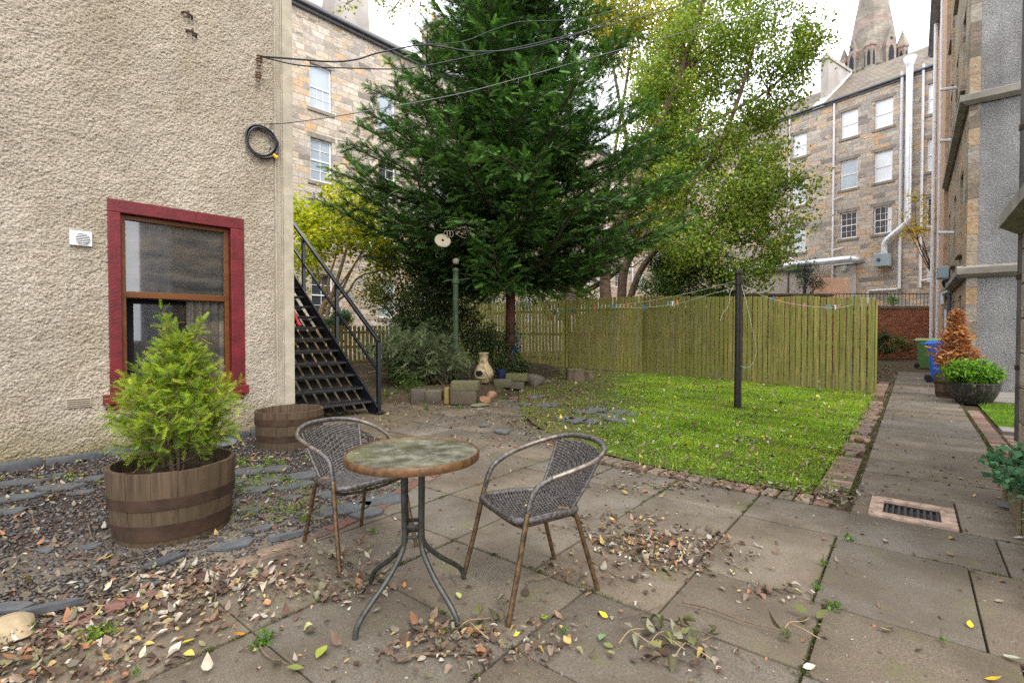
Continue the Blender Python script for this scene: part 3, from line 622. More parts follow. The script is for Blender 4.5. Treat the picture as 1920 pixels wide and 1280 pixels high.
f2.box((a, Y0-.012, c), (a+w, Y1-.01, d), .004).box((b-w, Y0-.012, c), (b, Y1-.01, d), .004).box((a+w, Y0-.012, d-w), (b-w, Y1-.01, d), .004).box((a+w, Y0-.012, c), (b-w, Y1-.01, c+w), .004); f2.build('sash', UPVC, window)
MB().add([(xi0+fw, .085, zm+.02), (xi1-fw, .085, zm+.02), (xi1-fw, .085, zi-fw), (xi0+fw, .085, zi-fw)], [(0, 1, 2, 3)]).build('pane', GLASS, window)
MB().add([(a+w, .07, c+w), (b-w, .07, c+w), (b-w, .07, d-w), (a+w, .07, d-w)], [(0, 1, 2, 3)]).build('pane', GLASS, window)
MB().add([(xi0, .16, zm-.05), (xi1, .16, zm-.05), (xi1, .16, zi), (xi0, .16, zi)], [(0, 1, 2, 3)]).build('reflection_sheet', REFLECT, window)  # added sheet, its colour imitates the brownish reflection in the upper pane
cur = MB(); 
for k in range(24):
    xx = xi1-.42+k*.018; cur.v += [(xx, .22+.02*math.sin(k*1.3), zs), (xx, .22+.02*math.sin(k*1.3), zm)]; cur.c += [(1, 1, 1)]*2
cur.f = [(2*k, 2*k+2, 2*k+3, 2*k+1) for k in range(23)]; cur.build('curtain', REFLECT, window)  # curtain folds share the painted reflection material
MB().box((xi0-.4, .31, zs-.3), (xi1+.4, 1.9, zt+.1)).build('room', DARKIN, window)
bm = bmesh.new(); me = window.children[-1].data; bm.from_mesh(me); bm.faces.ensure_lookup_table()
for f in list(bm.faces):
    if all(v.co.y < .32 for v in f.verts): bm.faces.remove(f)
bm.to_mesh(me); bm.free()
MB().box((xi0+.34, .30, zs+.30), (xi0+.42, .31, zs+.32)).build('handle', GALV, window)
# fan grille
vx, vz = WL(151, 448); V2 = thing
gr = MB().box((vx-.088, -.045, vz-.075), (vx+.088, -.012, vz+.075), .008).build('fan_grille', WHITE, house)
rl = MB(); rl.lathe([(.060, -.046), (.060, -.058), (.05, -.062), (.0, -.062)], 24)
rl.v = [(p[0]+vx+.01, p[2], p[1]+vz) for p in rl.v]; rl.build('round_cover', WHITE, gr)
sl_ = MB(); 
for k in range(6):
    zz = vz-.042+k*.017; hw = math.sqrt(max(0, .056**2-(zz-vz)**2)); sl_.box((vx+.01-hw, -.0645, zz-.0035), (vx+.01+hw, -.0625, zz+.0035))
sl_.build('slot', plain('slot_dark', (.03, .03, .03)), gr)
ax_, az_ = WL(147, 754); ab = MB().box((ax_-.10, -.03, az_-.05), (ax_+.10, -.014, az_+.05), .004).build('air_brick', CREAM, house)
sl_ = MB()
for k in range(4): sl_.box((ax_-.09, -.0325, az_-.037+k*.021), (ax_+.09, -.0305, az_-.027+k*.021))
sl_.build('slot', plain('slot_brown', (.10, .07, .045)), ab)
def insulator(px, py, s=1.0, ang=0):
    ix, iz = WL(px, py); m_ = MB()
    m_.tube([(ix, 0, iz+.03), (ix, -.07, iz+.03), (ix, -.09, iz-.01), (ix, -.09, iz-.06)], .008, 6)
    prof = [(.0, .05), (.02, .05), (.028, .035), (.018, .025), (.030, .01), (.018, 0), (.030, -.015), (.016, -.03), (.016, -.055), (0, -.055)]
    q = MB().lathe(prof, 12); q.v = [(p[0]*s+ix, p[1]*s-.095, p[2]*s+iz) for p in q.v]
    m_.add(q.v, q.f); return m_.build('insulator', plain('brown_ceramic', (.16, .10, .055), .5), house, True)
insulator(481, 118, 1.3); insulator(479, 148, 1.2)
for px, py in ((350, 30), (358, 64)):
    ix, iz = WL(px, py); MB().tube([(ix-.05, -.01, iz+.01), (ix-.04, -.06, iz), (ix+.04, -.06, iz-.01), (ix+.05, -.01, iz-.02)], .012, 6).tube([(ix, -.055, iz+.03), (ix+.01, -.055, iz-.04)], .014, 6).build('wall_bracket', BRACK, house)
# slate kerb against the wall foot
kerb = random.Random(4); xk = -4.6
i = 0
while xk < -.3:
    L = kerb.uniform(.4, .75)
    if xk > -3.4 and xk < -2.0 or True:
        q = WC+dW*(xk+L/2)-nW*.13; m_ = MB(); m_.cur = (.075, .08, .085); m_.box((-L/2+.01, -.022, -.02), (L/2-.01, .022, kerb.uniform(.075, .11)), .008)
        o = m_.build('slate_kerb_stone', SLATE, None, True, True, (q.x, q.y, 0), AW+kerb.uniform(-.03, .03))
        tag(o, '%s slate kerb slab from the left border along the foot of the roughcast wall' % ORD[i], 'kerb stone', 'slate kerb stones along the house wall')
    xk += L; i += 1
# coil of cable on the wall
cx_, cz_ = WL(487, 268); coil = thing('cable_coil', 'coil of black cable with yellow tie hanging on the roughcast wall', 'cable', WC+dW*cx_-nW*.03+Vector((0, 0, cz_)), AW)
rc = random.Random(5); m_ = MB(); pts = []
for k in range(6*40):
    a = 2*PI*k/40; rr = .185+.022*math.sin(k/40*2.1)+.006*math.sin(3*a+k*.01); pts.append((rr*math.cos(a)*.98+.006*math.sin(k*.05), -.03-.018*math.sin(a*.5+k*.02), rr*math.sin(a)*1.0-.0))
m_.tube(pts, .011, 6); m_.build('loops', CABLE, coil, True)
m_ = MB(); pts = [(.15*math.cos(a)-.03, -.015, .15*math.sin(a)) for a in np.linspace(0, 11, 60)]; m_.tube(pts, .003, 5)
m_.tube([(.03, -.03, .19), (.06, -.02, .25), (.17, 0, .27)], .004, 5, smooth=6); m_.build('thin_wire', CABLE, coil, True)
MB().tube([(.135, -.03, -.13), (.19, -.03, -.155)], .024, 8).build('yellow_tie', plain('yellow_tape', (.85, .50, .01)), coil)
# ============================================================ OVERHEAD CABLES
def tz(x, y): return (560+x/2.2855, y/2.2855)
def cable(name, pix, r, label, Y0=6.1, k=.0055, mat=CABLE, first=None):
    P = [AT(px, py, Y0+max(0, px-545)*k) for px, py in pix]
    if first is not None: P[0] = first
    m_ = MB().tube(P, r, 6, smooth=6); return tag(m_.build(name, mat, None, 'all'), label, 'cable', 'overhead cables')
ia = WC+dW*WL(481, 118)[0]-nW*.12+Vector((0, 0, WL(481, 113)[1]))
cable('overhead_cable', [(487, 114)]+[tz(*q) for q in ((0, 255), (150, 265), (250, 255), (330, 230), (450, 205), (540, 192), (640, 206), (760, 222), (950, 210), (1150, 160), (1310, 100), (1480, 5), (1560, -60), (1700, -190))], .011, 'thick black overhead cable from the brown insulator, sagging across the dark conifer', first=ia)
cable('overhead_cable', [(487, 116)]+[tz(*q) for q in ((0, 280), (200, 292), (480, 292), (750, 240), (1000, 190), (1200, 140), (1500, 65), (1700, 0), (1900, -80))], .008, 'lower black overhead cable leaving the brown insulator under the thick one', first=ia)
cable('overhead_cable', [tz(*q) for q in ((540, 190), (700, 180), (830, 130), (940, 95), (1000, 92), (1240, 75), (1480, 0), (1600, -70))], .006, 'thin overhead wire rising over the top of the dark conifer')
cable('overhead_cable', [(513, 234)]+[tz(*q) for q in ((0, 522), (300, 475), (700, 400), (1000, 320), (1300, 235), (1700, 125), (2130, 0), (2500, -110))], .0065, 'straight pale overhead wire from above the cable coil to the top right', mat=plain('grey_wire', (.12, .12, .12)), first=WC+dW*WL(505, 234)[0]-nW*.03+Vector((0, 0, WL(505, 234)[1])))
# ============================================================ BLACK METAL STAIR
sn = Vector((-.737, .676, 0)); S0 = Vector((-2.16, 7.92, 0))
stair = thing('metal_staircase', 'black metal outdoor staircase climbing behind the beige house', 'staircase', S0, AW)
NT, RI, GO, WD = 17, .198, .262, 1.28          # local x: -WD..0 tread width, local y: up the flight
for k in range(NT):
    y = .10+GO*k; z = RI*(k+1); m_ = MB().box((-WD, y-.02, z-.035), (-.03, y+.235, z), .004)
    for j in range(30): m_.tube([(-WD+.02+j*.041, y-.023, z-.03), (-WD+.03+j*.041, y-.023, z-.005)], .007, 4)
    m_.build('tread', BLACKM, stair)
sl0 = RI/GO; top = .10+GO*(NT-1)+.2
for xx in (-.028, -WD-.03):
    m_ = MB(); a = Vector((xx, -.02, .02)); b = Vector((xx, top, sl0*(top-.1)+RI)); m_.beam(a+Vector((0, .03, 0)), b, .028, .25, bev=.004); m_.build('stringer', BLACKP, stair)
m_ = MB()
for j in range(7):
    xx = -WD+.11+j*.175; m_.beam((xx, .30, .06), (xx, top+.05, sl0*(top-.25)+RI-.14), .125, .018)
m_.build('light_gap_slats', simple('dark_slats', (.022, .016, .013), .8), stair)  # slats added under the flight; bright gaps imitate light through the treads
def rz_(y): return sl0*(y-.1)+RI
posts = [(.0, 0.0, 1.13), (1.33, None, None), (2.62, None, None), (3.95, None, None)]
for i, y in enumerate((0.0, 1.33, 2.62, 3.95)):
    zb = 0.0 if i == 0 else rz_(y)-.1; MB().box((.0, y-.03, zb), (.06, y+.03, 1.13+sl0*y), .005).build('post', BLACKP, stair)
MB().beam((.03, -.03, 1.14), (.03, 4.1, 1.14+sl0*4.13), .065, .05, bev=.008).build('handrail', BLACKP, stair)
MB().beam((.03, .0, .66), (.03, 4.1, .66+sl0*4.1), .035, .04, bev=.004).build('mid_rail', BLACKP, stair)
MB().box((-.05, -.1, 0), (.10, .10, .02), .004).build('foot_plate', BLACKP, stair)
# red tube lying on the upper treads
m_ = MB().tube([AT(540, 590, 8.9), AT(552, 588, 8.9), AT(560, 606, 8.85)], .024, 8).tube([AT(558, 604, 8.85), AT(563, 611, 8.84)], .034, 8)
tag(m_.build('red_tube', plain('red_plastic', (.55, .03, .04)), None, True), 'end of a red plastic tube lying on the black stair', 'tube')
# ============================================================ TABLE AND CHAIRS
tb = thing('bistro_table', 'small round bistro table with mossy glass top and bent tube legs', 'table', (-.467, 2.33, 0), 0)
m_ = MB().lathe([(.303, .728), (.303, .7355), (0, .7355)], 64).build('tabletop', TTOP, tb, True)
MB().lathe([(.300, .704), (.311, .704), (.313, .708), (.313, .734), (.309, .740), (.303, .740), (.300, .736)], 64, closed=True).build('table_rim', RUSTRIM, tb, True)
MB().lathe([(.0, .720), (.300, .720)], 48).build('underside', GREYTUBE, tb)
MB().box((-.09, -.09, .694), (.09, .09, .716), .004).build('top_bracket', GREYTUBE, tb)
feet = [(-.200, -.25), (.235, -.195), (.215, .265), (-.265, .22)]
for fx, fy in feet:
    a = math.atan2(fy, fx); rr = math.hypot(fx, fy); c_, s_ = math.cos(a), math.sin(a)
    prof = [(.058, .70), (.056, .50), (.054, .34), (.072, .275), (rr*.47, .185), (rr*.80, .10), (rr*.95, .05), (rr, .0)]
    MB().tube([(r*c_, r*s_, z) for r, z in prof], .0125, 10, smooth=6).build('leg', GREYTUBE, tb, True)
for z in (.395, .345):
    q = MB().lathe([(.044+.006*math.cos(t), z+.009*math.sin(t)) for t in np.linspace(0, 2*PI, 9)[:-1]], 24, closed=True); q.build('ring', GREYTUBE, tb, True)
def wrapped(path, r, name, mat, parent, pitch=.0085, sm=8):
    pts, _ = spline([Vector(p) for p in path], sm); L = [0]
    for a, b in zip(pts[:-1], pts[1:]): L.append(L[-1]+(b-a).length)
    n = int(L[-1]/pitch*2); P = []; rr = []; j = 0
    for k in range(n+1):
        s = L[-1]*k/n
        while j < len(L)-2 and L[j+1] < s: j += 1
        t = (s-L[j])/max(1e-9, L[j+1]-L[j]); P.append(pts[j].lerp(pts[j+1], min(1, t))); rr.append(r+(.0017 if k % 2 else -.0006))
    return MB().tube(P, rr, 10).build(name, mat, parent, 'all')
def weave(surf, nu, nt, name, parent, r=.0042, skip=None):
    """strands across u woven over ribs running along t"""
    m_ = MB(); su = nu*2
    def nrm(u, t):
        e = .01; a = Vector(surf(u+e, t))-Vector(surf(u-e, t)); b = Vector(surf(u, min(1, t+e)))-Vector(surf(u, max(0, t-e))); return a.cross(b).normalized()
    for i in range(nt):
        t = (i+.5)/nt; P = []
        for k in range(su+1):
            u = -1+2*k/su; dmd = skip and skip(u, t); ph = (i//2 if dmd else i)
            off = .0058*math.sin(PI*(k/2+.5))*(1 if ph % 2 else -1)*(1.5 if dmd else 1); P.append(Vector(surf(u, t))+nrm(u, t)*off)
        m_.tube(P, r*.98, 5, False)
    for k in range(nu+1):
        u = -1+2*k/nu; m_.tube([surf(u, j/24) for j in range(25)], .0045, 5, False)
    return m_.build(name, WICK, parent, 'all')
def chair(loc, rz, label):
    ch = thing('bistro_chair', label, 'chair', loc, rz, 'wicker bistro chairs by the round table')
    for s in (-1, 1):
        MB().tube([(s*.248, -.272, 0), (s*.236, -.215, .22), (s*.226, -.165, .44), (s*.224, -.152, .475)], .0125, 10, smooth=4).build('leg', BRONZE, ch, True)
        MB().tube([(s*.196, .272, 0), (s*.182, .205, .22), (s*.172, .155, .385), (s*.150, .12, .418), (s*.11, .09, .418)], .012, 10, smooth=5).build('leg', BRONZE, ch, True)
        wrapped([(s*.2245, -.154, .47), (s*.222, -.135, .535), (s*.226, -.10, .585), (s*.238, -.03, .618)], .0135, 'arm_wrapping', WICK, ch)
        MB().tube([(s*.238, -.03, .618), (s*.254, .06, .640), (s*.258, .17, .664), (s*.244, .24, .681), (s*.205, .305, .700)], .0128, 10, smooth=6).build('arm_rail', SILVER if s*1 else BRONZE, ch, True)
    wrapped([(.205, .305, .700), (.14, .345, .715), (.05, .365, .723), (-.05, .365, .723), (-.14, .345, .715), (-.205, .305, .700)], .0140, 'back_wrapping', WICK, ch)
    SZ = .425
    def ring(a): 
        c, s = math.cos(a), math.sin(a); e = .42; x = math.copysign(abs(c)**e, c); y = math.copysign(abs(s)**e, s)
        w = .222-.035*(y+1)/2; return (x*w, -.015+y*.195, SZ+.006-.014*max(0, y))
    wrapped([ring(2*PI*k/36+PI/2) for k in range(37)], .0155, 'seat_frame', WICK, ch, .008, 3)
    def seat(u, t):
        y = -.205+t*.37; w = (.212-.033*t)*(1-.10*max(0, .18-t)/.18-.05*max(0, t-.85)/.15); x = u*w
        return (x, y, SZ+.004-.020*(1-u*u)*math.sin(PI*min(1, t*1.05))-.010*t)
    weave(seat, 13, 44, 'seat', ch)
    def back(u, t):
        w = .150+.045*t; c = .045*(u*u)*(.4+.6*t); y = .155+.185*t**1.0+.010*math.sin(PI*t)-c*1.2+.006; z = SZ-.012+.283*t-.012*u*u*t
        return (u*w, y, z)
    dm = lambda u, t: abs(u)*.9+abs(t-.62)*2.2 < .5
    weave(back, 13, 40, 'backrest', ch, skip=dm)
    for s in (-1, 1): wrapped([back(s*1.0, t) for t in (0, .25, .5, .75, .97)], .0085, 'back_edge', WICK, ch, .008, 5)
    m_ = MB().tube([(-.225, -.16, .405), (-.1, -.165, .385), (.1, -.165, .385), (.225, -.16, .405)], .008, 8, smooth=4)
    m_.tube([(-.172, .15, .385), (.172, .15, .385)], .008, 8).tube([(-.17, -.16, .39), (-.15, .14, .39)], .008, 8).tube([(.17, -.16, .39), (.15, .14, .39)], .008, 8); m_.build('stretcher', BRONZE, ch, True)
    return ch
chair((.10, 2.52, 0), R(-61), 'wicker bistro chair to the right of the table, its back turned to the lawn')
chair((-.95, 2.99, 0), R(47.3), 'wicker bistro chair on the left of the table, half hidden behind the tabletop')
# ============================================================ BARRELS, POTS, BINS
def half_barrel(loc, r, h, label, rz=0, taper=.90, hoops=((.60, .70), (.10, .26)), tone=1.0, seed=1, rimtop=None):
    t = thing('half_barrel', label, 'planter', loc, rz); rb = random.Random(seed); ns = 26; m_ = MB(); ang = [0]
    while ang[-1] < 2*PI-.08: ang.append(min(2*PI, ang[-1]+rb.uniform(.24, .42)))
    ang[-1] = 2*PI
    R_ = lambda z: r*(taper+(1-taper)*math.sin(min(1, z/h)*PI/2))
    for a, b in zip(ang[:-1], ang[1:]):
        k = rb.uniform(.75, 1.25)*tone; m_.cur = (k*1.15, k*1.12, k*1.1); nA = 4; dz = rb.uniform(-.004, .004); dr = rb.uniform(-.002, .002)
        base = len(m_.v); nz_ = 7
        for j in range(nz_):
            z = h*j/(nz_-1)+(dz if j == nz_-1 else 0)
            for i in range(nA+1):
                aa = a+.003+(b-a-.006)*i/nA; rr = R_(z)+dr; m_.v.append((rr*math.cos(aa), rr*math.sin(aa), z)); m_.c.append(m_.cur)
            for i in range(nA+1):
                aa = a+.003+(b-a-.006)*i/nA; rr = R_(z)-.026; m_.v.append((rr*math.cos(aa), rr*math.sin(aa), z)); m_.c.append(m_.cur)
        W_ = 2*(nA+1)
        for j in range(nz_-1):
            for i in range(nA):
                p = base+j*W_+i; m_.f.append((p, p+1, p+1+W_, p+W_)); q = p+nA+1; m_.f.append((q+1, q, q+W_, q+1+W_))
            p = base+j*W_; m_.f.append((p, p+W_, p+W_+nA+1, p+nA+1)); p += nA; m_.f.append((p, p+nA+1, p+W_+nA+1, p+W_))
        j = nz_-1
        for i in range(nA): p = base+j*W_+i; m_.f.append((p, p+1, p+nA+2, p+nA+1))
    m_.build('staves', BARREL, t, False, True)
    for z0, z1 in hoops:
        q = MB().lathe([(R_(h*z0)+.001, h*z0), (R_(h*z0)+.0055, h*z0+.002), (R_(h*z1)+.0055, h*z1-.002), (R_(h*z1)+.001, h*z1)], 48); q.build('hoop', BRACK, t, True)
    MB().lathe([(R_(.03)-.03, .03), (0, .03)], 24).build('base', BARREL, t)
    MB().lathe([(R_(h*.8)-.028, h*.80), (r*.5, h*.83), (0, h*.84)], 24).build('soil', SOIL, t)
    return t
half_barrel((-2.24, 3.27, 0), .356, .455, 'large oak half barrel planter with two rusty hoops in the slate chippings', taper=.89, hoops=((.50, .66), (.08, .30)), seed=4)
half_barrel((-2.57, 5.72, 0), .365, .41, 'empty half barrel standing between the beige house corner and the black stair', taper=.91, hoops=((.66, .84), (.22, .40)), seed=6, tone=1.15)
half_barrel((8.74, 9.80, 0), .30, .46, 'small half barrel beside the dark bowl planter, holding the dead orange conifer', taper=.88, seed=8, tone=1.1)
pot = thing('bowl_planter', 'wide dark ribbed plastic bowl planter with a green shrub beside the path', 'planter', (8.41, 9.03, 0), 0)
MB().lathe([(.0, .0), (.23, 0), (.27, .06), (.335, .18), (.37, .30), (.375, .355), (.385, .36), (.385, .385), (.365, .39), (.355, .36), (.33, .30)], 48).build('bowl', POTP, pot, True)
MB().lathe([(.355, .34), (0, .36)], 24).build('soil', SOIL, pot)
def wheelie(loc, rz, label, body, lidm, group=None):
    t = thing('wheelie_bin', label, 'bin', loc, rz, group); m_ = MB()
    lo = [(-.25, -.22), (.27, -.22), (.27, .22), (-.25, .22)]; hi = [(-.34, -.29), (.36, -.29), (.36, .29), (-.34, .29)]
    vs = [(x, y, .02) for x, y in lo]+[(x, y, .93) for x, y in hi]+[(x*1.05, y*1.05, .93) for x, y in hi]+[(x*1.05, y*1.05, .99) for x, y in hi]
    fs = [(0, 3, 2, 1)]; 
    for a in (0, 4, 8):
        for i in range(4): fs.append((a+i, a+(i+1) % 4, a+4+(i+1) % 4, a+4+i))
    fs.append((12, 13, 14, 15)); m_.add(vs, fs)
    o = m_.build('body', body, t); bv = o.modifiers.new('b', 'BEVEL'); bv.width = .02; bv.segments = 2
    l = MB(); l.add([(-.40, -.31, .995), (.42, -.31, .995), (.42, .31, .995), (-.40, .31, .995), (-.34, -.25, 1.07), (.30, -.25, 1.07), (.30, .25, 1.07), (-.34, .25, 1.07)], [(0, 3, 2, 1), (4, 5, 6, 7), (0, 1, 5, 4), (1, 2, 6, 5), (2, 3, 7, 6), (3, 0, 4, 7)])
    l.box((.36, -.26, .955), (.42, .26, 1.0), .008); o = l.build('lid', lidm, t); bv = o.modifiers.new('b', 'BEVEL'); bv.width = .015; bv.segments = 2
    MB().tube([(-.40, -.27, .99), (-.46, -.27, 1.0), (-.46, .27, 1.0), (-.40, .27, .99)], .016, 8).build('handle', body, t)
    for s in (-1, 1):
        q = MB().lathe([(.0, -.025), (.078, -.025), (.082, -.015), (.082, .015), (.078, .025), (0, .025)], 20); q.v = [(p[0]-.32, p[2]+s*.27, p[1]+.084) for p in q.v]; q.build('wheel', RUBBER, t, True)
    MB().tube([(-.32, -.26, .105), (-.32, .26, .105)], .012, 6).build('axle', RUBBER, t); return t
wb = PV(.66, 16.95); wheelie((wb.x, wb.y, 0), AP+.02, 'blue wheelie bin standing on the path beside the dead orange conifer', BINB, BINB)
wb = PV(.46, 23.2); wheelie((wb.x, wb.y, 0), AP-.03, 'green wheelie bin with pale green lid, behind the blue bin', BING, BINGL)
# ============================================================ GULLY
gl_ = PV(.01, 4.58); gd = thing('drain_gully', 'square drain with pale pink stone surround set in the path', 'drain', (gl_.x, gl_.y, 0), AP)
PK = simple('pink_cast_stone', (.33, .235, .175), .9, 0, .45, 14, .6)
m_ = MB(); o_, i_ = .245, .16
m_.box((-o_, -o_, -.1), (o_, -i_, .014), .008).box((-o_, i_, -.1), (o_, o_, .014), .008).box((-o_, -i_, -.1), (-i_, i_, .012), .008).box((i_, -i_, -.1), (o_, i_, .012), .008); m_.build('surround', PK, gd, True)
m_ = MB()
for k in range(9): m_.box((-.15+k*.036, -.155, -.022), (-.135+k*.036, .155, -.010))
m_.box((-.158, -.158, -.024), (.158, -.14, -.008)).box((-.158, .14, -.024), (.158, .158, -.008)); m_.build('grate', IRON, gd)
MB().add([(-.16, -.16, -.027), (.16, -.16, -.027), (.16, .16, -.027), (-.16, .16, -.027)], [(0, 1, 2, 3)]).build('pit', DARKIN, gd)
# ============================================================ FENCES, WALLS, POLES
def slat_fence(name, label, A, B, zA, zB, gA, gB, mat, pitch=.136, w=.107, seed=1, tint=1.0, posts=True, light=0):
    A = Vector((*A, 0)); B = Vector((*B, 0)); L = (B-A).length; rz = math.atan2(B.y-A.y, B.x-A.x); t = thing(name, label, 'fence', A, rz)
    rb = random.Random(seed); n = round(L/pitch); pitch = L/n; m_ = MB()
    for i in range(n):
        x = i*pitch; f = x/L; k = rb.choice((.7, .9, 1.0, 1.1, 1.2, 1.35))*rb.uniform(.9, 1.1)*tint; g = rb.uniform(-.12, .22); m_.cur = (k*(1+g), k, k*(1-g*.5))
        z0 = gA+(gB-gA)*f+rb.uniform(-.01, .02); z1 = zA+(zB-zA)*f+rb.uniform(-.02, .02); tw = rb.uniform(-.006, .006); ww = w*rb.uniform(.95, 1.04)
        M = Matrix.Translation((x+pitch/2+tw, 0, z0))@Matrix.Rotation(rb.uniform(-.004, .004), 4, 'Y')@Matrix.Rotation(rb.uniform(-.02, .02), 4, 'Z'); m_.box((-ww/2, -.012, 0), (ww/2, .010, z1-z0), .004, M)
    m_.build('slat_panel', mat, t, False, True)
    for f in (.14, .50, .84):
        za = gA+(zA-gA)*f; zb = gB+(zB-gB)*f; q = MB(); q.cur = (.7, .7, .7); q.beam((.03, .032, za), (L-.03, .032, zb), .036, .09); q.build('rail', mat, t, False, True)
    if posts:
        k = max(1, int(L/1.9))
        for i in range(k+1):
            f = i/k; q = MB(); q.cur = (.7, .7, .7); q.box((L*f*.985+.01-.0, .052, gA+(gB-gA)*f-.1), (L*f*.985+.09, .14, zA+(zB-zA)*f-.06)); q.build('post', mat, t, False, True)
    return t
FA, FB, FC, FD = (7.62, 10.42), (4.15, 15.72), (1.9, 17.65), (-2.1, 20.0)
slat_fence('timber_fence', 'long green stained slat fence behind the lawn, nearest run ending at the path', FB, FA, 2.42, 2.03, .0, .0, FENCE, seed=2)
slat_fence('timber_fence', 'middle run of the green slat fence between the lawn and the leaning tree trunks', FC, FB, 2.42, 2.44, .02, .0, FENCE, seed=5)
slat_fence('timber_fence', 'far run of the green slat fence behind the conifer trunk', FD, FC, 2.36, 2.42, .1, .02, FENCE, seed=9)
slat_fence('picket_fence', 'lower brown timber fence seen through the handrail of the black stair', (-8.3, 15.2), (-2.3, 19.6), 1.48, 1.55, .0, .1, FENCE2, seed=12, pitch=.15, w=.11)
pb = G(1383, 767); pole = thing('washing_pole', 'black iron washing line pole standing in the lawn', 'pole', (pb.x, pb.y, 0), 0)
MB().tube([(0, 0, -.02), (0, 0, .9), (0, 0, 2.27)], [.058, .055, .052], 16).build('shaft', IRON, pole, True)
MB().lathe([(.052, 2.25), (.060, 2.26), (.060, 2.30), (.045, 2.33), (0, 2.335)], 16).build('cap', IRON, pole, True)
MB().lathe([(.052, 2.08), (.064, 2.085), (.064, 2.11), (.052, 2.115)], 16).build('collar', IRON, pole, True)
MB().tube([(-.16, 0, 2.13), (-.13, 0, 2.10), (.13, 0, 2.10), (.17, 0, 2.13)], .009, 6, smooth=3).tube([(0, -.15, 2.13), (0, -.12, 2.10), (0, .12, 2.10), (0, .16, 2.13)], .009, 6, smooth=3).build('hook', IRON, pole, True)
LINE = plain('washing_line', (.42, .45, .32)); LINEG = plain('green_line', (.03, .30, .20))
PY = pb.y
lines = [('white washing line from the black pole towards the conifer, upper of two', [(1378, 527, PY), (1310, 545, PY+.7), (1230, 562, PY+1.6), (1145, 574, PY+2.6)], LINE),
         ('slack white washing line below the upper one, left of the black pole', [(1378, 540, PY), (1330, 552, PY+.5), (1270, 569, PY+1.1), (1200, 577, PY+1.9), (1145, 575, PY+2.6)], LINE),
         ('green washing line running on to the conifer trunk', [(1146, 574, PY+2.6), (1060, 581, PY+3.5), (965, 584, PY+4.7)], LINEG),
         ('washing line sagging from the black pole to the right end of the fence', [(1390, 533, PY), (1440, 558, PY+.5), (1500, 572, PY+1.15), (1560, 577, PY+1.9), (1592, 573, PY+2.4), (1597, 567, PY+2.5)], LINE),
         ('loose cord looping down beside the black pole', [(1390, 533, PY-.05), (1400, 570, PY-.1), (1409, 610, PY-.12), (1418, 655, PY-.1), (1410, 683, PY-.1), (1398, 689, PY-.08), (1389, 686, PY-.05)], LINE),
         ('short loose cord hanging left of the black pole', [(1376, 535, PY-.05), (1369, 550, PY-.1), (1366, 573, PY-.1), (1355, 588, PY-.1), (1351, 602, PY-.1)], LINE)]
for lab, pts, mt in lines: tag(MB().tube([AT(*p) for p in pts], .0045, 5, smooth=6).build('washing_line', mt, None, 'all'), lab, 'washing line', 'washing lines on the black pole')
PEGC = {'blue': (.02, .20, .55), 'teal': (.02, .35, .40), 'red': (.6, .04, .05), 'orange': (.75, .22, .04), 'white': (.7, .7, .7), 'magenta': (.6, .03, .20), 'pink': (.75, .18, .35), 'lilac': (.35, .2, .6)}
pegs = [(977, 584, 4.5, 'red', 'on the green line nearest the conifer trunk'), (1046, 582, 3.65, 'white', 'alone on the green line'), (1115, 578, 2.9, 'red', 'on the green line left of the knot'), (1149, 575, 2.6, 'blue', 'at the knot of the green and white lines'), (1176, 572, 2.2, 'red', 'on the white line beside the knot'), (1207, 577, 1.8, 'blue', 'on the slack line before the middle of the fence'), (1252, 570, 1.3, 'teal', 'next to a white peg on the slack line'), (1261, 570, 1.2, 'white', 'between the teal and the orange peg'), (1270, 568, 1.1, 'orange', 'on the slack line left of the pole'),
        (1450, 561, .6, 'blue', 'first to the right of the black pole'), (1462, 564, .7, 'orange', 'second to the right of the black pole'), (1487, 570, 1.0, 'magenta', 'third to the right of the pole'), (1508, 573, 1.25, 'pink', 'fourth to the right of the pole'), (1550, 577, 1.75, 'lilac', 'in the low sag of the right line'), (1556, 577, 1.8, 'teal', 'beside the lilac peg'), (1566, 577, 1.95, 'white', 'near the fence end of the right line'), (1573, 575, 2.05, 'pink', 'last before the fence end')]
for px, py, dy, c, w in pegs:
    q = AT(px, py, PY+dy); pg = thing('clothes_peg', '%s clothes peg %s' % (c, w), 'peg', q, random.uniform(0, PI), 'clothes pegs on the washing lines'); s = 1.25
    for sg in (-1, 1): MB().beam((0, sg*.004, -.030*s), (0, sg*.012, .045*s), .012*s, .006*s).build('jaw', plain('peg_'+c, PEGC[c]), pg)
    MB().tube([(-.008, 0, .005), (.008, 0, .005)], .006, 6).build('spring', GALV, pg)
# green post with a cross arm
gp = thing('clothes_post', 'old green painted iron post with cross arm in the shrubs', 'post', (-1.28, 11.3, .1), 0)
MB().tube([(0, 0, 0), (0, 0, 2.35)], .062, 14).build('shaft', GREENP, gp, True)
MB().lathe([(.062, 2.28), (.085, 2.30), (.085, 2.36), (.062, 2.40), (.06, 2.55), (.08, 2.58), (.07, 2.64), (0, 2.66)], 16).build('capital', GREENP, gp, True)
MB().tube([(-.30, 0, 2.33), (-.1, 0, 2.38), (.1, 0, 2.38), (.32, .0, 2.41)], .014, 6, smooth=3).build('cross_arm', GREENP, gp, True)
q = MB().lathe([(0, -.06), (.055, -.045), (.075, 0), (.055, .045), (0, .06)], 16); q.v = [(p[0], p[2], p[1]+2.80) for p in q.v]; q.build('ball', plain('cream_enamel', (.33, .28, .19)), gp, True)
dk = thing('hanging_disc', 'cream enamel disc with a centre hole hanging below the conifer branches', 'ornament', AT(830, 451, 10.6), 0)
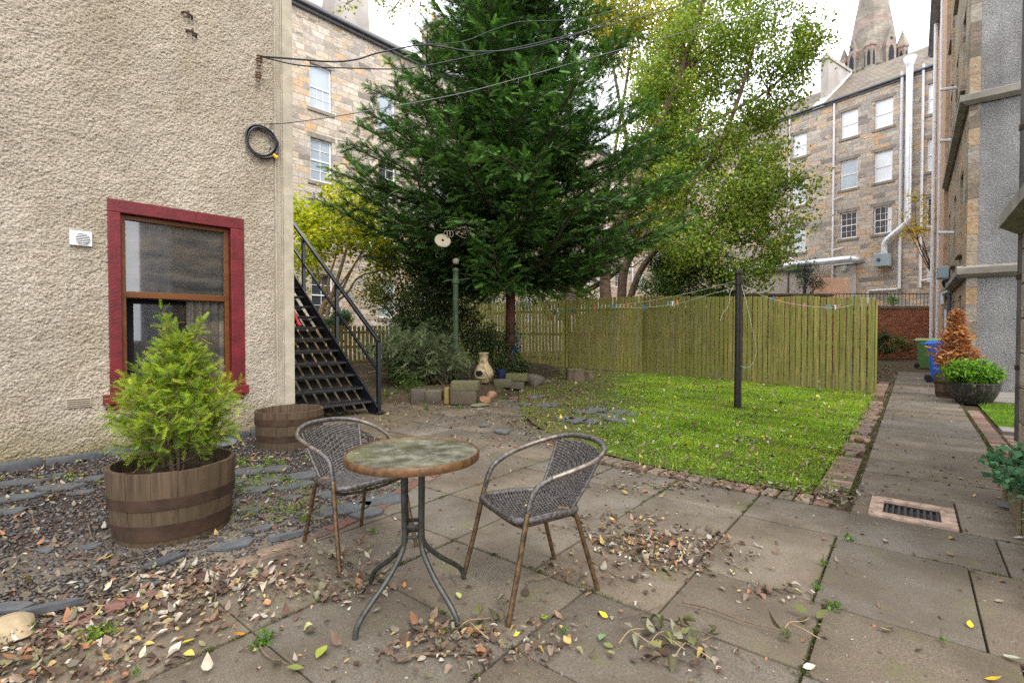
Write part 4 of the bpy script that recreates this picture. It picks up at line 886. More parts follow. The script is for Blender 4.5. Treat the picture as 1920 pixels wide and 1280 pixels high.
q = MB().lathe([(.03, .005), (.165, -.008), (.172, .0), (.165, .008), (.03, .012)], 32, closed=True); M = Matrix.Rotation(R(62), 4, 'X')@Matrix.Rotation(R(16), 4, 'Y'); q.v = [tuple(M@Vector(p)) for p in q.v]; q.build('plate', plain('cream_enamel', (.33, .28, .19)), dk, True)
for k in range(3): MB().tube([(.06+.06*k+.04*math.cos(a), .05, .15+.07*math.sin(a)) for a in np.linspace(0, 2*PI, 14)], .006, 5).build('wire_loop', plain('cream_enamel', (.33, .28, .19)), dk)
# brick wall at the end of the path
bw = thing('brick_wall', 'red brick boundary wall with dark coping at the end of the path', 'wall', (10.5, 24.9, 0), 0)
MB().box((0, 0, -.1), (11.35, .3, 2.45)).build('brickwork', BRICKW, bw); MB().box((-.03, -.04, 2.45), (11.35, .34, 2.60), .01).build('coping', DSTONE, bw)
lw = thing('garden_wall', 'higher brown wall top seen just above the green fence', 'wall', (8.6, 21.3, 0), 0)
MB().box((0, 0, -.1), (5.15, .3, 2.84)).build('brickwork', BRICKW, lw); MB().box((-.03, -.05, 2.84), (5.2, .35, 2.94), .01).build('coping', DSTONE, lw)
# ============================================================ TENEMENTS
def facade(parent, name, x0, x1, z0, z1, holes, mat, y=0.0, depth=.18, rev=None):
    xs = sorted({x0, x1, *[h[0] for h in holes], *[h[1] for h in holes]}); zs = sorted({z0, z1, *[h[2] for h in holes], *[h[3] for h in holes]}); m_ = MB()
    for a, b in zip(xs[:-1], xs[1:]):
        for c, d in zip(zs[:-1], zs[1:]):
            if any(h[0] <= (a+b)/2 <= h[1] and h[2] <= (c+d)/2 <= h[3] for h in holes): continue
            m_.add([(a, y, c), (b, y, c), (b, y, d), (a, y, d)], [(0, 1, 2, 3)])
    for h in holes:
        a, b, c, d = h[:4]; e = y+depth
        m_.add([(a, y, c), (a, e, c), (a, e, d), (a, y, d)], [(0, 1, 2, 3)]).add([(b, y, c), (b, e, c), (b, e, d), (b, y, d)], [(3, 2, 1, 0)]).add([(a, y, d), (b, y, d), (b, e, d), (a, e, d)], [(3, 2, 1, 0)]).add([(a, y, c), (b, y, c), (b, e, c), (a, e, c)], [(0, 1, 2, 3)])
    return m_.build(name, mat, parent)
def sash(parent, a, b, c, d, y, nx, nz, pane, nz_up=None, fr=.07, frame=None, bar=.022, split=.5):
    """sash window filling the opening a..b, c..d"""
    nz_up = nz if nz_up is None else nz_up; m_ = MB(); mid = c+(d-c)*split
    m_.box((a, y, c), (a+fr, y+.06, d)).box((b-fr, y, c), (b, y+.06, d)).box((a+fr, y, d-fr), (b-fr, y+.06, d)).box((a+fr, y, c), (b-fr, y+.06, c+fr*1.2)).box((a+fr, y-.01, mid-.03), (b-fr, y+.06, mid+.03))
    for k in range(1, nx):
        for (lo, hi, n) in ((c+fr*1.2, mid-.03, nz), (mid+.03, d-fr, nz_up)):
            if n > 0: xx = a+fr+(b-a-2*fr)*k/nx; m_.box((xx-bar/2, y+.004, lo), (xx+bar/2, y+.05, hi))
    for (lo, hi, n) in ((c+fr*1.2, mid-.03, nz), (mid+.03, d-fr, nz_up)):
        for k in range(1, n): zz = lo+(hi-lo)*k/n; m_.box((a+fr, y+.006, zz-bar/2), (b-fr, y+.048, zz+bar/2))
    w = m_.build('window', frame or WHITE, parent); MB().add([(a, y+.03, c), (b, y+.03, c), (b, y+.03, d), (a, y+.03, d)], [(0, 1, 2, 3)]).build('pane', pane, w); return w
def dressing(parent, a, b, c, d, mat=DSTONE, t=.16, sill=.16, lint=.22, jamb=True):
    m_ = MB().box((a-.12, -.06, c-sill), (b+.12, .10, c-.002), .01); m_.build('window_sill', mat, parent)
    MB().box((a-.16, -.012, d+.002), (b+.16, .05, d+lint), .006).build('lintel', mat, parent)
LT = thing('left_tenement', 'tall blond sandstone tenement behind the black stair, with big grey chimney stack', 'building', (-8.9, 22, 0), AW)
cols = [(-7.6, 1.04), (-3.8, 1.04), (.02, 1.02), (3.45, 1.0), (7.0, 1.0), (10.6, 1.0), (14.2, 1.0), (17.8, 1.0), (21.4, 1.0), (25.8, 1.0), (29.6, 1.0), (33.2, 1.0)]; rows = [(11.2, 13.15), (8.0, 9.9), (5.0, 6.95), (2.0, 3.9)]
H_ = [(a, a+w, c, d) for a, w in cols for c, d in rows]
facade(LT, 'wall', -9, 38, -.1, 15.25, H_, RUB_L)
for i, (a, b, c, d) in enumerate(H_):
    dk_ = c < 10
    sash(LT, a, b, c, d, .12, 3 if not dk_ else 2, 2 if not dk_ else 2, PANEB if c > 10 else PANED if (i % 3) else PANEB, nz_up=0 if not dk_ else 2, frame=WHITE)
    if a < 12: dressing(LT, a, b, c, d)
MB().box((-9, -.16, 15.26), (38, .0, 15.38), .01).box((-9, -.34, 15.385), (38, -.1, 15.52), .03).build('gutter', LEAD, LT)
MB().box((-9, 0, 15.25), (38, 12, 15.5)).build('wall_head', RUB_L, LT)
MB().add([(-9, -.15, 15.51), (38, -.15, 15.51), (38, 5, 19.2), (-9, 5, 19.2), (38, 11, 15.5), (-9, 11, 15.5)], [(0, 1, 2, 3), (3, 2, 4, 5)]).build('roof', ROOF, LT)
MB().box((38, .01, -.1), (38.02, 12, 15.5)).box((-9.02, .01, -.1), (-9, 12, 15.5)).build('end_wall', RUB_L, LT)
ck = MB(); ck.add([(1.15, .1, 15.4), (3.1, .1, 15.4), (3.1, 1.6, 15.4), (1.15, 1.6, 15.4), (1.45, .1, 17.2), (3.0, .1, 17.2), (3.0, 1.6, 17.2), (1.45, 1.6, 17.2), (1.45, .1, 20.5), (3.0, .1, 20.5), (3.0, 1.6, 20.5), (1.45, 1.6, 20.5)],
       [(0, 1, 5, 4), (1, 2, 6, 5), (2, 3, 7, 6), (3, 0, 4, 7), (4, 5, 9, 8), (5, 6, 10, 9), (6, 7, 11, 10), (7, 4, 8, 11), (8, 9, 10, 11)]); ck.build('chimney', CHIM, LT)
MB().box((-.9, .3, 15.4), (-.1, 1.5, 18)).build('chimney', CHIM, LT)
c2 = MB().box((9.3, 2.5, 15.5), (10.6, 4.2, 20.2)).box((9.2, 2.4, 20.2), (10.7, 4.3, 20.4)).build('chimney', RUB_R, LT)
for k in range(4): MB().lathe([(.12, 20.4), (.14, 20.5), (.11, 20.9), (.14, 21.0), (0, 21.0)], 12, (9.5+k*.33, 3.3)).build('chimney_pot', plain('clay_pot', (.45, .30, .16), .8), c2)
MB().tube([(6.2, -.1, 0), (6.2, -.1, 15.3)], .07, 8).build('downpipe', PIPEW, LT); MB().tube([(28.4, -.1, 0), (28.4, -.1, 15.3)], .09, 8).tube([(24.2, -.1, 0), (24.2, -.1, 15.3)], .09, 8).build('downpipe', PIPEW, LT)

RTT = thing('right_tenement', 'brown sandstone tenement with white windows and slate roof at the back right', 'building', (23, 31, 0), math.atan2(-.83, .56))
wc = [(-2.36, -1.36), (-.46, .52), (2.2, 3.15)]; wr = [(13.95, 15.7), (10.62, 12.52), (7.4, 9.12)]
H_ = [(a, b, c, d) for a, b in wc for c, d in wr]+[(2.25, 3.1, 4.2, 6.05)]+[(-5.45, -4.5, c, d) for c, d in ((13.6, 15.2), (10.2, 12.0), (6.9, 8.7))]+[(-8.3, -7.3, c, d) for c, d in ((13.6, 15.2), (10.2, 12.0))]
facade(RTT, 'wall', -16, 4.6, -.1, 16.45, H_, RUB_R)
for a, b, c, d in H_:
    low = 7 < c < 8; mid_l = (a == -2.36 and 10 < c < 11)
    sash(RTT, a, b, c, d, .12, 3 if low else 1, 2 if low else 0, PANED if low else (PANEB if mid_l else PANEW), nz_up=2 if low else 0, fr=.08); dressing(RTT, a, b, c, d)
MB().box((-.46+.72, .135, 7.5), (.44, .145, 9.0)).build('shutter', WHITE, RTT)
MB().box((-16, -.10, 16.452), (4.6, .02, 16.56), .01).box((-16, -.26, 16.565), (4.6, -.08, 16.68), .03).build('gutter', LEAD, RTT)
MB().box((-16, 0, 16.45), (4.6, 9, 16.6)).build('wall_head', RUB_R, RTT)
MB().add([(-3.4, -.1, 16.70), (4.6, -.1, 16.70), (4.6, 4.1, 19.8), (-3.4, 4.1, 19.8), (4.6, 8, 16.7), (-3.4, 8, 16.7)], [(0, 1, 2, 3), (3, 2, 4, 5)]).build('roof', ROOF, RTT)
MB().add([(-16, -.1, 16.70), (-4.1, -.1, 16.70), (-4.1, 2.9, 18.9), (-16, 2.9, 18.9), (-4.1, 6, 16.7), (-16, 6, 16.7)], [(0, 1, 2, 3), (3, 2, 4, 5)]).build('roof', ROOF, RTT)
MB().add([(-4.1, -.12, 16.5), (-3.4, -.12, 16.5), (-3.4, 4.1, 19.9), (-4.1, 4.1, 19.9), (-4.1, -.12, 16.72), (-3.4, -.12, 16.72), (-3.4, 4.1, 20.0), (-4.1, 4.1, 20.0)], [(4, 5, 6, 7), (0, 1, 5, 4), (1, 2, 6, 5), (3, 0, 4, 7)]).build('skew', PIPEW, RTT)
ck = MB().box((-3.98, .75, 16.6), (-3.5, 4.1, 20.0)).box((-4.05, .65, 20.0), (-3.43, 4.2, 20.2)).build('chimney', CHIM, RTT)
for k in range(4): MB().lathe([(.12, 20.2), (.15, 20.3), (.11, 20.55), (0, 20.55)], 10, (-3.74, 1.1+k*.8)).build('chimney_pot', plain('clay_pot', (.45, .30, .16), .8), ck)
m_ = MB(); 
for a in (1.7, 3.0): m_.add([(a, 1.6, 18.02), (a+.9, 1.6, 18.02), (a+.9, 3.4, 19.35), (a, 3.4, 19.35), (a, 1.55, 18.1), (a+.9, 1.55, 18.1), (a+.9, 3.35, 19.45), (a, 3.35, 19.45)], [(4, 5, 6, 7), (0, 1, 5, 4), (1, 2, 6, 5), (3, 0, 4, 7)])
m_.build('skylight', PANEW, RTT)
MB().box((4.6, .01, -.1), (4.62, 9, 16.5)).box((-16.02, .01, -.1), (-16, 9, 16.5)).build('end_wall', RUB_R, RTT)
for xx, z0, r in ((-2.72, 3.5, .06), (1.0, 3.9, .085), (2.02, 3.9, .07)):
    MB().tube([(xx, -.14, z0), (xx, -.14, 16.4 if xx < 0 else 16.9)], r, 8).build('downpipe', PIPEW, RTT)
MB().tube([(-5.6, -.14, 6.6), (-5.6, -.14, 16.4)], .05, 8).tube([(-5.6, -.14, 6.6), (-4.3, -.14, 5.9)], .06, 8).build('downpipe', PIPEW, RTT)
for xx, zz in ((-2.72, 10.1), (-2.72, 6.75)): MB().tube([(xx, -.14, zz-.1), (xx+.15, -.14, zz), (xx+.65, -.1, zz+.08)], .04, 6).build('branch_pipe', PIPEW, RTT)
MB().tube([(1.0, -.14, 4.0), (.9, -.14, 3.9), (-.6, -.14, 3.9), (-.62, -.14, 3.1)], .07, 8).build('waste_pipe', PIPEW, RTT)
MB().tube([(2.02, -.14, 4.3), (3.9, -.14, 4.5)], .05, 8).build('waste_pipe', PIPEW, RTT)
MB().box((-2.5, -.03, 3.6), (-1.35, .02, 5.65)).build('blocked_door', PLASTER, RTT); MB().box((-2.75, -.12, 5.72), (-1.2, -.02, 5.82)).build('ledge', PIPEW, RTT)
fd = thing('flue_duct', 'large silver extractor flue rising up the brown tenement to a flared cowl', 'duct', RTT.location, RTT.rotation_euler.z)
MB().tube([(1.44, -.38, 8.0), (1.44, -.38, 17.0)], .175, 20).build('riser', GALV, fd, True)
for z in np.arange(8.4, 17, 1.25): MB().tube([(1.44, -.38, z), (1.44, -.38, z+.05)], .185, 20).build('joint_band', GALV, fd, True)
MB().tube([(1.44, -.38, 16.9), (1.44, -.38, 17.35), (1.44, -.38, 17.5)], [.18, .32, .32], 20, False).build('cowl', GALV, fd, True)
MB().tube([(1.44, -.38, 8.05), (1.40, -.38, 7.75), (.45, -.38, 6.95), (.30, -.38, 6.75), (.28, -.38, 6.05)], .175, 16).build('elbow', GALV, fd, True)
MB().box((-.18, -.68, 5.32), (.60, -.04, 6.08), .02).build('fan_box', GREY_BOX, fd); q = MB().tube([(.10, -.75, 5.72), (.10, -.67, 5.72)], .10, 12); q.build('knob', PIPEG, fd, True)
hd = thing('vent_duct', 'horizontal silver duct along the foot of the brown tenement', 'duct', RTT.location, RTT.rotation_euler.z)
MB().tube([(-9.5, -1.0, 5.95), (-1.35, -.75, 5.95)], .225, 18).build('tube', GALV, hd, True); MB().tube([(-1.42, -.75, 5.95), (-1.2, -.55, 5.9), (-1.2, 0, 5.9)], .22, 18).build('elbow', GALV, hd, True)
MB().lathe([(.0, 5.3), (.15, 5.3), (.17, 5.42), (.17, 5.62), (.0, 5.62)], 16, (-1.98, -.25)).build('outlet_cap', GALV, hd, True)
# raised court with railing, grey lean-to and peach wall behind the brick walls
tag(MB().box((5, 27.6, -.1), (40, 60, 2.55)).build('terrace', STRING), kind='structure')
shed = thing('grey_outbuilding', 'low pale grey outbuilding behind the green fence, under the silver duct', 'building', (13.6, 30.2, 2.55), R(-8))
MB().box((0, 0, 0), (4.3, 3, 2.35)).build('wall', PLASTER, shed); MB().box((-.1, -.15, 2.35), (4.4, 3.1, 2.5), .02).build('roof', LEAD, shed); MB().box((2.95, -.03, 0), (3.03, -.002, 2.3)).build('pipe', PIPEG, shed); MB().box((0, -.25, .15), (3.6, -.003, .32)).build('ledge', PIPEW, shed)
tag(MB().box((18.2, 30.0, 2.55), (20.4, 30.3, 4.55), .02).build('peach_wall', PEACH), 'short peach coloured wall behind the small dark conifer', 'wall')
rl_ = thing('iron_railing', 'low dark iron railing behind the coping of the brick wall', 'railing', (17.6, 27.0, 2.5), 0)
for z in (.12, .85): MB().beam((0, 0, z), (5.4, 0, z), .03, .04).build('rail', IRON, rl_)
MB().box((-.5, -.3, -.2), (6, 1.0, .0)).build('plinth', DSTONE, rl_)
m_ = MB()
for k in range(28): m_.tube([(.2*k, 0, 0), (.2*k, 0, .95)], .012, 5)
m_.build('bars', IRON, rl_)
# ============================================================ SPIRE
spx = AT(1645, 100, 70); spr = thing('church_steeple', 'stone church spire with pinnacles rising behind the brown tenement roof', 'church spire', (spx.x, 71, 0), R(12))
m_ = MB(); m_.lathe([(3.15, 0), (3.15, 37.6), (3.3, 37.8), (3.3, 38.0), (0, 38.0)], 8); m_.build('tower', SPIRE, spr)
MB().lathe([(3.05, 38.0), (2.67, 42.3), (0.0, 58.5)], 8).build('spire', SPIRE, spr)
def pinn(x, y, s, z, h, top=1.5):
    p = MB().lathe([(s, z-2), (s, z+h*.38), (s*1.2, z+h*.40), (s*1.2, z+h*.44), (0, z+h)], 6, (x, y)); o = p.build('pinnacle', SPIRE, spr)
    m2 = MB()
    for k in range(6):
        a = 2*PI*(k+.5)/6; c, s_ = math.cos(a), math.sin(a); r = s*.89; w = s*.26
        pts = [(-w, z-.9), (w, z-.9), (w, z+h*.15), (0, z+h*.30), (-w, z+h*.15)]
        m2.add([(x+r*c-s_*q0, y+r*s_+c*q0, zz) for q0, zz in pts], [(0, 1, 2, 3, 4)])
    m2.build('lancet', DARKIN, o)
for a in (-90+37, -90-52, 90+37, 90-52): pinn(3.35*math.cos(R(a)), 3.35*math.sin(R(a)), .68, 38.4, 4.3)
def lucarne(ang):
    M = Matrix.Rotation(R(ang), 4, 'Z'); m_ = MB()
    pts = [(-.75, 36.5), (.75, 36.5), (.75, 40.3), (0, 42.6), (-.75, 40.3)]
    vs = [M@Vector((x, -3.15, z)) for x, z in pts]+[M@Vector((x, -1.0, z)) for x, z in pts]
    m_.add(vs, [(0, 1, 2, 3, 4), (1, 6, 7, 2), (2, 7, 8, 3), (3, 8, 9, 4), (4, 9, 5, 0)]); o = m_.build('lucarne', SPIRE, spr)
    pts = [(-.38, 37.6), (.38, 37.6), (.38, 39.3), (.25, 39.8), (0, 40.2), (-.25, 39.8), (-.38, 39.3)]
    MB().add([M@Vector((x, -3.2, z)) for x, z in pts], [tuple(range(7))]).build('arch_opening', DARKIN, o)
    MB().add([M@Vector((.2*math.cos(t), -3.2, 41.0+.2*math.sin(t))) for t in np.linspace(0, 2*PI, 9)[:-1]], [tuple(range(8))]).build('roundel', DARKIN, o)
for a in (-6, 84, 174, 264): lucarne(a)
MB().add([(-.13, -1.62, 48), (.13, -1.62, 48), (.13, -1.32, 50), (-.13, -1.32, 50)], [(0, 1, 2, 3)]).build('slit', DARKIN, spr)
# ============================================================ BUILDING ON THE RIGHT
GB = thing('gable_building', 'grey roughcast gable with sandstone corner and projecting stone bands beside the path', 'building', PV(.91, 14.87), AP)
mb = MB().add([(.18, 0, -.1), (6, 0, -.1), (6, 0, 18), (.18, 0, 18)], [(0, 1, 2, 3)]); mb.build('harled_gable', GHARL, GB)
mb = MB().add([(0, -.012, -.1), (.18, -.012, -.1), (.18, -.012, 18), (0, -.012, 18)], [(0, 1, 2, 3)]).add([(.18, -.012, -.1), (.18, .0, -.1), (.18, .0, 18), (.18, -.012, 18)], [(0, 1, 2, 3)]); mb.build('quoin', RUB_S, GB)
Hs = [(a, a+.95, c, d) for a in (1.3, 3.9, 6.6) for c, d in ((3.3, 5.2), (7.2, 9.1), (10.8, 12.6), (.6, 2.2))]
def side_wall(parent, x, L, z1, holes, mat, y0=0):
    xs = sorted({y0, L, *[h[0] for h in holes], *[h[1] for h in holes]}); zs = sorted({-.1, z1, *[h[2] for h in holes], *[h[3] for h in holes]}); m_ = MB()
    for a, b in zip(xs[:-1], xs[1:]):
        for c, d in zip(zs[:-1], zs[1:]):
            if any(h[0] <= (a+b)/2 <= h[1] and h[2] <= (c+d)/2 <= h[3] for h in holes): continue
            m_.add([(x, a, c), (x, b, c), (x, b, d), (x, a, d)], [(3, 2, 1, 0)])
    for h in holes:
        a, b, c, d = h[:4]; e = x+.2
        m_.add([(x, a, c), (e, a, c), (e, a, d), (x, a, d)], [(0, 1, 2, 3)]).add([(x, b, c), (e, b, c), (e, b, d), (x, b, d)], [(3, 2, 1, 0)]).add([(x, a, d), (x, b, d), (e, b, d), (e, a, d)], [(0, 1, 2, 3)]).add([(x, a, c), (x, b, c), (e, b, c), (e, a, c)], [(3, 2, 1, 0)])
    return m_.build('side_wall', mat, parent)
side_wall(GB, 0, 8.3, 18, Hs, RUB_SY)
for a, b, c, d in Hs:
    w = MB().box((.12, a, c), (.17, a+.07, d)).box((.12, b-.07, c), (.17, b, d)).box((.12, a+.07, c), (.17, b-.07, c+.08)).box((.12, a+.07, d-.07), (.17, b-.07, d)).box((.11, a+.07, (c+d)/2-.03), (.17, b-.07, (c+d)/2+.03)).build('window', WHITE, GB)
    MB().add([(.15, a, c), (.15, b, c), (.15, b, d), (.15, a, d)], [(3, 2, 1, 0)]).build('pane', PANED, w)
    MB().box((-.09, a-.1, c-.15), (.1, b+.1, c-.003), .01).build('window_sill', RUB_SY, GB)
MB().box((-.05, 5.9, 9.0), (.03, 6.3, 12.3)).build('chimney_breast', RUB_SY, GB)
for z, t_ in ((2.56, .16), (6.33, .2)):
    m_ = MB(); pr = [(0, 0), (-.10, -.0), (-.14, -.03), (-.14, -.13), (-.04, -.22), (0, -.22)]; 
    m_.add([(-.16, -.14, z-.02+.16), (6, -.14, z+.14), (6, -.14, z+.01), (-.16, -.14, z+.01), (-.16, -.05, z-.07), (6, -.05, z-.07), (6, 0, z+.2), (-.16, 0, z+.2)], [(0, 1, 2, 3), (3, 2, 5, 4), (7, 6, 1, 0)])
    m_.add([(-.16, -.14, z+.14), (-.16, 8.3, z+.14), (-.16, 8.3, z+.01), (-.16, -.14, z+.01), (-.05, -.14, z-.09), (-.05, 8.3, z-.09), (0, -.05, z+.2), (0, 8.3, z+.2), (-.16, -.05, z-.07), (0, 0, z-.09), (0, 8.3, z-.09)], [(1, 0, 3, 2), (2, 3, 4, 5), (0, 1, 7, 6), (4, 9, 10, 5)]); m_.build('string_course', STRING, GB)
bb = MB().box((-.10, 8.3, -.1), (6, 19, 15.6)); bb.build('rear_wing', simple('tan_brick', (.42, .27, .17), .9, 0, .25, 7, .5), GB)
MB().box((-.36, 8.2, 15.6), (6, 19.3, 15.8)).box((-.46, 8.2, 15.72), (-.34, 19.3, 15.92), .04).build('eave', simple('blue_grey_gutter', (.20, .22, .26), .5, 0, .15, 3, .1), GB)
MB().box((.02, 0.01, 17.9), (6, 8.3, 18)).build('wall_head', RUB_S, GB)
for y_, x_, r, mt in ((15.6, -.22, .085, PIPEW), (11.6, -.13, .06, PIPEW)):
    MB().tube([(x_, y_, .3), (x_, y_, 15.6)], r, 10).build('downpipe', mt, GB, True)
MB().tube([(-.12, 5.2, 0), (-.12, 5.2, 2.0), (-.22, 5.0, 2.15), (-.22, 5.0, 2.45), (-.10, 4.7, 2.5), (-.05, 4.7, 2.5)], .045, 8).build('waste_pipe', PIPEW, GB, True)
MB().tube([(-.12, 3.6, 0), (-.12, 3.6, 2.35)], .05, 8).build('waste_pipe', PIPEG, GB, True)
q = MB().box((-.32, 6.1, 3.0), (-.02, 6.5, 3.4), .03).build('flood_lamp', GREY_BOX, GB); MB().tube([(-.05, 5.2, 2.9), (-.2, 5.1, 2.75), (-.1, 5.0, 2.6), (-.22, 4.9, 2.8), (-.05, 4.8, 2.9)], .035, 6, smooth=4).build('cable_bundle', CABLE, GB)
for z in (4.2, 6.9, 8.4): MB().tube([(0, 4.6, z), (-.35, 4.6, z+.04)], .05, 8).build('overflow_pipe', PIPEW, GB)
NB = thing('near_building', 'edge of the nearest stone building at the right border with dark pipe', 'building', PV(.90, 7.45), AP)
side_wall(NB, 0, 0, 12, [], RUB_SY, -4.2)
MB().box((.005, -4.2, -.1), (5, -4.18, 12)).box((4.98, -4.18, -.1), (5, 0, 12)).box((0, -4.2, 12), (5, .02, 12.05)).build('end_wall', GHARL, NB)
MB().box((.0, -.0, -.1), (5, .02, 12)).build('end_wall', GHARL, NB)
MB().tube([(-.02, -.055, .15), (-.02, -.055, 12)], .032, 10).build('downpipe', simple('rusting_pipe', (.07, .06, .055), .6, 0, .6, 2.2, .3), NB, True)
for z in (.9, 1.85, 3.4, 4.9): MB().tube([(-.02, -.055, z), (-.02, -.055, z+.05)], .040, 10).build('pipe_collar', BRACK, NB, True)
for j, z in enumerate(np.arange(0.0, 7, .36)): 
    MB().box((-.022, -.62 if j % 2 else -.36, z+.004), (.02, -.0, z+.352), .008).build('quoin_stone', RUB_SY, NB)
m_ = MB(); z = 2.42; m_.add([(-.19, -4.2, z), (-.19, .02, z), (-.19, .02, z+.12), (-.19, -4.2, z+.12), (0, -4.2, z+.22), (0, .02, z+.22), (-.03, -4.2, z-.10), (-.03, .02, z-.10)], [(0, 1, 2, 3), (3, 2, 5, 4), (1, 0, 6, 7), (7, 5, 2, 1)]); m_.build('string_course', STRING, NB)
# ============================================================ TREES AND PLANTS
def E(px, py, Y, rx, rz, ry=None):
    c = AT(px, py, Y); k = Y/F; return (np.array(c[:]), (rx*k, ry if ry else (rx+rz)*.5*k, rz*k))
_sp = []; _sf = []
def _tri(a, b, c): _sf.append((len(_sp), len(_sp)+1, len(_sp)+2)); _sp.extend([a, b, c])
for i in range(7):
    y = .04+i*.135; L = .40*(1-y*.62)
    for s in (-1, 1): _tri((0, y-.045, 0), (0, y+.055, 0), (s*L*.85, y+L*.75, -.07*L))
    if i < 5:
        for s in (-1, 1): _tri((s*L*.35, y+L*.22, -.01), (s*L*.45, y+L*.42, -.01), (s*L*.30, y+L*.95, -.04))
_tri((-.03, .8, 0), (.03, .8, 0), (0, 1.08, -.02))
SPRAY = (np.array(_sp), np.array(_sf))
_sp = []; _sf = []
for i in range(6):
    y = .10+i*.15; L = .34*(1-y*.5)
    for s in (-1, 1): _tri((0, y-.02, 0), (0, y+.03, 0), (s*L*.8, y+L*.8, .04*((i % 3)-1))); _tri((s*L*.4, y+L*.3, 0), (s*L*.46, y+L*.42, 0), (s*L*.25, y+L*1.0, .05))
_tri((-.02, 0, 0), (.02, 0, 0), (0, 1.06, 0))
FINE = (np.array(_sp), np.array(_sf)); USE = [SPRAY]
def conifer_mesh(name, parent, branches, pal_in, pal_tip, spray, spacing, bl_len, seed, mat=FOL2, wood=BARKR, jit=.35, updown=.25, dens=1.0, t0=.12):
    """branches: list of (points polyline np array). Grows side twigs and flat sprays along every branch."""
    rng = np.random.default_rng(seed); POS = []; Y_ = []; Z_ = []; S = []; CI = []; wd_ = MB()
    for P, r0 in branches:
        pts, _ = spline([Vector(p) for p in P], 6); pts = np.array([p[:] for p in pts]); seg = np.linalg.norm(np.diff(pts, axis=0), axis=1); L = seg.sum(); cum = np.concatenate([[0], np.cumsum(seg)])
        wd_.tube([Vector(p) for p in pts[::3]]+[Vector(pts[-1])], [max(.004, r0*(1-.9*k/len(pts[::3]))) for k in range(len(pts[::3])+1)], 5, False)
        n = max(3, int(L/spacing*dens))
        for i in range(n):
            t = t0+(1-t0)*(i+rng.uniform(0, 1))/n; s = t*L; k = min(len(seg)-1, np.searchsorted(cum, s)-1); p = pts[k]+(pts[k+1]-pts[k])*((s-cum[k])/max(seg[k], 1e-6)); d = (pts[k+1]-pts[k])/max(seg[k], 1e-6)
            lat = np.cross(d, [0, 0, 1.]); lat /= max(1e-6, np.linalg.norm(lat)); side = 1 if i % 2 else -1
            b = d*rng.uniform(.5, 1.0)+lat*side*rng.uniform(.5, 1.1)+np.array([0, 0, rng.normal(.05, updown)]); b /= np.linalg.norm(b)
            bl = bl_len*(1-.72*t)*min(1, L/3+.3)*rng.uniform(.6, 1.2); m = max(1, int(bl/(spray*.30)))
            for j in range(m+1):
                q = p+b*bl*j/max(1, m)+np.array([0, 0, -.10*bl*(j/max(1, m))**2]); sd = 1 if j % 2 else -1; l2 = np.cross(b, [0, 0, 1.])
                dr = b+l2*sd*rng.uniform(.0, .7)+rng.normal(size=3)*jit*.4; POS.append(q); Y_.append(dr); Z_.append(np.array([0, 0, 1.])+rng.normal(size=3)*jit); S.append(spray*rng.uniform(.6, 1.15)); CI.append(min(1, .55*t+.5*j/max(1, m)))
    n = len(POS); POS = np.array(POS); V, Fc = scatter(USE[0], POS, frames(np.array(Y_), np.array(Z_)), np.stack([np.array(S)]*3, 1), rng.uniform(-.35, .1, n))
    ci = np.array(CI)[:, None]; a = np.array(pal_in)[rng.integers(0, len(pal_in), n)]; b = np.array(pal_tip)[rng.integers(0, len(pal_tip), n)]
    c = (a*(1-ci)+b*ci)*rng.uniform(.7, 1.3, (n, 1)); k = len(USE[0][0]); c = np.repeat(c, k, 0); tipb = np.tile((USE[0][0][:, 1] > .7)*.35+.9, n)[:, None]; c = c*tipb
    print(name, 'sprays', n); wd_.build('branches', wood, parent, 'all')
    return np_mesh(name, V, Fc, mat, parent, c)
# ---- the big dark conifer
CT = Vector((-.06, 13.3, .12)); con = thing('conifer_tree', 'large dark green conifer with bare reddish lower trunk in the soil bed', 'tree', (0, 0, 0))
m_ = MB().tube([CT+Vector((0, 0, -.2)), CT+Vector((0, 0, .1)), CT+Vector((.02, 0, 2.5)), CT+Vector((-.03, 0, 6)), CT+Vector((.05, 0, 10)), CT+Vector((0, 0, 14.5))], [.20, .14, .125, .11, .06, .01], 14, smooth=5); m_.build('trunk', BARKR, con, True)
rg = np.random.default_rng(17); br = []; NBR = 215
for i in range(NBR):
    f = i/NBR; z0 = 2.5+11.3*f**1.15; az = i*2.39996+rg.uniform(-.3, .3)
    if z0 < 9: Rr = np.interp(z0, [2.5, 3.2, 4.5, 6, 9], [4.0, 4.8, 4.5, 3.6, 2.2])
    else: Rr = np.interp(z0, [9, 11, 14], [2.2, 1.5, .4])
    Rr *= rg.uniform(.72, 1.06); rise = Rr*(np.interp(z0, [2.4, 3.4, 5, 9, 14], [.16, .28, .36, .48, .9])+rg.uniform(-.08, .08)); dr = np.array([math.cos(az), math.sin(az), 0])
    base = np.array([CT.x, CT.y, z0]); P = [base, base+dr*Rr*.33+[0, 0, rise*.16], base+dr*Rr*.68+[0, 0, rise*.48], base+dr*Rr+[0, 0, rise]]; P[1] += rg.normal(size=3)*.16; P[2] += rg.normal(size=3)*.26; br.append((np.array(P), .045*Rr/4))
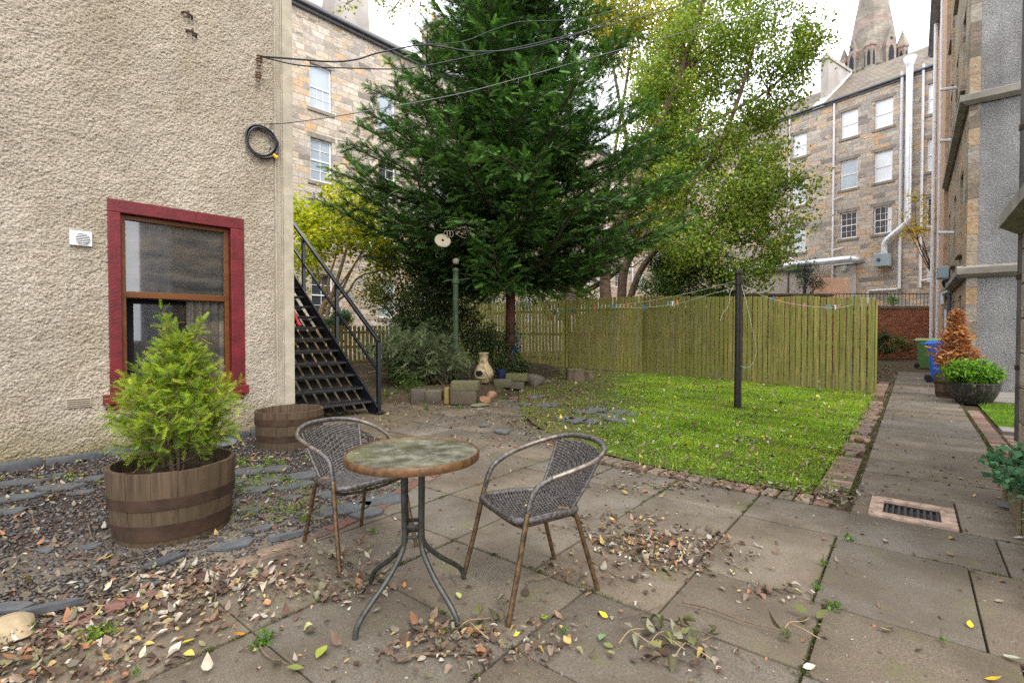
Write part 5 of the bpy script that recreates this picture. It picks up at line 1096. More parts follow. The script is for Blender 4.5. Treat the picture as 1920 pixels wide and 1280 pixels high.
for (px, py, Y), z0 in (((592, 372, 12.6), 3.0), ((640, 345, 13.5), 3.6), ((660, 300, 14), 4.3), ((672, 235, 14), 5.6), ((690, 165, 13.5), 7.0), ((1300, 400, 13.5), 3.0), ((1270, 330, 13.0), 3.9), ((1245, 240, 13.5), 5.2), ((1150, 440, 11.2), 2.6), ((1230, 450, 12.5), 2.7), ((745, 465, 12), 2.9)):
    tip = np.array(AT(px, py, Y)[:]); base = np.array([CT.x, CT.y, z0]); v = tip-base; br.append((np.array([base, base+v*.35-[0, 0, .35], base+v*.7-[0, 0, .25], tip]), .05))
conifer_mesh('crown', con, br, [(.012, .028, .010), (.020, .045, .014), (.040, .030, .016)], [(.065, .17, .022), (.14, .31, .035), (.035, .095, .02), (.08, .20, .028)], .20, .062, 1.05, 3, updown=.36, jit=.5, dens=1.0, t0=.05, wood=simple('dark_twig_bark', (.045, .028, .018), .95))  # near-black inner palette paints shade inside the crown; brown entry is dead growth
# loose dead twigs under the crown
# ---- yellow green conifer in the large barrel
sc_ = thing('potted_conifer', 'lime green feathery conifer growing in the large half barrel', 'shrub', (0, 0, 0)); bc = np.array([-2.22, 3.28, .37]); br = []; rg = np.random.default_rng(23)
for i in range(190):
    f = (i/190)**.85; z0 = .06+.86*f; az = i*2.4+rg.uniform(-.4, .4); Rr = np.interp(f, [0, .12, .3, .5, .75, 1], [.24, .34, .34, .26, .15, .04])*rg.uniform(.7, 1.2); dr = np.array([math.cos(az), math.sin(az), 0]); base = bc+[rg.normal()*.02+.03*f, rg.normal()*.02, z0*.92]
    rise = Rr*rg.uniform(.1, .7)+.03; br.append((np.array([base, base+dr*Rr*.5+[0, 0, rise*.35], base+dr*Rr+[0, 0, rise]]), .005))
for k in range(5): tp = bc+[.06+rg.normal()*.07, rg.normal()*.05, .95+rg.uniform(0, .12)]; br.append((np.array([bc+[.02, 0, .5], bc+[.03+rg.normal()*.02, 0, .75], tp]), .006))
USE[0] = FINE
conifer_mesh('foliage', sc_, br, [(.06, .045, .02), (.07, .09, .015), (.10, .14, .02)], [(.28, .44, .02), (.42, .56, .035), (.20, .36, .025), (.52, .60, .05)], .075, .017, .18, 5, FOL, TWIG, .8, .7, t0=.35)  # inner palette darkened for shaded gaps, browner for old growth
m_ = MB()
for k in range(7): a = k*.9; m_.tube([(bc[0]+.02*math.cos(a), bc[1]+.02*math.sin(a), .34), (bc[0]+.07*math.cos(a), bc[1]+.07*math.sin(a), .62), (bc[0]+.05+.03*math.cos(a), bc[1]+.05*math.sin(a), 1.0)], [.012, .009, .003], 6, smooth=3)
m_.build('stem', TWIG, sc_)
# ---- dead orange conifer in the small barrel
oc = thing('dead_conifer', 'dead orange brown conifer in the small half barrel against the grey gable', 'shrub', (0, 0, 0)); bc = np.array([8.76, 9.80, .42]); br = []; rg = np.random.default_rng(29)
for i in range(200):
    f = i/200; z0 = 1.28*f; az = i*2.4; Rr = np.interp(f, [0, .12, .28, .38, .5, .62, .70, .85, 1], [.24, .34, .33, .22, .25, .18, .11, .11, .03])*rg.uniform(.75, 1.15); dr = np.array([math.cos(az), math.sin(az), 0]); base = bc+[.03*f, 0, z0]
    br.append((np.array([base, base+dr*Rr*.5+[0, 0, Rr*.2], base+dr*Rr+[0, 0, Rr*.55]]), .006))
USE[0] = SPRAY
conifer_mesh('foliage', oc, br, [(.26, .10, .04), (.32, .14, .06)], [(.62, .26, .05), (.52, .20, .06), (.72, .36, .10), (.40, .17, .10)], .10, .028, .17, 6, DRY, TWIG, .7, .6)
MB().tube([bc, bc+[.02, 0, .6], bc+[.03, 0, 1.2]], [.03, .02, .005], 6).build('trunk', TWIG, oc)
# ---- leafy shrub helper
def shrub(name, label, cat, ells, ncl, per, spread, size, pal, seed, base=None, group=None, mat=FOL, wood=TWIG, tw=1, wid=.6, droop=.2, limb=.02, shell=.2, origins=None, part='foliage', flat=.4):
    t = thing(name, label, cat, (0, 0, 0), 0, group); rng = np.random.default_rng(seed); C, P = clumps(ells, ncl, per, spread, rng, shell)
    leaves(part, P, size, pal, mat, t, droop, .3, wid, LEAF4, seed+1, flat)
    m_ = MB(); O = [np.array(c) for c, r in ells]
    if base is not None:
        for c, r in ells: b = np.array(base)+rng.normal(size=3)*[.05, .05, 0]; c = np.array(c); mid = b*.45+c*.55+[0, 0, -.1*abs(c[2]-b[2])]+rng.normal(size=3)*.08*np.linalg.norm(c-b); m_.tube([b, b*.75+mid*.25+rng.normal(size=3)*.03, mid, c], [limb*1.8, limb*1.5, limb, limb*.5], 6, smooth=3); O += [mid]
    if origins is not None: O += [np.array(o) for o in origins]
    if tw: twigs(m_, O, C, rng, limb*.28, tw)
    if m_.v: m_.build('stems', wood, t, 'all')
    return t
# bowl planter shrub
shrub('bowl_shrub', 'bushy bright green shrub growing in the dark bowl planter', 'shrub', [((8.41, 9.03, .56), (.40, .38, .21)), ((8.22, 9.0, .52), (.3, .3, .16)), ((8.62, 9.05, .52), (.3, .3, .15))], 260, 18, .040, .062, [(.10, .26, .015), (.18, .38, .02), (.06, .15, .015), (.27, .46, .05)], 41, (8.41, 9.03, .34), limb=.006, shell=.5, wid=.5, droop=-.5)
# large broadleaf tree behind the fence, with its leaning trunks
OL = [(.26, .38, .045), (.34, .44, .05), (.18, .28, .035), (.44, .48, .06), (.22, .33, .04), (.12, .20, .025)]
YE = [(.40, .40, .05), (.30, .34, .04), (.20, .27, .03), (.50, .40, .05)]
big = thing('broadleaf_tree', 'tall leafy yellow green tree on several leaning trunks behind the green fence', 'tree', (0, 0, 0))
ells = [E(1345, 60, 18, 75, 70), E(1450, 75, 17.5, 75, 80), E(1515, 90, 17.5, 32, 45), E(1420, 175, 18, 85, 60), E(1275, 130, 19, 70, 90), E(1330, 260, 18.5, 95, 70), E(1430, 270, 17.8, 50, 60), E(1270, 330, 18, 60, 80), E(1375, 360, 17.5, 110, 80), E(1470, 390, 17, 50, 70), E(1345, 470, 17, 100, 55), E(1425, 460, 16.8, 50, 60), E(1280, 440, 17.5, 60, 50), E(1410, 515, 16.5, 50, 25), E(1220, 230, 20, 60, 120), E(1500, 330, 17, 25, 40), E(1370, -60, 18, 130, 60)]
rg = np.random.default_rng(51); C, P = clumps(ells, 1500, 52, .27, rg, .0)
gap = lambda q: np.sin(q[:, 0]*1.9+1.3*np.sin(q[:, 2]*1.1))*np.sin(q[:, 2]*2.1+q[:, 1]*.9)+.5*np.sin(q[:, 0]*4.3+q[:, 2]*3.7)
kc = gap(C) > -.28; C = C[kc]; kp = gap(P) > -.42; P = P[kp]
leaves('crown', P, .132, OL, FOL, big, .5, .35, .58, LEAF4, 52)
m_ = MB(); nodes = []
def limb_path(px_pts, r0, r1): 
    pts = [AT(*q) for q in px_pts]; n = len(pts); nodes.extend([np.array(p[:]) for p in pts]); m_.tube(pts, [r0+(r1-r0)*i/(n-1) for i in range(n)], 9, smooth=4)
limb_path([(1137, 570, 19.5), (1135, 520, 19.5), (1146, 470, 19.4), (1180, 380, 19), (1230, 250, 18.8), (1290, 100, 18.5), (1330, -40, 18)], .24, .06)
limb_path([(1165, 570, 19.3), (1170, 510, 19.2), (1190, 470, 19), (1260, 390, 18.3), (1340, 290, 18), (1390, 170, 17.8), (1420, 60, 17.6)], .19, .04)
limb_path([(1178, 570, 19.0), (1200, 510, 18.9), (1235, 465, 18.6), (1290, 430, 18), (1360, 400, 17.3), (1440, 380, 17)], .14, .03)
limb_path([(1300, 250, 18), (1360, 215, 17.9), (1440, 170, 17.6), (1500, 110, 17.5)], .08, .02); limb_path([(1290, 420, 18), (1340, 470, 17.2), (1400, 490, 16.9)], .06, .02); limb_path([(1290, 120, 18.5), (1370, 60, 18), (1450, 60, 17.6)], .06, .02)
m_.build('trunk', simple('grey_brown_bark', (.14, .09, .06), .95, 0, .4, 7, .8), big, True); t_ = MB(); twigs(t_, nodes, C, rg, .012, 3); t_.build('twigs', TWIG, big, 'all')
# further yellowish tree behind, seen through gaps
shrub('yellow_leaved_tree', 'paler yellow leaved tree further back, above the dark conifer on its right side', 'tree', [E(1190, 60, 23, 90, 70), E(1260, 170, 23, 70, 80), E(1130, 20, 23, 60, 50), E(1240, 300, 23, 60, 70), E(1210, 420, 23, 70, 60), E(1290, 60, 22, 50, 60)], 900, 26, .34, .17, YE, 61, AT(1060, 570, 22.5), limb=.10, tw=4, shell=.1, wood=BARK)
# leaves at the very top of the picture
shrub('overhanging_branch', 'sparse hanging branch tips with small leaves at the top edge, left of the conifer', 'branch', [E(650, 8, 9, 25, 12), E(720, 5, 9, 60, 8), E(735, 20, 9, 20, 16), E(790, 12, 9.3, 25, 18)], 40, 9, .07, .06, YE, 67, AT(760, -70, 9), limb=.012, tw=1, wood=simple('dark_twig', (.05, .035, .03), .9))
# yellow tree behind the stair
YG = [(.50, .56, .02), (.60, .62, .025), (.36, .46, .02), (.66, .58, .03), (.28, .38, .02)]
yt = shrub('maple_tree', 'small yellow green tree fanning out behind the black stair handrail', 'tree', [E(590, 425, 15, 55, 40), E(650, 415, 15, 65, 45), E(570, 480, 14.5, 40, 45), E(640, 360, 15.5, 45, 22), E(695, 450, 15, 45, 35), E(620, 455, 14.5, 60, 25), E(560, 400, 15, 25, 40), E(690, 400, 15.5, 30, 30), E(720, 480, 15.5, 30, 40)], 420, 15, .18, .125, YG, 71, None, limb=.02, tw=3, wid=.8, droop=.2, shell=.1, wood=YTWIG, origins=[AT(600, 470, 14.6), AT(660, 450, 14.8), AT(570, 500, 14.3), AT(700, 440, 15)])
m_ = MB()
for pts, r in (([(600, 592, 14.5), (608, 570, 14.5), (622, 555, 14.5), (640, 500, 14.5), (655, 440, 14.6), (645, 400, 14.8)], .09), ([(612, 595, 14.4), (620, 560, 14.4), (615, 530, 14.4), (632, 470, 14.4), (636, 410, 14.8)], .06), ([(618, 575, 14.5), (640, 545, 14.6), (662, 500, 14.8), (685, 460, 14.8), (690, 420, 15)], .05), ([(610, 580, 14.5), (650, 550, 14.6), (672, 520, 14.8), (715, 508, 14.8), (760, 515, 15)], .045), ([(622, 560, 14.5), (655, 510, 14.6), (680, 480, 14.6), (720, 470, 14.8)], .035), ([(615, 560, 14.5), (600, 520, 14.5), (585, 470, 14.6), (565, 440, 14.8)], .04)):
    m_.tube([AT(*p) for p in pts], [r*(1-.8*i/(len(pts)-1)) for i in range(len(pts))], 7, smooth=4)
bq = AT(604, 592, 14.5); m_.tube([(bq.x-.1, bq.y, -.05), (bq.x-.12, bq.y, .8), bq], [.16, .12, .09], 8, smooth=3); m_.build('trunk', YTWIG, yt, True)
# dark mixed shrubs left of the conifer
DG = [(.055, .095, .028), (.08, .13, .035), (.035, .06, .02), (.12, .17, .05), (.15, .19, .08)]
shrub('ivy_mass', 'dark glossy ivy clad bush standing left of the green iron post', 'bush', [E(790, 570, 13.2, 45, 60), E(830, 560, 13.4, 40, 65), E(770, 620, 13, 40, 40), E(820, 630, 12.8, 45, 40), E(765, 680, 12, 35, 40), E(800, 500, 13.6, 30, 35)], 600, 26, .12, .085, DG, 81, AT(800, 690, 13), limb=.02, tw=6, wid=.7, shell=.3)
shrub('olive_tree', 'loose olive leaved tree with thin branches above the green iron post', 'tree', [E(770, 510, 15.5, 55, 45), E(740, 470, 16, 50, 30), E(850, 520, 15.5, 45, 50), E(800, 460, 16, 60, 25), E(730, 560, 16, 45, 40), E(870, 590, 15.5, 35, 30), E(700, 540, 16.5, 40, 40)], 420, 18, .2, .10, [(.26, .31, .04), (.18, .23, .03), (.36, .38, .05), (.11, .14, .03)], 83, AT(840, 640, 15.5), limb=.035, tw=2, shell=.1, wood=TWIG)
shrub('dark_bush', 'low dark leaved bush between the green iron post and the conifer trunk', 'bush', [E(895, 640, 12.8, 35, 40), E(925, 650, 12.8, 28, 45), E(880, 600, 13.5, 25, 25), E(945, 680, 12.5, 25, 25)], 240, 26, .09, .06, DG, 87, AT(905, 700, 12.8), limb=.015, tw=4, shell=.3, wid=.75)
shrub('trunk_ivy', 'dark ivy climbing the foot of the conifer trunk', 'ivy', [(np.array([CT.x+.02, CT.y-.05, .5]), (.26, .2, .45)), (np.array([CT.x+.05, CT.y, 1.1]), (.2, .17, .45)), (np.array([CT.x+.25, CT.y-.3, .35]), (.35, .25, .2))], 110, 26, .07, .055, DG, 89, (CT.x, CT.y, .1), limb=.01, tw=3, wid=.85, shell=.5)
# arching juniper over the blocks
USE[0] = FINE
jn = thing('juniper_bush', 'sprawling grey green juniper spilling over the stone blocks', 'bush', (0, 0, 0)); br = []; rg = np.random.default_rng(91)
for i in range(190):
    bx = AT(rg.uniform(765, 842), 700, rg.uniform(10.4, 11.9)); az = rg.uniform(0, 2*PI); L = rg.uniform(.45, .95)*(1 if math.cos(az) < .3 else .7); h = rg.uniform(.35, 1.25)*L; base = np.array([bx.x, bx.y, .15+rg.uniform(0, .25)]); dr = np.array([math.cos(az)*1.15, math.sin(az)*.8, 0])
    br.append((np.array([base, base+dr*L*.4+[0, 0, h*.8], base+dr*L*.8+[0, 0, h], base+dr*L*1.1+[0, 0, h*.75]]), .010))
conifer_mesh('foliage', jn, br, [(.06, .08, .03), (.045, .06, .025)], [(.15, .20, .075), (.20, .25, .11), (.10, .15, .06)], .15, .040, .30, 7, FOL2, TWIG, .5, .35, t0=.2)
shrub('green_groundcover', 'low green leaves at the foot of the ivy bush and left bed stones', 'plant', [E(745, 700, 10.6, 22, 12), E(775, 725, 10, 25, 14), E(735, 740, 9.6, 15, 6), E(790, 738, 9.6, 30, 10), E(770, 712, 10.4, 30, 18)], 240, 14, .06, .055, [(.10, .17, .03), (.15, .24, .04), (.07, .10, .03)], 93, AT(760, 735, 10.2), limb=.006, tw=4)
# bushes beyond the fence
shrub('variegated_bush', 'light green leafy bush rising behind the green fence left of the black pole', 'bush', [E(1240, 535, 18.5, 45, 25), E(1290, 545, 18.2, 50, 22), E(1330, 560, 18, 40, 18), E(1270, 510, 18.8, 50, 20)], 330, 26, .13, .09, [(.10, .20, .03), (.18, .30, .06), (.06, .11, .025), (.28, .36, .10)], 95, AT(1270, 600, 18.5), limb=.03, tw=5, shell=.3)
shrub('dark_holly', 'dark evergreen bush above the light green one, left of the black pole', 'bush', [E(1300, 500, 19, 70, 30), E(1240, 490, 19.3, 30, 25), E(1360, 530, 18.6, 35, 30)], 260, 24, .16, .11, DG, 97, AT(1300, 600, 19), limb=.04, tw=5)
shrub('hedge_bush', 'leafy bush beyond the fence seen left of the conifer trunk', 'bush', [E(885, 530, 21.5, 50, 32), E(925, 545, 21.5, 40, 28)], 170, 22, .2, .13, [(.14, .22, .03), (.22, .30, .04), (.30, .34, .06), (.08, .11, .03)], 99, AT(900, 600, 21.5), limb=.05, tw=3)
shrub('hedge_bush', 'leafy bush beyond the fence between the conifer trunk and the leaning trunks', 'bush', [E(1010, 540, 22, 55, 28), E(1070, 555, 22, 50, 20), E(985, 500, 22, 30, 25)], 170, 22, .2, .13, [(.14, .22, .03), (.22, .30, .04), (.30, .34, .06), (.08, .11, .03)], 101, AT(1030, 600, 22), limb=.05, tw=3)
lt = thing('leaning_trunk', 'thick brown leaning tree trunk beyond the fence, left of the paired trunks', 'tree', (0, 0, 0))
m_ = MB().tube([AT(1070, 590, 21), AT(1066, 545, 21), AT(1045, 490, 21), AT(1010, 430, 21), AT(985, 340, 21)], [.30, .26, .22, .18, .12], 10, smooth=4).tube([AT(1045, 500, 21), AT(1075, 450, 21), AT(1100, 380, 21)], [.16, .12, .08], 8, smooth=4); m_.build('trunk', BARK, lt, True)
rg = np.random.default_rng(5); C, P = clumps([E(985, 330, 21, 60, 40), E(1100, 370, 21, 60, 40)], 90, 22, .25, rg); leaves('crown', P, .13, OL, FOL, lt, .4, seed=5)
tag(shrub('round_bush', 'round clipped grey green bush just behind the brown timber fence', 'bush', [E(637, 598, 18.5, 22, 17), E(612, 608, 18.5, 10, 8)], 150, 24, .09, .07, [(.07, .15, .05), (.10, .20, .07), (.05, .10, .04)], 103, AT(637, 640, 18.5), limb=.03, tw=5, shell=.6))
shrub('terrace_conifer', 'small dark bluish conifer in front of the peach coloured wall', 'tree', [E(1508, 500, 26.5, 26, 10), E(1512, 525, 26.5, 20, 16), E(1535, 530, 26.5, 8, 14)], 90, 24, .16, .12, [(.05, .10, .06), (.08, .14, .08), (.03, .06, .04)], 105, AT(1510, 560, 26.5), limb=.04, tw=3, wid=.3, droop=.6)
shrub('yellow_sapling', 'thin sapling with yellow leaves against the white pipes of the right buildings', 'tree', [E(1705, 435, 24, 28, 12), E(1740, 400, 24, 18, 22), E(1722, 425, 24, 22, 12), E(1690, 410, 24, 10, 8), E(1715, 370, 24, 14, 10)], 60, 11, .16, .13, [(.60, .48, .02), (.50, .50, .03), (.62, .34, .04)], 107, AT(1752, 520, 24.3), limb=.022, tw=1)
shrub('wall_plant', 'green leafy plant on the coping of the brick wall', 'plant', [E(1675, 563, 25.3, 10, 7)], 16, 14, .08, .1, [(.10, .26, .03), (.16, .34, .04)], 109, AT(1675, 575, 25.3), limb=.01, tw=1)
shrub('wall_shrub', 'dark leafy climber at the left foot of the brick wall beside the fence end', 'shrub', [E(1650, 640, 23.5, 12, 22), E(1660, 655, 23, 14, 8)], 70, 20, .10, .11, DG, 111, AT(1650, 668, 23.5), limb=.02, tw=3)
shrub('fern', 'fern with pale fronds at the foot of the brick wall', 'fern', [E(1680, 642, 24, 14, 10), E(1700, 650, 24, 10, 8)], 40, 12, .12, .16, [(.16, .22, .05), (.24, .28, .09), (.09, .13, .03)], 113, AT(1682, 665, 24), limb=.012, tw=1, wid=.3, droop=-.2)
x, y = np.random.default_rng(3).uniform(0, 1, (2, 2600)); v = -.6-3.2*x; p = 13+12*y; P = np.stack([.778*v+.628*p, -.628*v+.778*p, np.full(len(x), .03)+.05*RNG.uniform(0, 1, len(x))], 1)
# planter box at the right border
pb_ = thing('wooden_planter', 'weathered timber planter box at the right edge of the path', 'planter', PV(.56, 3.2), AP)
m_ = MB(); m_.cur = (1, 1, 1)
for j in range(3): m_.box((0, 0, .01+j*.078), (.025, 2.0, .082+j*.078), .005)
m_.build('side_boards', PLANTER, pb_, False, True); m_ = MB()
for j in range(3): m_.box((.027, 1.975, .01+j*.078), (.28, 2.0, .082+j*.078), .005)
m_.build('end_boards', PLANTER, pb_, False, True); 
for yy in (.02, .66, 1.3, 1.93): m_ = MB(); m_.box((-.022, yy, 0), (-.001, yy+.05, .25), .004).build('batten', PLANTER, pb_, False, True)
MB().add([(.02, .02, .2), (.28, .02, .2), (.28, 1.98, .2), (.02, 1.98, .2)], [(0, 1, 2, 3)]).build('soil', SOIL, pb_)
shrub('planter_geranium', 'blue green lobed leaves spilling over the timber planter box', 'plant', [(np.array(PV(.66, 5.0, .33)[:]), (.22, .28, .12)), (np.array(PV(.68, 4.5, .33)[:]), (.2, .3, .10)), (np.array(PV(.7, 5.3, .28)[:]), (.15, .15, .10)), (np.array(PV(.72, 3.9, .33)[:]), (.15, .3, .10))], 150, 12, .035, .055, [(.07, .19, .08), (.10, .24, .11), (.05, .13, .06), (.14, .27, .13)], 117, PV(.7, 4.7, .2), limb=.005, tw=1, wid=.75, droop=-.1, shell=.5, flat=1.2)
# ============================================================ STONES, STUMPS, CHIMENEA
def block(name, label, cat, loc, rz, dim, col, mat=STONEATTR, bev=.02, group=None, seed=1, tilt=0):
    m_ = MB(); m_.cur = (col[0]*.72, col[1]*.70, col[2]*.62); rb = random.Random(seed); a, b, c = dim; m_.box((-a/2, -b/2, 0), (a/2, b/2, c), bev); m_.v = [(x+rb.uniform(-.006, .006), y+rb.uniform(-.006, .006), z+rb.uniform(-.006, .006)) for x, y, z in m_.v]
    o = m_.build(name, mat, None, True, True, loc, rz); o.rotation_euler.x = tilt; return tag(o, label, cat, group)
GS = 'stone blocks edging the soil bed'; bs = AT(865, 760, 8.85)
def gb(px, py, z=0): q = G(px, py, z); return (q.x, q.y, z)
block('stone_block', 'large grey stone block at the bed corner, carrying a mossy one', 'stone', (-.86, 8.95, 0), R(-6), (.47, .28, .25), (.17, .14, .105), group=GS, seed=1)
block('stone_block', 'mossy greenish stone block laid on top of the corner block', 'stone', (-.84, 8.98, .252), R(-4), (.50, .30, .16), (.20, .19, .11), group=GS, seed=2, tilt=.02)
block('stone_block', 'squat stone block just left of the upright yellow stone', 'stone', (-1.42, 9.05, 0), R(-3), (.30, .24, .24), (.17, .145, .115), group=GS, seed=3)
block('stone_block', 'leftmost squat stone block of the bed edge, half under ivy', 'stone', (-1.72, 9.1, 0), R(8), (.28, .24, .25), (.15, .13, .11), group=GS, seed=4)
block('stone_block', 'narrow upright yellowish stone beside the corner block', 'stone', (-1.18, 9.0, 0), 0, (.09, .2, .29), (.36, .28, .10), group=GS, seed=5)
block('stone_block', 'stone block right of the chimenea in the shadow of the conifer', 'stone', (-.22, 11.3, .03), R(5), (.42, .25, .19), (.16, .145, .09), group=GS, seed=6)
block('stone_block', 'mossy green topped stone in front of the conifer trunk', 'stone', (.12, 11.6, .16), R(-10), (.50, .3, .17), (.20, .20, .10), group=GS, seed=7)
block('stone_block', 'lower stone right of the chimenea under the mossy one', 'stone', (.12, 11.3, 0), R(-4), (.32, .2, .16), (.14, .12, .10), group=GS, seed=8)
def rock(label, loc, s, col, seed, name='rock', group=None, flat=.6, mat=STONEATTR):
    bm = bmesh.new(); bmesh.ops.create_icosphere(bm, subdivisions=3, radius=1); rb = random.Random(seed); ax = [Vector((rb.gauss(0, 1), rb.gauss(0, 1), rb.gauss(0, 1))).normalized() for _ in range(9)]
    for v in bm.verts:
        for a in ax:
            d = v.co.dot(a)
            if d > .72: v.co -= a*(d-.72)*.85
        v.co = Vector((v.co.x*s[0], v.co.y*s[1], v.co.z*s[2]))
    me = bpy.data.meshes.new(name); bm.to_mesh(me); bm.free(); a = me.color_attributes.new('Col', 'FLOAT_COLOR', 'POINT'); a.data.foreach_set('color', [*col, 1]*len(me.vertices)); me.materials.append(mat)
    me.polygons.foreach_set('use_smooth', [True]*len(me.polygons)); me.set_sharp_from_angle(angle=R(28))
    o = bpy.data.objects.new(name, me); COL.objects.link(o); o.location = loc; o.rotation_euler.z = rb.uniform(0, 6); return tag(o, label, 'rock', group)
rock('rounded boulder at the right end of the soil bed stones', (.55, 12.1, .1), (.32, .25, .2), (.15, .125, .10), 3)
rock('reddish broken rubble lump in front of the chimenea', (-.50, 8.95, .06), (.16, .12, .10), (.28, .15, .08), 5)
rock('flat mossy stone at the foot of the reddish rubble lump', (-.56, 8.65, .02), (.19, .12, .045), (.16, .16, .09), 6)
rock('upper reddish rubble lump behind the mossy flat stone', (-.38, 9.2, .12), (.11, .10, .09), (.30, .17, .10), 7)
rock('pale ochre stone at the left border of the picture foreground', (-2.16, 2.12, .01), (.13, .09, .06), (.34, .26, .16), 9)
rock('white pebble lying near the right edge of the paving', PV(.42, 3.0, .012)[:], (.02, .025, .012), (.45, .43, .40), 10, 'pebble')
q = G(1640, 690); rock('brown stone lying on the front corner of the lawn', (*G(1610, 830)[:2], .03), (.06, .05, .04), (.16, .09, .05), 12)
def stump(label, px, py, r, h, seed):
    q = G(px, py); t = thing('tree_stump', label, 'stump', (q.x, q.y, 0), 0); rb = random.Random(seed); m_ = MB(); m_.lathe([(r*1.15, -.02), (r*1.02, h*.4), (r, h)], 20); m_.v = [(x*(1+.08*math.sin(5*math.atan2(y, x)+seed)), y*(1+.08*math.sin(5*math.atan2(y, x)+seed)), z) for x, y, z in m_.v]; m_.build('bark', BARK, t, True)
    m_ = MB(); m_.cur = (.20, .21, .12); m_.disc((0, 0, h), r*.98, 20); m_.build('cut_top', STONEATTR, t, False, True); return t
stump('mossy topped tree stump at the back of the lawn in front of the fence', 1078, 712, .24, .29, 1); stump('small dark stump to the right of the mossy one', 1103, 709, .15, .20, 2)
cq = G(907, 717, .16); ch = thing('chimenea', 'cream painted clay chimenea with round mouth standing by the bed stones', 'chimenea', (cq.x, cq.y, .16), R(-18))
prof = [(.10, .0), (.125, .02), (.13, .045), (.19, .10), (.222, .18), (.215, .26), (.175, .34), (.125, .40), (.105, .46), (.098, .54), (.10, .62), (.118, .645), (.122, .67), (.105, .675), (.085, .66)]
q = MB().lathe(prof, 32); q.build('body', CLAY, ch, True)
m_ = MB(); MO = []
for k in range(20): a = 2*PI*k/20; MO.append((-.030+.105*math.cos(a), 0, .215+.075*math.sin(a)))
def onb(x, z, off=.004):
    rr = np.interp(z, [p[1] for p in prof[:13]], [p[0] for p in prof[:13]])+off; return (x, -math.sqrt(max(.001, rr*rr-x*x)), z)
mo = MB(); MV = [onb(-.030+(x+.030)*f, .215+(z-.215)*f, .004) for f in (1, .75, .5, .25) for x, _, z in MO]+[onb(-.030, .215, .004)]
mo.add(MV, [(q*20+k, q*20+(k+1) % 20, q*20+20+(k+1) % 20, q*20+20+k) for q in range(3) for k in range(20)]+[(60+k, 60+(k+1) % 20, 80) for k in range(20)]); mo.build('mouth', plain('mouth_shade', (.006, .006, .006), .95), ch)  # dark disc on the closed body paints the shade of the hollow
MB().tube([onb(x, z, .008) for x, _, z in MO+MO[:1]], .012, 6).tube([onb(x, .118, .012) for x in np.linspace(-.15, .10, 9)], .014, 6).build('mouth_rim', CLAY, ch, True)
m_ = MB()
for (x0_, z0_, x1_, z1_) in ((.03, .42, .09, .30), (.06, .34, .13, .26), (.0, .56, .05, .48), (-.03, .50, .03, .44), (.10, .26, .16, .17)): m_.tube([onb(x0_, z0_, .003), onb((x0_+x1_)/2+.01, (z0_+z1_)/2, .004), onb(x1_, z1_, .003)], .006, 5)
m_.build('carved_leaves', plain('olive_paint', (.17, .16, .06)), ch); MB().tube([onb(-.02, .47), onb(.02, .50), onb(.05, .46)], .018, 6, smooth=3).build('painted_flower', plain('dusty_red', (.40, .14, .09)), ch)
# ladder-like rails behind the stair
lr = thing('garden_frame', 'dark timber frame with two pale leaning sticks behind the stair foot', 'frame', (0, 0, 0)); MB().tube([AT(700, 653, 13), AT(745, 653, 13)], .03, 6).tube([AT(690, 683, 12.5), AT(760, 683, 12.5)], .035, 6).tube([AT(690, 700, 12), AT(730, 690, 12.5)], .03, 6).build('rails', TWIG, lr); MB().tube([AT(728, 600, 13), AT(732, 682, 12.6)], .02, 6).tube([AT(746, 640, 13), AT(750, 678, 12.6)], .018, 6).build('sticks', PIPEW, lr)
tag(MB().tube([AT(972, 640, 12.8), AT(960, 660, 12.6), AT(966, 675, 12.6)], .006, 5, smooth=3).tube([AT(966, 620, 12.8), AT(975, 640, 12.8), AT(968, 655, 12.7), AT(982, 660, 12.7)], .006, 5, smooth=3).build('blue_hose', plain('blue_hose', (.02, .12, .5)), None, 'all'), 'bright blue cord tangled beside the conifer trunk', 'hose')
tag(MB().lathe([(0, 0), (.11, 0), (.13, .24), (.115, .25), (0, .22)], 20).build('blue_pot', plain('navy_pot', (.012, .018, .06)), None, True, loc=(*AT(940, 690, 12)[:2], .14)), 'small dark blue plant pot between the chimenea and the conifer trunk', 'pot')
# ---- flat slates
def slate(px, py, L, W, ang, seed, label, z=.008, th=.014, name='slate_piece', group='loose slate pieces', tilt=0, col=None):
    rb = random.Random(seed); n = rb.randint(6, 8); q = G(px, py); m_ = MB(); k = rb.uniform(.8, 1.25); m_.cur = col or (.082*k, .086*k, .094*k); pts = []
    for i in range(n): a = 2*PI*i/n+rb.uniform(-.25, .25); r = rb.uniform(.78, 1.05); pts.append((L/2*r*math.cos(a), W/2*r*math.sin(a)))
    m_.add([(x, y, 0) for x, y in pts]+[(x*.985, y*.985, th) for x, y in pts], [tuple(range(n))[::-1], tuple(range(n, 2*n))]+[(i, (i+1) % n, n+(i+1) % n, n+i) for i in range(n)])
    o = m_.build(name, SLATE, None, False, True, (q.x, q.y, z), ang); o.rotation_euler.x = tilt; return tag(o, label, 'slate', group)
slate(437, 1025, .30, .13, R(35), 1, 'long flat grey slate right of the large half barrel', tilt=.06)
slate(312, 1052, .27, .09, R(65), 2, 'pointed slate in front of the large half barrel', tilt=.05)
slate(283, 1098, .10, .06, R(20), 3, 'small slate in front of the pointed slate')
slate(18, 1148, .22, .10, R(10), 4, 'slate at the left border behind the ochre stone', z=.02, tilt=.1)
slate(92, 1152, .26, .05, R(30), 5, 'narrow slate set on edge right of the ochre stone', z=.02, th=.03)
slate(170, 1028, .13, .06, R(25), 6, 'small slate at the left foot of the large half barrel'); slate(85, 1035, .12, .06, R(10), 7, 'small slate in the chippings left of the barrel')
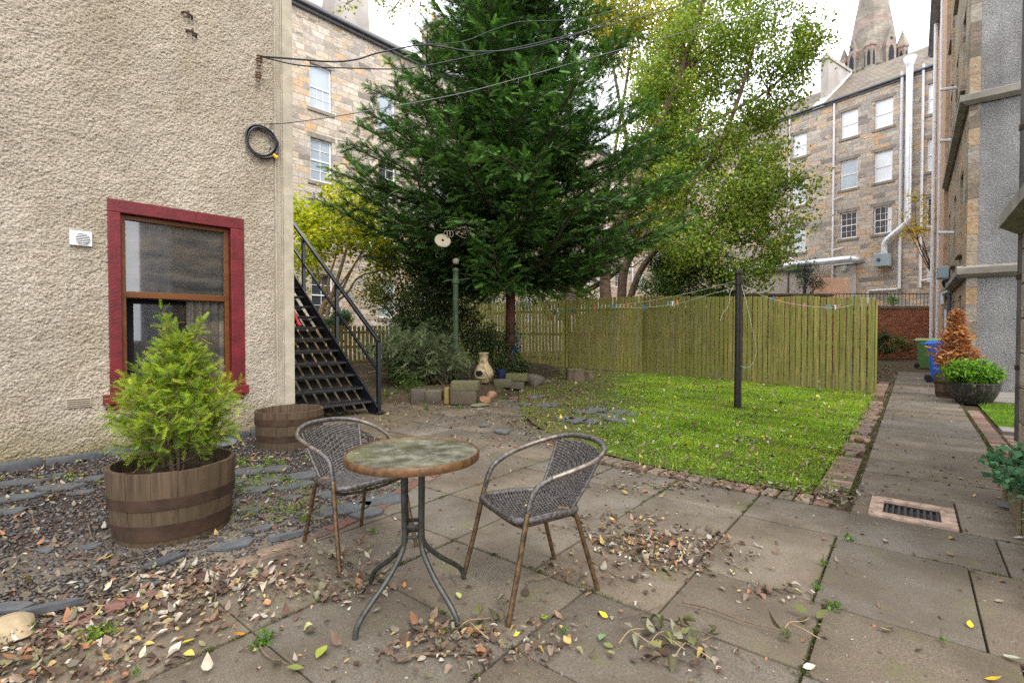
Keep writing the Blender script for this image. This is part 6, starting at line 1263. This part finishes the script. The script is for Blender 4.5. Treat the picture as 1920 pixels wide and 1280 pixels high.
slate(486, 995, .20, .08, R(30), 8, 'low slate near the left chair, in the chippings'); slate(540, 1010, .26, .05, R(34), 9, 'dark slate on edge by the rear leg of the left chair', th=.03)
slate(1885, 955, .12, .05, R(-50), 10, 'dark slate leaning at the foot of the timber planter', z=.03, tilt=.9)
slate(425, 840, .22, .15, R(35), 11, 'pale slate leaning behind the large half barrel', z=.06, tilt=.5)
rb = random.Random(14); k = 0
GF = 'flat slate flags laid as crazy paving in the chippings'
FL = [(45, 905, .5, .2), (110, 915, .42, .18), (30, 935, .45, .16), (95, 895, .3, .12), (165, 900, .3, .15), (150, 925, .25, .1), (20, 960, .3, .12)]
FR_ = [(465, 885, .40, .2), (520, 880, .35, .2), (570, 893, .4, .22), (500, 903, .45, .22), (555, 912, .42, .18), (480, 920, .3, .18), (440, 905, .25, .15), (700, 905, .35, .22), (715, 940, .40, .24), (650, 955, .45, .22), (690, 965, .3, .15), (620, 930, .30, .18), (545, 935, .2, .1), (470, 960, .2, .1), (735, 885, .2, .15)]
for lst, w in ((FL, 'flat dark slate flag left of the large barrel, %s from the left border'), (FR_, 'flat dark slate flag between the large barrel and the table, %s from the barrel')):
    for i, (px, py, L, W) in enumerate(sorted(lst)):
        k += 1; slate(px, py, L*.9, W*1.2, rb.uniform(.1, .9), 100+k, w % ORD[i], z=.004, th=.016, name='slate_flag', group=GF, col=(.078, .084, .088))
for i, (px, py, L, W) in enumerate(sorted([(1080, 790, .35, .25), (1120, 770, .35, .25), (1160, 775, .3, .25), (1060, 788, .25, .2), (1110, 792, .3, .2), (1155, 790, .35, .2), (1095, 775, .3, .2), (1140, 782, .25, .2), (1028, 761, .35, .25), (1005, 745, .4, .25), (1020, 716, .4, .3), (1185, 780, .2, .15), (985, 760, .2, .15), (942, 812, .2, .15), (908, 800, .15, .1)])):
    k += 1; slate(px, py, L*1.45, W*1.5, rb.uniform(0, 3), 100+k, 'slate sunk in the mossy left side of the lawn, %s from the left' % ORD[i], z=.014, th=.022, name='slate_flag', group='slate flags sunk in the mossy edge of the lawn', col=(.125, .13, .125))
# ============================================================ FALLEN LEAVES, TWIGS
LP = [(.10, .05, .028), (.15, .08, .045), (.22, .125, .07), (.27, .19, .12), (.34, .27, .19), (.19, .15, .10), (.07, .04, .027), (.12, .07, .04), (.12, .065, .035), (.17, .10, .06), (.40, .36, .28), (.30, .115, .035), (.42, .28, .05), (.22, .20, .08), (.16, .14, .08), (.09, .055, .035)]
LP = [tuple(np.array(c)*.85+sum(c)/3*.20) for c in LP]
LPY = [(.60, .42, .02), (.50, .46, .05), (.55, .22, .02), (.40, .45, .06), (.55, .50, .30)]
def litter(name, x, y, z, smin, smax, pal, seed, label, curl=(.0, .85), tm=LEAF11, power=2.0, up=.15):
    rng = np.random.default_rng(seed); n = len(x); s = smin+(smax-smin)*rng.uniform(0, 1, n)**power; a = rng.uniform(0, 2*PI, n)
    yv = np.stack([np.cos(a), np.sin(a), rng.normal(0, up*.5, n)], 1); zz = np.tile([0, 0, 1.], (n, 1))+rng.normal(size=(n, 3))*up; flip = rng.uniform(0, 1, n) < .4; cur = rng.uniform(*curl, n); cur[flip] *= -1
    P = np.stack([x, y, z+s*.05+np.abs(cur)*s*.08], 1); V, Fc = scatter(tm, P, frames(yv, zz), np.stack([s*rng.uniform(.45, .85, n), s, s], 1), cur)
    cc = pcol(pal, n, len(tm[0]), .3, rng); cc = cc*rng.uniform(.68, 1.22, (len(cc), 1)); return tag(np_mesh(name, V, Fc, DRY, None, cc), label, 'fallen leaves', kind='stuff')
rg = np.random.default_rng(61)
def gauss(px, py, n, sx, sy):
    q = G(px, py); return np.stack([rg.normal(q.x, sx, n), rg.normal(q.y, sy, n)], 1)
Q = [gauss(1215, 1020, 330, .22, .20), gauss(1150, 985, 130, .22, .15), gauss(1330, 1020, 120, .10, .12), gauss(1265, 1060, 70, .12, .08), gauss(1440, 1110, 50, .09, .04), gauss(860, 1195, 130, .14, .07), gauss(760, 1235, 50, .2, .05), gauss(680, 1110, 60, .09, .08), gauss(480, 1090, 220, .28, .10), gauss(250, 1140, 260, .26, .12), gauss(90, 1200, 240, .25, .10), gauss(350, 1100, 160, .25, .12), gauss(1100, 1080, 50, .15, .1), gauss(960, 1230, 60, .15, .06), gauss(1290, 1230, 50, .12, .05), gauss(1000, 1130, 30, .3, .2), gauss(1250, 915, 160, .5, .12), gauss(1530, 925, 150, .3, .10), gauss(1380, 912, 130, .4, .05), gauss(60, 1265, 120, .3, .06), gauss(620, 1100, 40, .1, .1), gauss(1220, 890, 60, .3, .1), gauss(1020, 1190, 25, .1, .1), gauss(640, 1030, 40, .2, .15), gauss(1560, 930, 40, .1, .08)]
Q.append(np.array([[PV(v_+rg.normal(0, .03), 4.44+rg.normal(0, .10)+max(0, -v_-2.0)**1.7*.22).x, PV(v_, 4.44+rg.normal(0, .09)+max(0, -v_-2.0)**1.7*.22).y] for v_ in rg.uniform(-5.0, -.4, 420)])); Q.append(np.array([PV(-.50+rg.normal(0, .10), p_)[:2] for p_ in rg.uniform(4.4, 12, 240)]))
Q = np.concatenate(Q); z = np.full(len(Q), .003)+rg.uniform(0, .012, len(Q)); litter('fallen_leaves', Q[:, 0], Q[:, 1], z, .014, .052, LP, 62, 'drifts of curled brown and yellow leaves on the paving', power=2.0)
Q2 = np.concatenate([gauss(480, 1090, 70, .22, .08), gauss(250, 1150, 110, .30, .12), gauss(90, 1215, 130, .25, .10), gauss(350, 1105, 90, .25, .10), gauss(40, 1275, 70, .3, .05), gauss(160, 1250, 50, .25, .05), gauss(420, 1160, 60, .2, .08), gauss(1215, 1020, 130, .18, .16), gauss(860, 1195, 40, .12, .06), gauss(1250, 1035, 60, .12, .08), gauss(620, 1050, 60, .2, .1)])
litter('drifted_leaves', Q2[:, 0], Q2[:, 1], np.full(len(Q2), .008)+rg.uniform(0, .010, len(Q2)), .016, .052, LP+[(.42, .36, .26), (.50, .45, .36), (.34, .32, .14), (.30, .22, .12), (.36, .16, .07)], 162, 'larger pale and brown leaves drifted along the edge of the chippings', power=1.6)
Q3 = np.concatenate([gauss(500, 905, 300, .35, .12), gauss(560, 940, 200, .3, .15), gauss(470, 870, 200, .25, .1), gauss(520, 965, 120, .25, .1), gauss(20, 1195, 60, .1, .05), gauss(190, 1195, 40, .03, .02), gauss(120, 900, 60, .3, .1)])
rgw = np.random.default_rng(9); C3 = Q3[rgw.integers(0, len(Q3), 130)]; P3 = np.repeat(C3, 14, 0)+rgw.normal(0, .022, (130*14, 2)); tag(leaves('gravel_weeds', np.stack([P3[:, 0], P3[:, 1], rgw.uniform(.012, .04, len(P3))], 1), .020, [(.22, .30, .03), (.14, .24, .03), (.30, .34, .04), (.09, .17, .03)], wid=.8, seed=12, flat=1), 'small green weeds and moss between slates and chippings', 'ground cover', kind='stuff')
n = 2600; v = rg.uniform(-4.6, .9, n); p = rg.uniform(.2, 6, n)**1.0; X_ = .778*v+.628*p; Yy = -.628*v+.778*p; litter('scattered_leaves', X_, Yy, np.full(n, .003), .006, .036, LP, 63, 'single dry leaves scattered over the slabs', power=3.2)
n = 5200; x = rg.uniform(-6, -.6, n); y = rg.uniform(1.3, 6.6, n); k = inpoly(x, y, GRAVEL); x, y = x[k], y[k]; litter('gravel_leaves', x, y, np.full(len(x), .014), .014, .055, LP, 64, 'brown leaves lying on the slate chippings', power=2)
x, y = lawn_pts(3000, rg); litter('lawn_leaves', x, y, np.full(len(x), .035), .018, .065, LP+[(.50, .45, .30), (.55, .40, .05)], 65, 'pale and brown leaves lying in the grass', power=1.5)
n = 16000; x = rg.uniform(-6, -.6, n); y = rg.uniform(1.3, 6.6, n); nzz = np.sin(x*3.1+y*1.3)+np.sin(y*4.1-x*2.2); k = inpoly(x, y, GRAVEL) & (nzz > rg.uniform(-1.4, 1.2, n)); x, y = x[k], y[k]; litter('bark_debris', x, y, np.full(len(x), .010), .006, .026, LP[:3]+LP[6:10], 69, 'brown bark and needle debris among the slate chippings', tm=LEAF4, power=1.5)
# dry debris where soil meets yard and lawn
n = 9000; x = rg.uniform(-4, 2.5, n); y = rg.uniform(5.5, 16.5, n); v = .778*x-.628*y; k = (v < -2.9) & (v > -8.8) & (rg.uniform(0, 1, n) < .6); x, y = x[k], y[k]; zz = np.maximum(.0, bed_h(x, y))+.004; litter('soil_leaves', x, y, zz, .02, .065, LP, 66, 'dead leaves over the soil and yard between stair and lawn', power=2, tm=LEAF4)
n = 2200; v = rg.uniform(-3.5, -.35, n); p = rg.uniform(12.5, 24, n); litter('path_side_leaves', .778*v+.628*p, -.628*v+.778*p, np.full(n, .003), .03, .09, LP, 67, 'leaf litter left of the far path', tm=LEAF4)
n = 420; v = rg.uniform(-.34, .66, n); p = rg.uniform(5, 18, n); litter('path_leaves', .778*v+.628*p, -.628*v+.778*p, np.full(n, .004), .012, .05, LP+[(.5, .46, .4)], 68, 'few small leaves on the far path', power=2.5)
# large single leaves that stand out
big_l = [(1133, 1192, .055, 'green', (.16, .26, .12)), (1140, 1160, .04, 'yellow', (.60, .50, .02)), (1020, 1156, .06, 'bright green', (.22, .36, .03)), (593, 1238, .07, 'olive', (.26, .30, .04)), (570, 1255, .06, 'greenish', (.22, .25, .06)), (365, 1200, .06, 'golden', (.55, .42, .03)), (193, 1050, .05, 'golden yellow', (.65, .42, .01)), (460, 1190, .045, 'orange', (.55, .22, .01)), (260, 1143, .06, 'pale green', (.38, .44, .25)), (316, 1232, .06, 'pale buff', (.48, .44, .36)), (1670, 1185, .05, 'yellow green', (.42, .42, .10)), (1820, 1180, .04, 'lemon yellow', (.60, .52, .02)), (1790, 1010, .05, 'rust orange', (.42, .20, .05)), (1660, 1014, .05, 'pale grey', (.45, .40, .34)), (1900, 1010, .05, 'whitish', (.45, .42, .36)), (1880, 1230, .06, 'pale olive', (.42, .42, .30)), (1505, 1255, .045, 'creamy', (.50, .46, .36)), (1845, 1276, .05, 'bright yellow', (.6, .42, .02)), (345, 1228, .05, 'amber', (.5, .38, .08)), (670, 1082, .035, 'sunny yellow', (.55, .48, .12)), (60, 1032, .045, 'burnt orange', (.45, .13, .02)), (110, 910, .05, 'cream yellow', (.6, .5, .1)), (862, 1125, .05, 'pale lime', (.42, .46, .14)), (757, 1104, .035, 'copper', (.45, .17, .03)), (1375, 1080, .05, 'straw coloured', (.5, .45, .2)), (1790, 1043, .05, 'tan', (.45, .28, .08)), (962, 1195, .03, 'vivid yellow', (.55, .50, .03)), (938, 1190, .045, 'straw yellow', (.5, .4, .2))]
for i, (px, py, s, cn, col) in enumerate(big_l):
    q = G(px, py); tv, tf = LEAF11; rng = np.random.default_rng(300+i); a = rng.uniform(0, 2*PI); V, Fc = scatter(LEAF11, np.zeros((1, 3)), frames(np.array([[math.cos(a), math.sin(a), .05]]), np.array([[rng.normal()*.2, rng.normal()*.2, 1.]])), np.array([[s*.62, s, s]]), np.array([rng.uniform(-.1, .45)]))
    o = np_mesh('large_leaf', V, Fc, DRY, None, np.tile(np.array(col), (len(tv), 1))*rng.uniform(.88, 1.1, (len(tv), 1)), loc=(q.x, q.y, .010)); tag(o, '%s leaf lying alone on the ground%s' % (cn, ' of the paving' if px > 400 else ' near the chippings'), 'leaf', 'large single fallen leaves')
def twig(pts, r, label, z=.008, seed=0):
    rb = random.Random(seed); P = [G(px, py)+Vector((0, 0, z+rb.uniform(0, .008))) for px, py in pts]; return tag(MB().tube(P, [r*(1-.6*i/(len(P)-1)) for i in range(len(P))], 6, smooth=4).build('twig', TWIG, None, 'all'), label, 'twig', 'twigs lying on the ground')
twig([(1278, 1138), (1330, 1150), (1400, 1175), (1470, 1192)], .005, 'long thin twig lying across the slabs in the right foreground', .02)
twig([(745, 1245), (790, 1232), (850, 1230), (905, 1228)], .008, 'thick bent twig at the front edge below the table'); twig([(985, 1095), (1030, 1085), (1068, 1068), (1085, 1082)], .004, 'crooked twig between the legs of the right chair')
twig([(1030, 1188), (1055, 1165), (1083, 1158)], .004, 'short twig beside the bright green leaf'); twig([(400, 1070), (405, 1120), (402, 1140), (440, 1155)], .006, 'curved root like twig on the brick edge of the chippings'); twig([(480, 1200), (500, 1235), (545, 1250)], .005, 'curved twig beside the golden leaf in the lower left')
twig([(512, 1128), (530, 1080), (570, 1060)], .004, 'thin twig between barrel and left chair'); twig([(60, 968), (65, 990), (62, 1000)], .005, 'pale curled stick in the chippings at the left'); twig([(165, 985), (172, 1010), (178, 1018)], .006, 'straight pale stick left of the large barrel'); twig([(120, 1050), (200, 1055), (290, 1068)], .004, 'long thin twig in front of the large barrel'); twig([(845, 1080), (858, 1098)], .004, 'tiny twig at the right rear foot of the table')
twig([(1160, 1165), (1200, 1155), (1240, 1140)], .003, 'thin stalk next to the leafy sprig')
def sprig(px, py, n, s, seed, label):
    rng = np.random.default_rng(seed); q = G(px, py); t = thing('leafy_sprig', label, 'sprig', (q.x, q.y, 0)); P = [(0, 0, .01), (.06, .05, .035), (.13, .07, .03), (.20, .13, .012)]; MB().tube(P, [.003, .0025, .002, .0015], 5, smooth=4).tube([(.06, .05, .035), (.09, .0, .04), (.14, -.04, .02)], .002, 5, smooth=3).build('stalk', YTWIG, t, 'all')
    pp = np.array([P[rng.integers(0, 4)] for _ in range(n)])+rng.normal(size=(n, 3))*[.035, .03, .01]; pp[:, 2] = np.abs(pp[:, 2])+.01; a = rng.uniform(0, 2*PI, n); ss = s*rng.uniform(.7, 1.2, n)
    V, Fc = scatter(LEAF11, pp, frames(np.stack([np.cos(a), np.sin(a), rng.uniform(-.3, .5, n)], 1), np.tile([0, 0, 1.], (n, 1))+rng.normal(size=(n, 3))*.5), np.stack([ss*.6, ss, ss], 1), rng.uniform(-.8, .8, n)); np_mesh('leaf_blades', V, Fc, DRY, t, pcol([(.11, .115, .035), (.15, .155, .05), (.08, .075, .035), (.22, .21, .13), (.13, .10, .05)], n, 11, .2, rng))
sprig(1215, 1215, 15, .06, 1, 'sprig of olive green withered leaves at the front of the patio'); sprig(1265, 1235, 12, .06, 2, 'second olive sprig, lying against the first one at its right'); sprig(1465, 1195, 7, .055, 3, 'small sprig with few leaves at the joint right of the long twig'); sprig(1160, 1210, 8, .045, 4, 'little sprig of grey curled leaves left of the olive ones'); sprig(850, 1190, 9, .045, 5, 'grey curled leaf sprig at the front right foot of the table')
# leaf on the seat and tabletop crumbs
c = Vector((.10, 2.52, 0)); a = R(-61)
o = np_mesh('seat_leaf', *[scatter(LEAF11, np.zeros((1, 3)), frames(np.array([[1., .3, 0]]), np.array([[0, 0, 1.]])), np.array([[.03, .05, .05]]), np.array([.2]))[i] for i in (0, 1)], DRY, None, np.tile((.36, .30, .12), (11, 1)), loc=(.06, 2.48, .424)); tag(o, 'yellowish leaf lying on the seat of the right chair', 'leaf')
# weeds in joints
WL_ = ['at the T joint left of the drain', 'in the long mossy joint of the right foreground', 'in the mossy joint below the drain corner', 'midway down the mossy right joint', 'in the joint at the lower right', 'at the front corner of the brick edging', 'beside the big leaf drift', 'larger one below the left chair at the front', 'just under the larger front weed', 'at the joint in front of the right chair', 'in the lawn front centre', 'between slabs beyond the tabletop', 'at the lower left border', 'at the fence foot right of the black pole base', 'at the fence foot behind the stump', 'at the fence foot right of the pole', 'near the right end of the fence foot', 'at the foot of the bed stones', 'below the corner stone block', 'under the leftmost bed block']
for i, (px, py, s) in enumerate(((1590, 1012, 1.2), (1566, 1143, 1.3), (1543, 1060, .9), (1530, 1105, .8), (1765, 1205, .5), (1585, 925, 1.3), (1205, 1020, .5), (500, 1200, 1.5), (480, 1215, 1.2), (1060, 1190, .7), (1300, 800, 1), (700, 1000, 1.0), (255, 1270, .6), (1275, 735, 1.2), (1195, 725, 1.2), (1480, 740, 1.5), (1535, 735, 1.5), (945, 748, 1.4), (860, 765, 1.4), (800, 765, 1.4))):
    q = G(px, py); shrub('weed', 'small green weed '+WL_[i], 'weed', [((q.x, q.y, .018), (.024*s*max(1, q.y/4), .02*s*max(1, q.y/4), .010*s*max(1, q.y/5)))], 10, 4, .006*s, .016*s*max(1, q.y/5), [(.10, .24, .03), (.16, .32, .05), (.07, .16, .02)], 400+i, (q.x, q.y, 0), 'small weeds on the ground', limb=.0012, tw=2, wid=.7, droop=-.3)
print('OBJECTS', len(SC.objects))
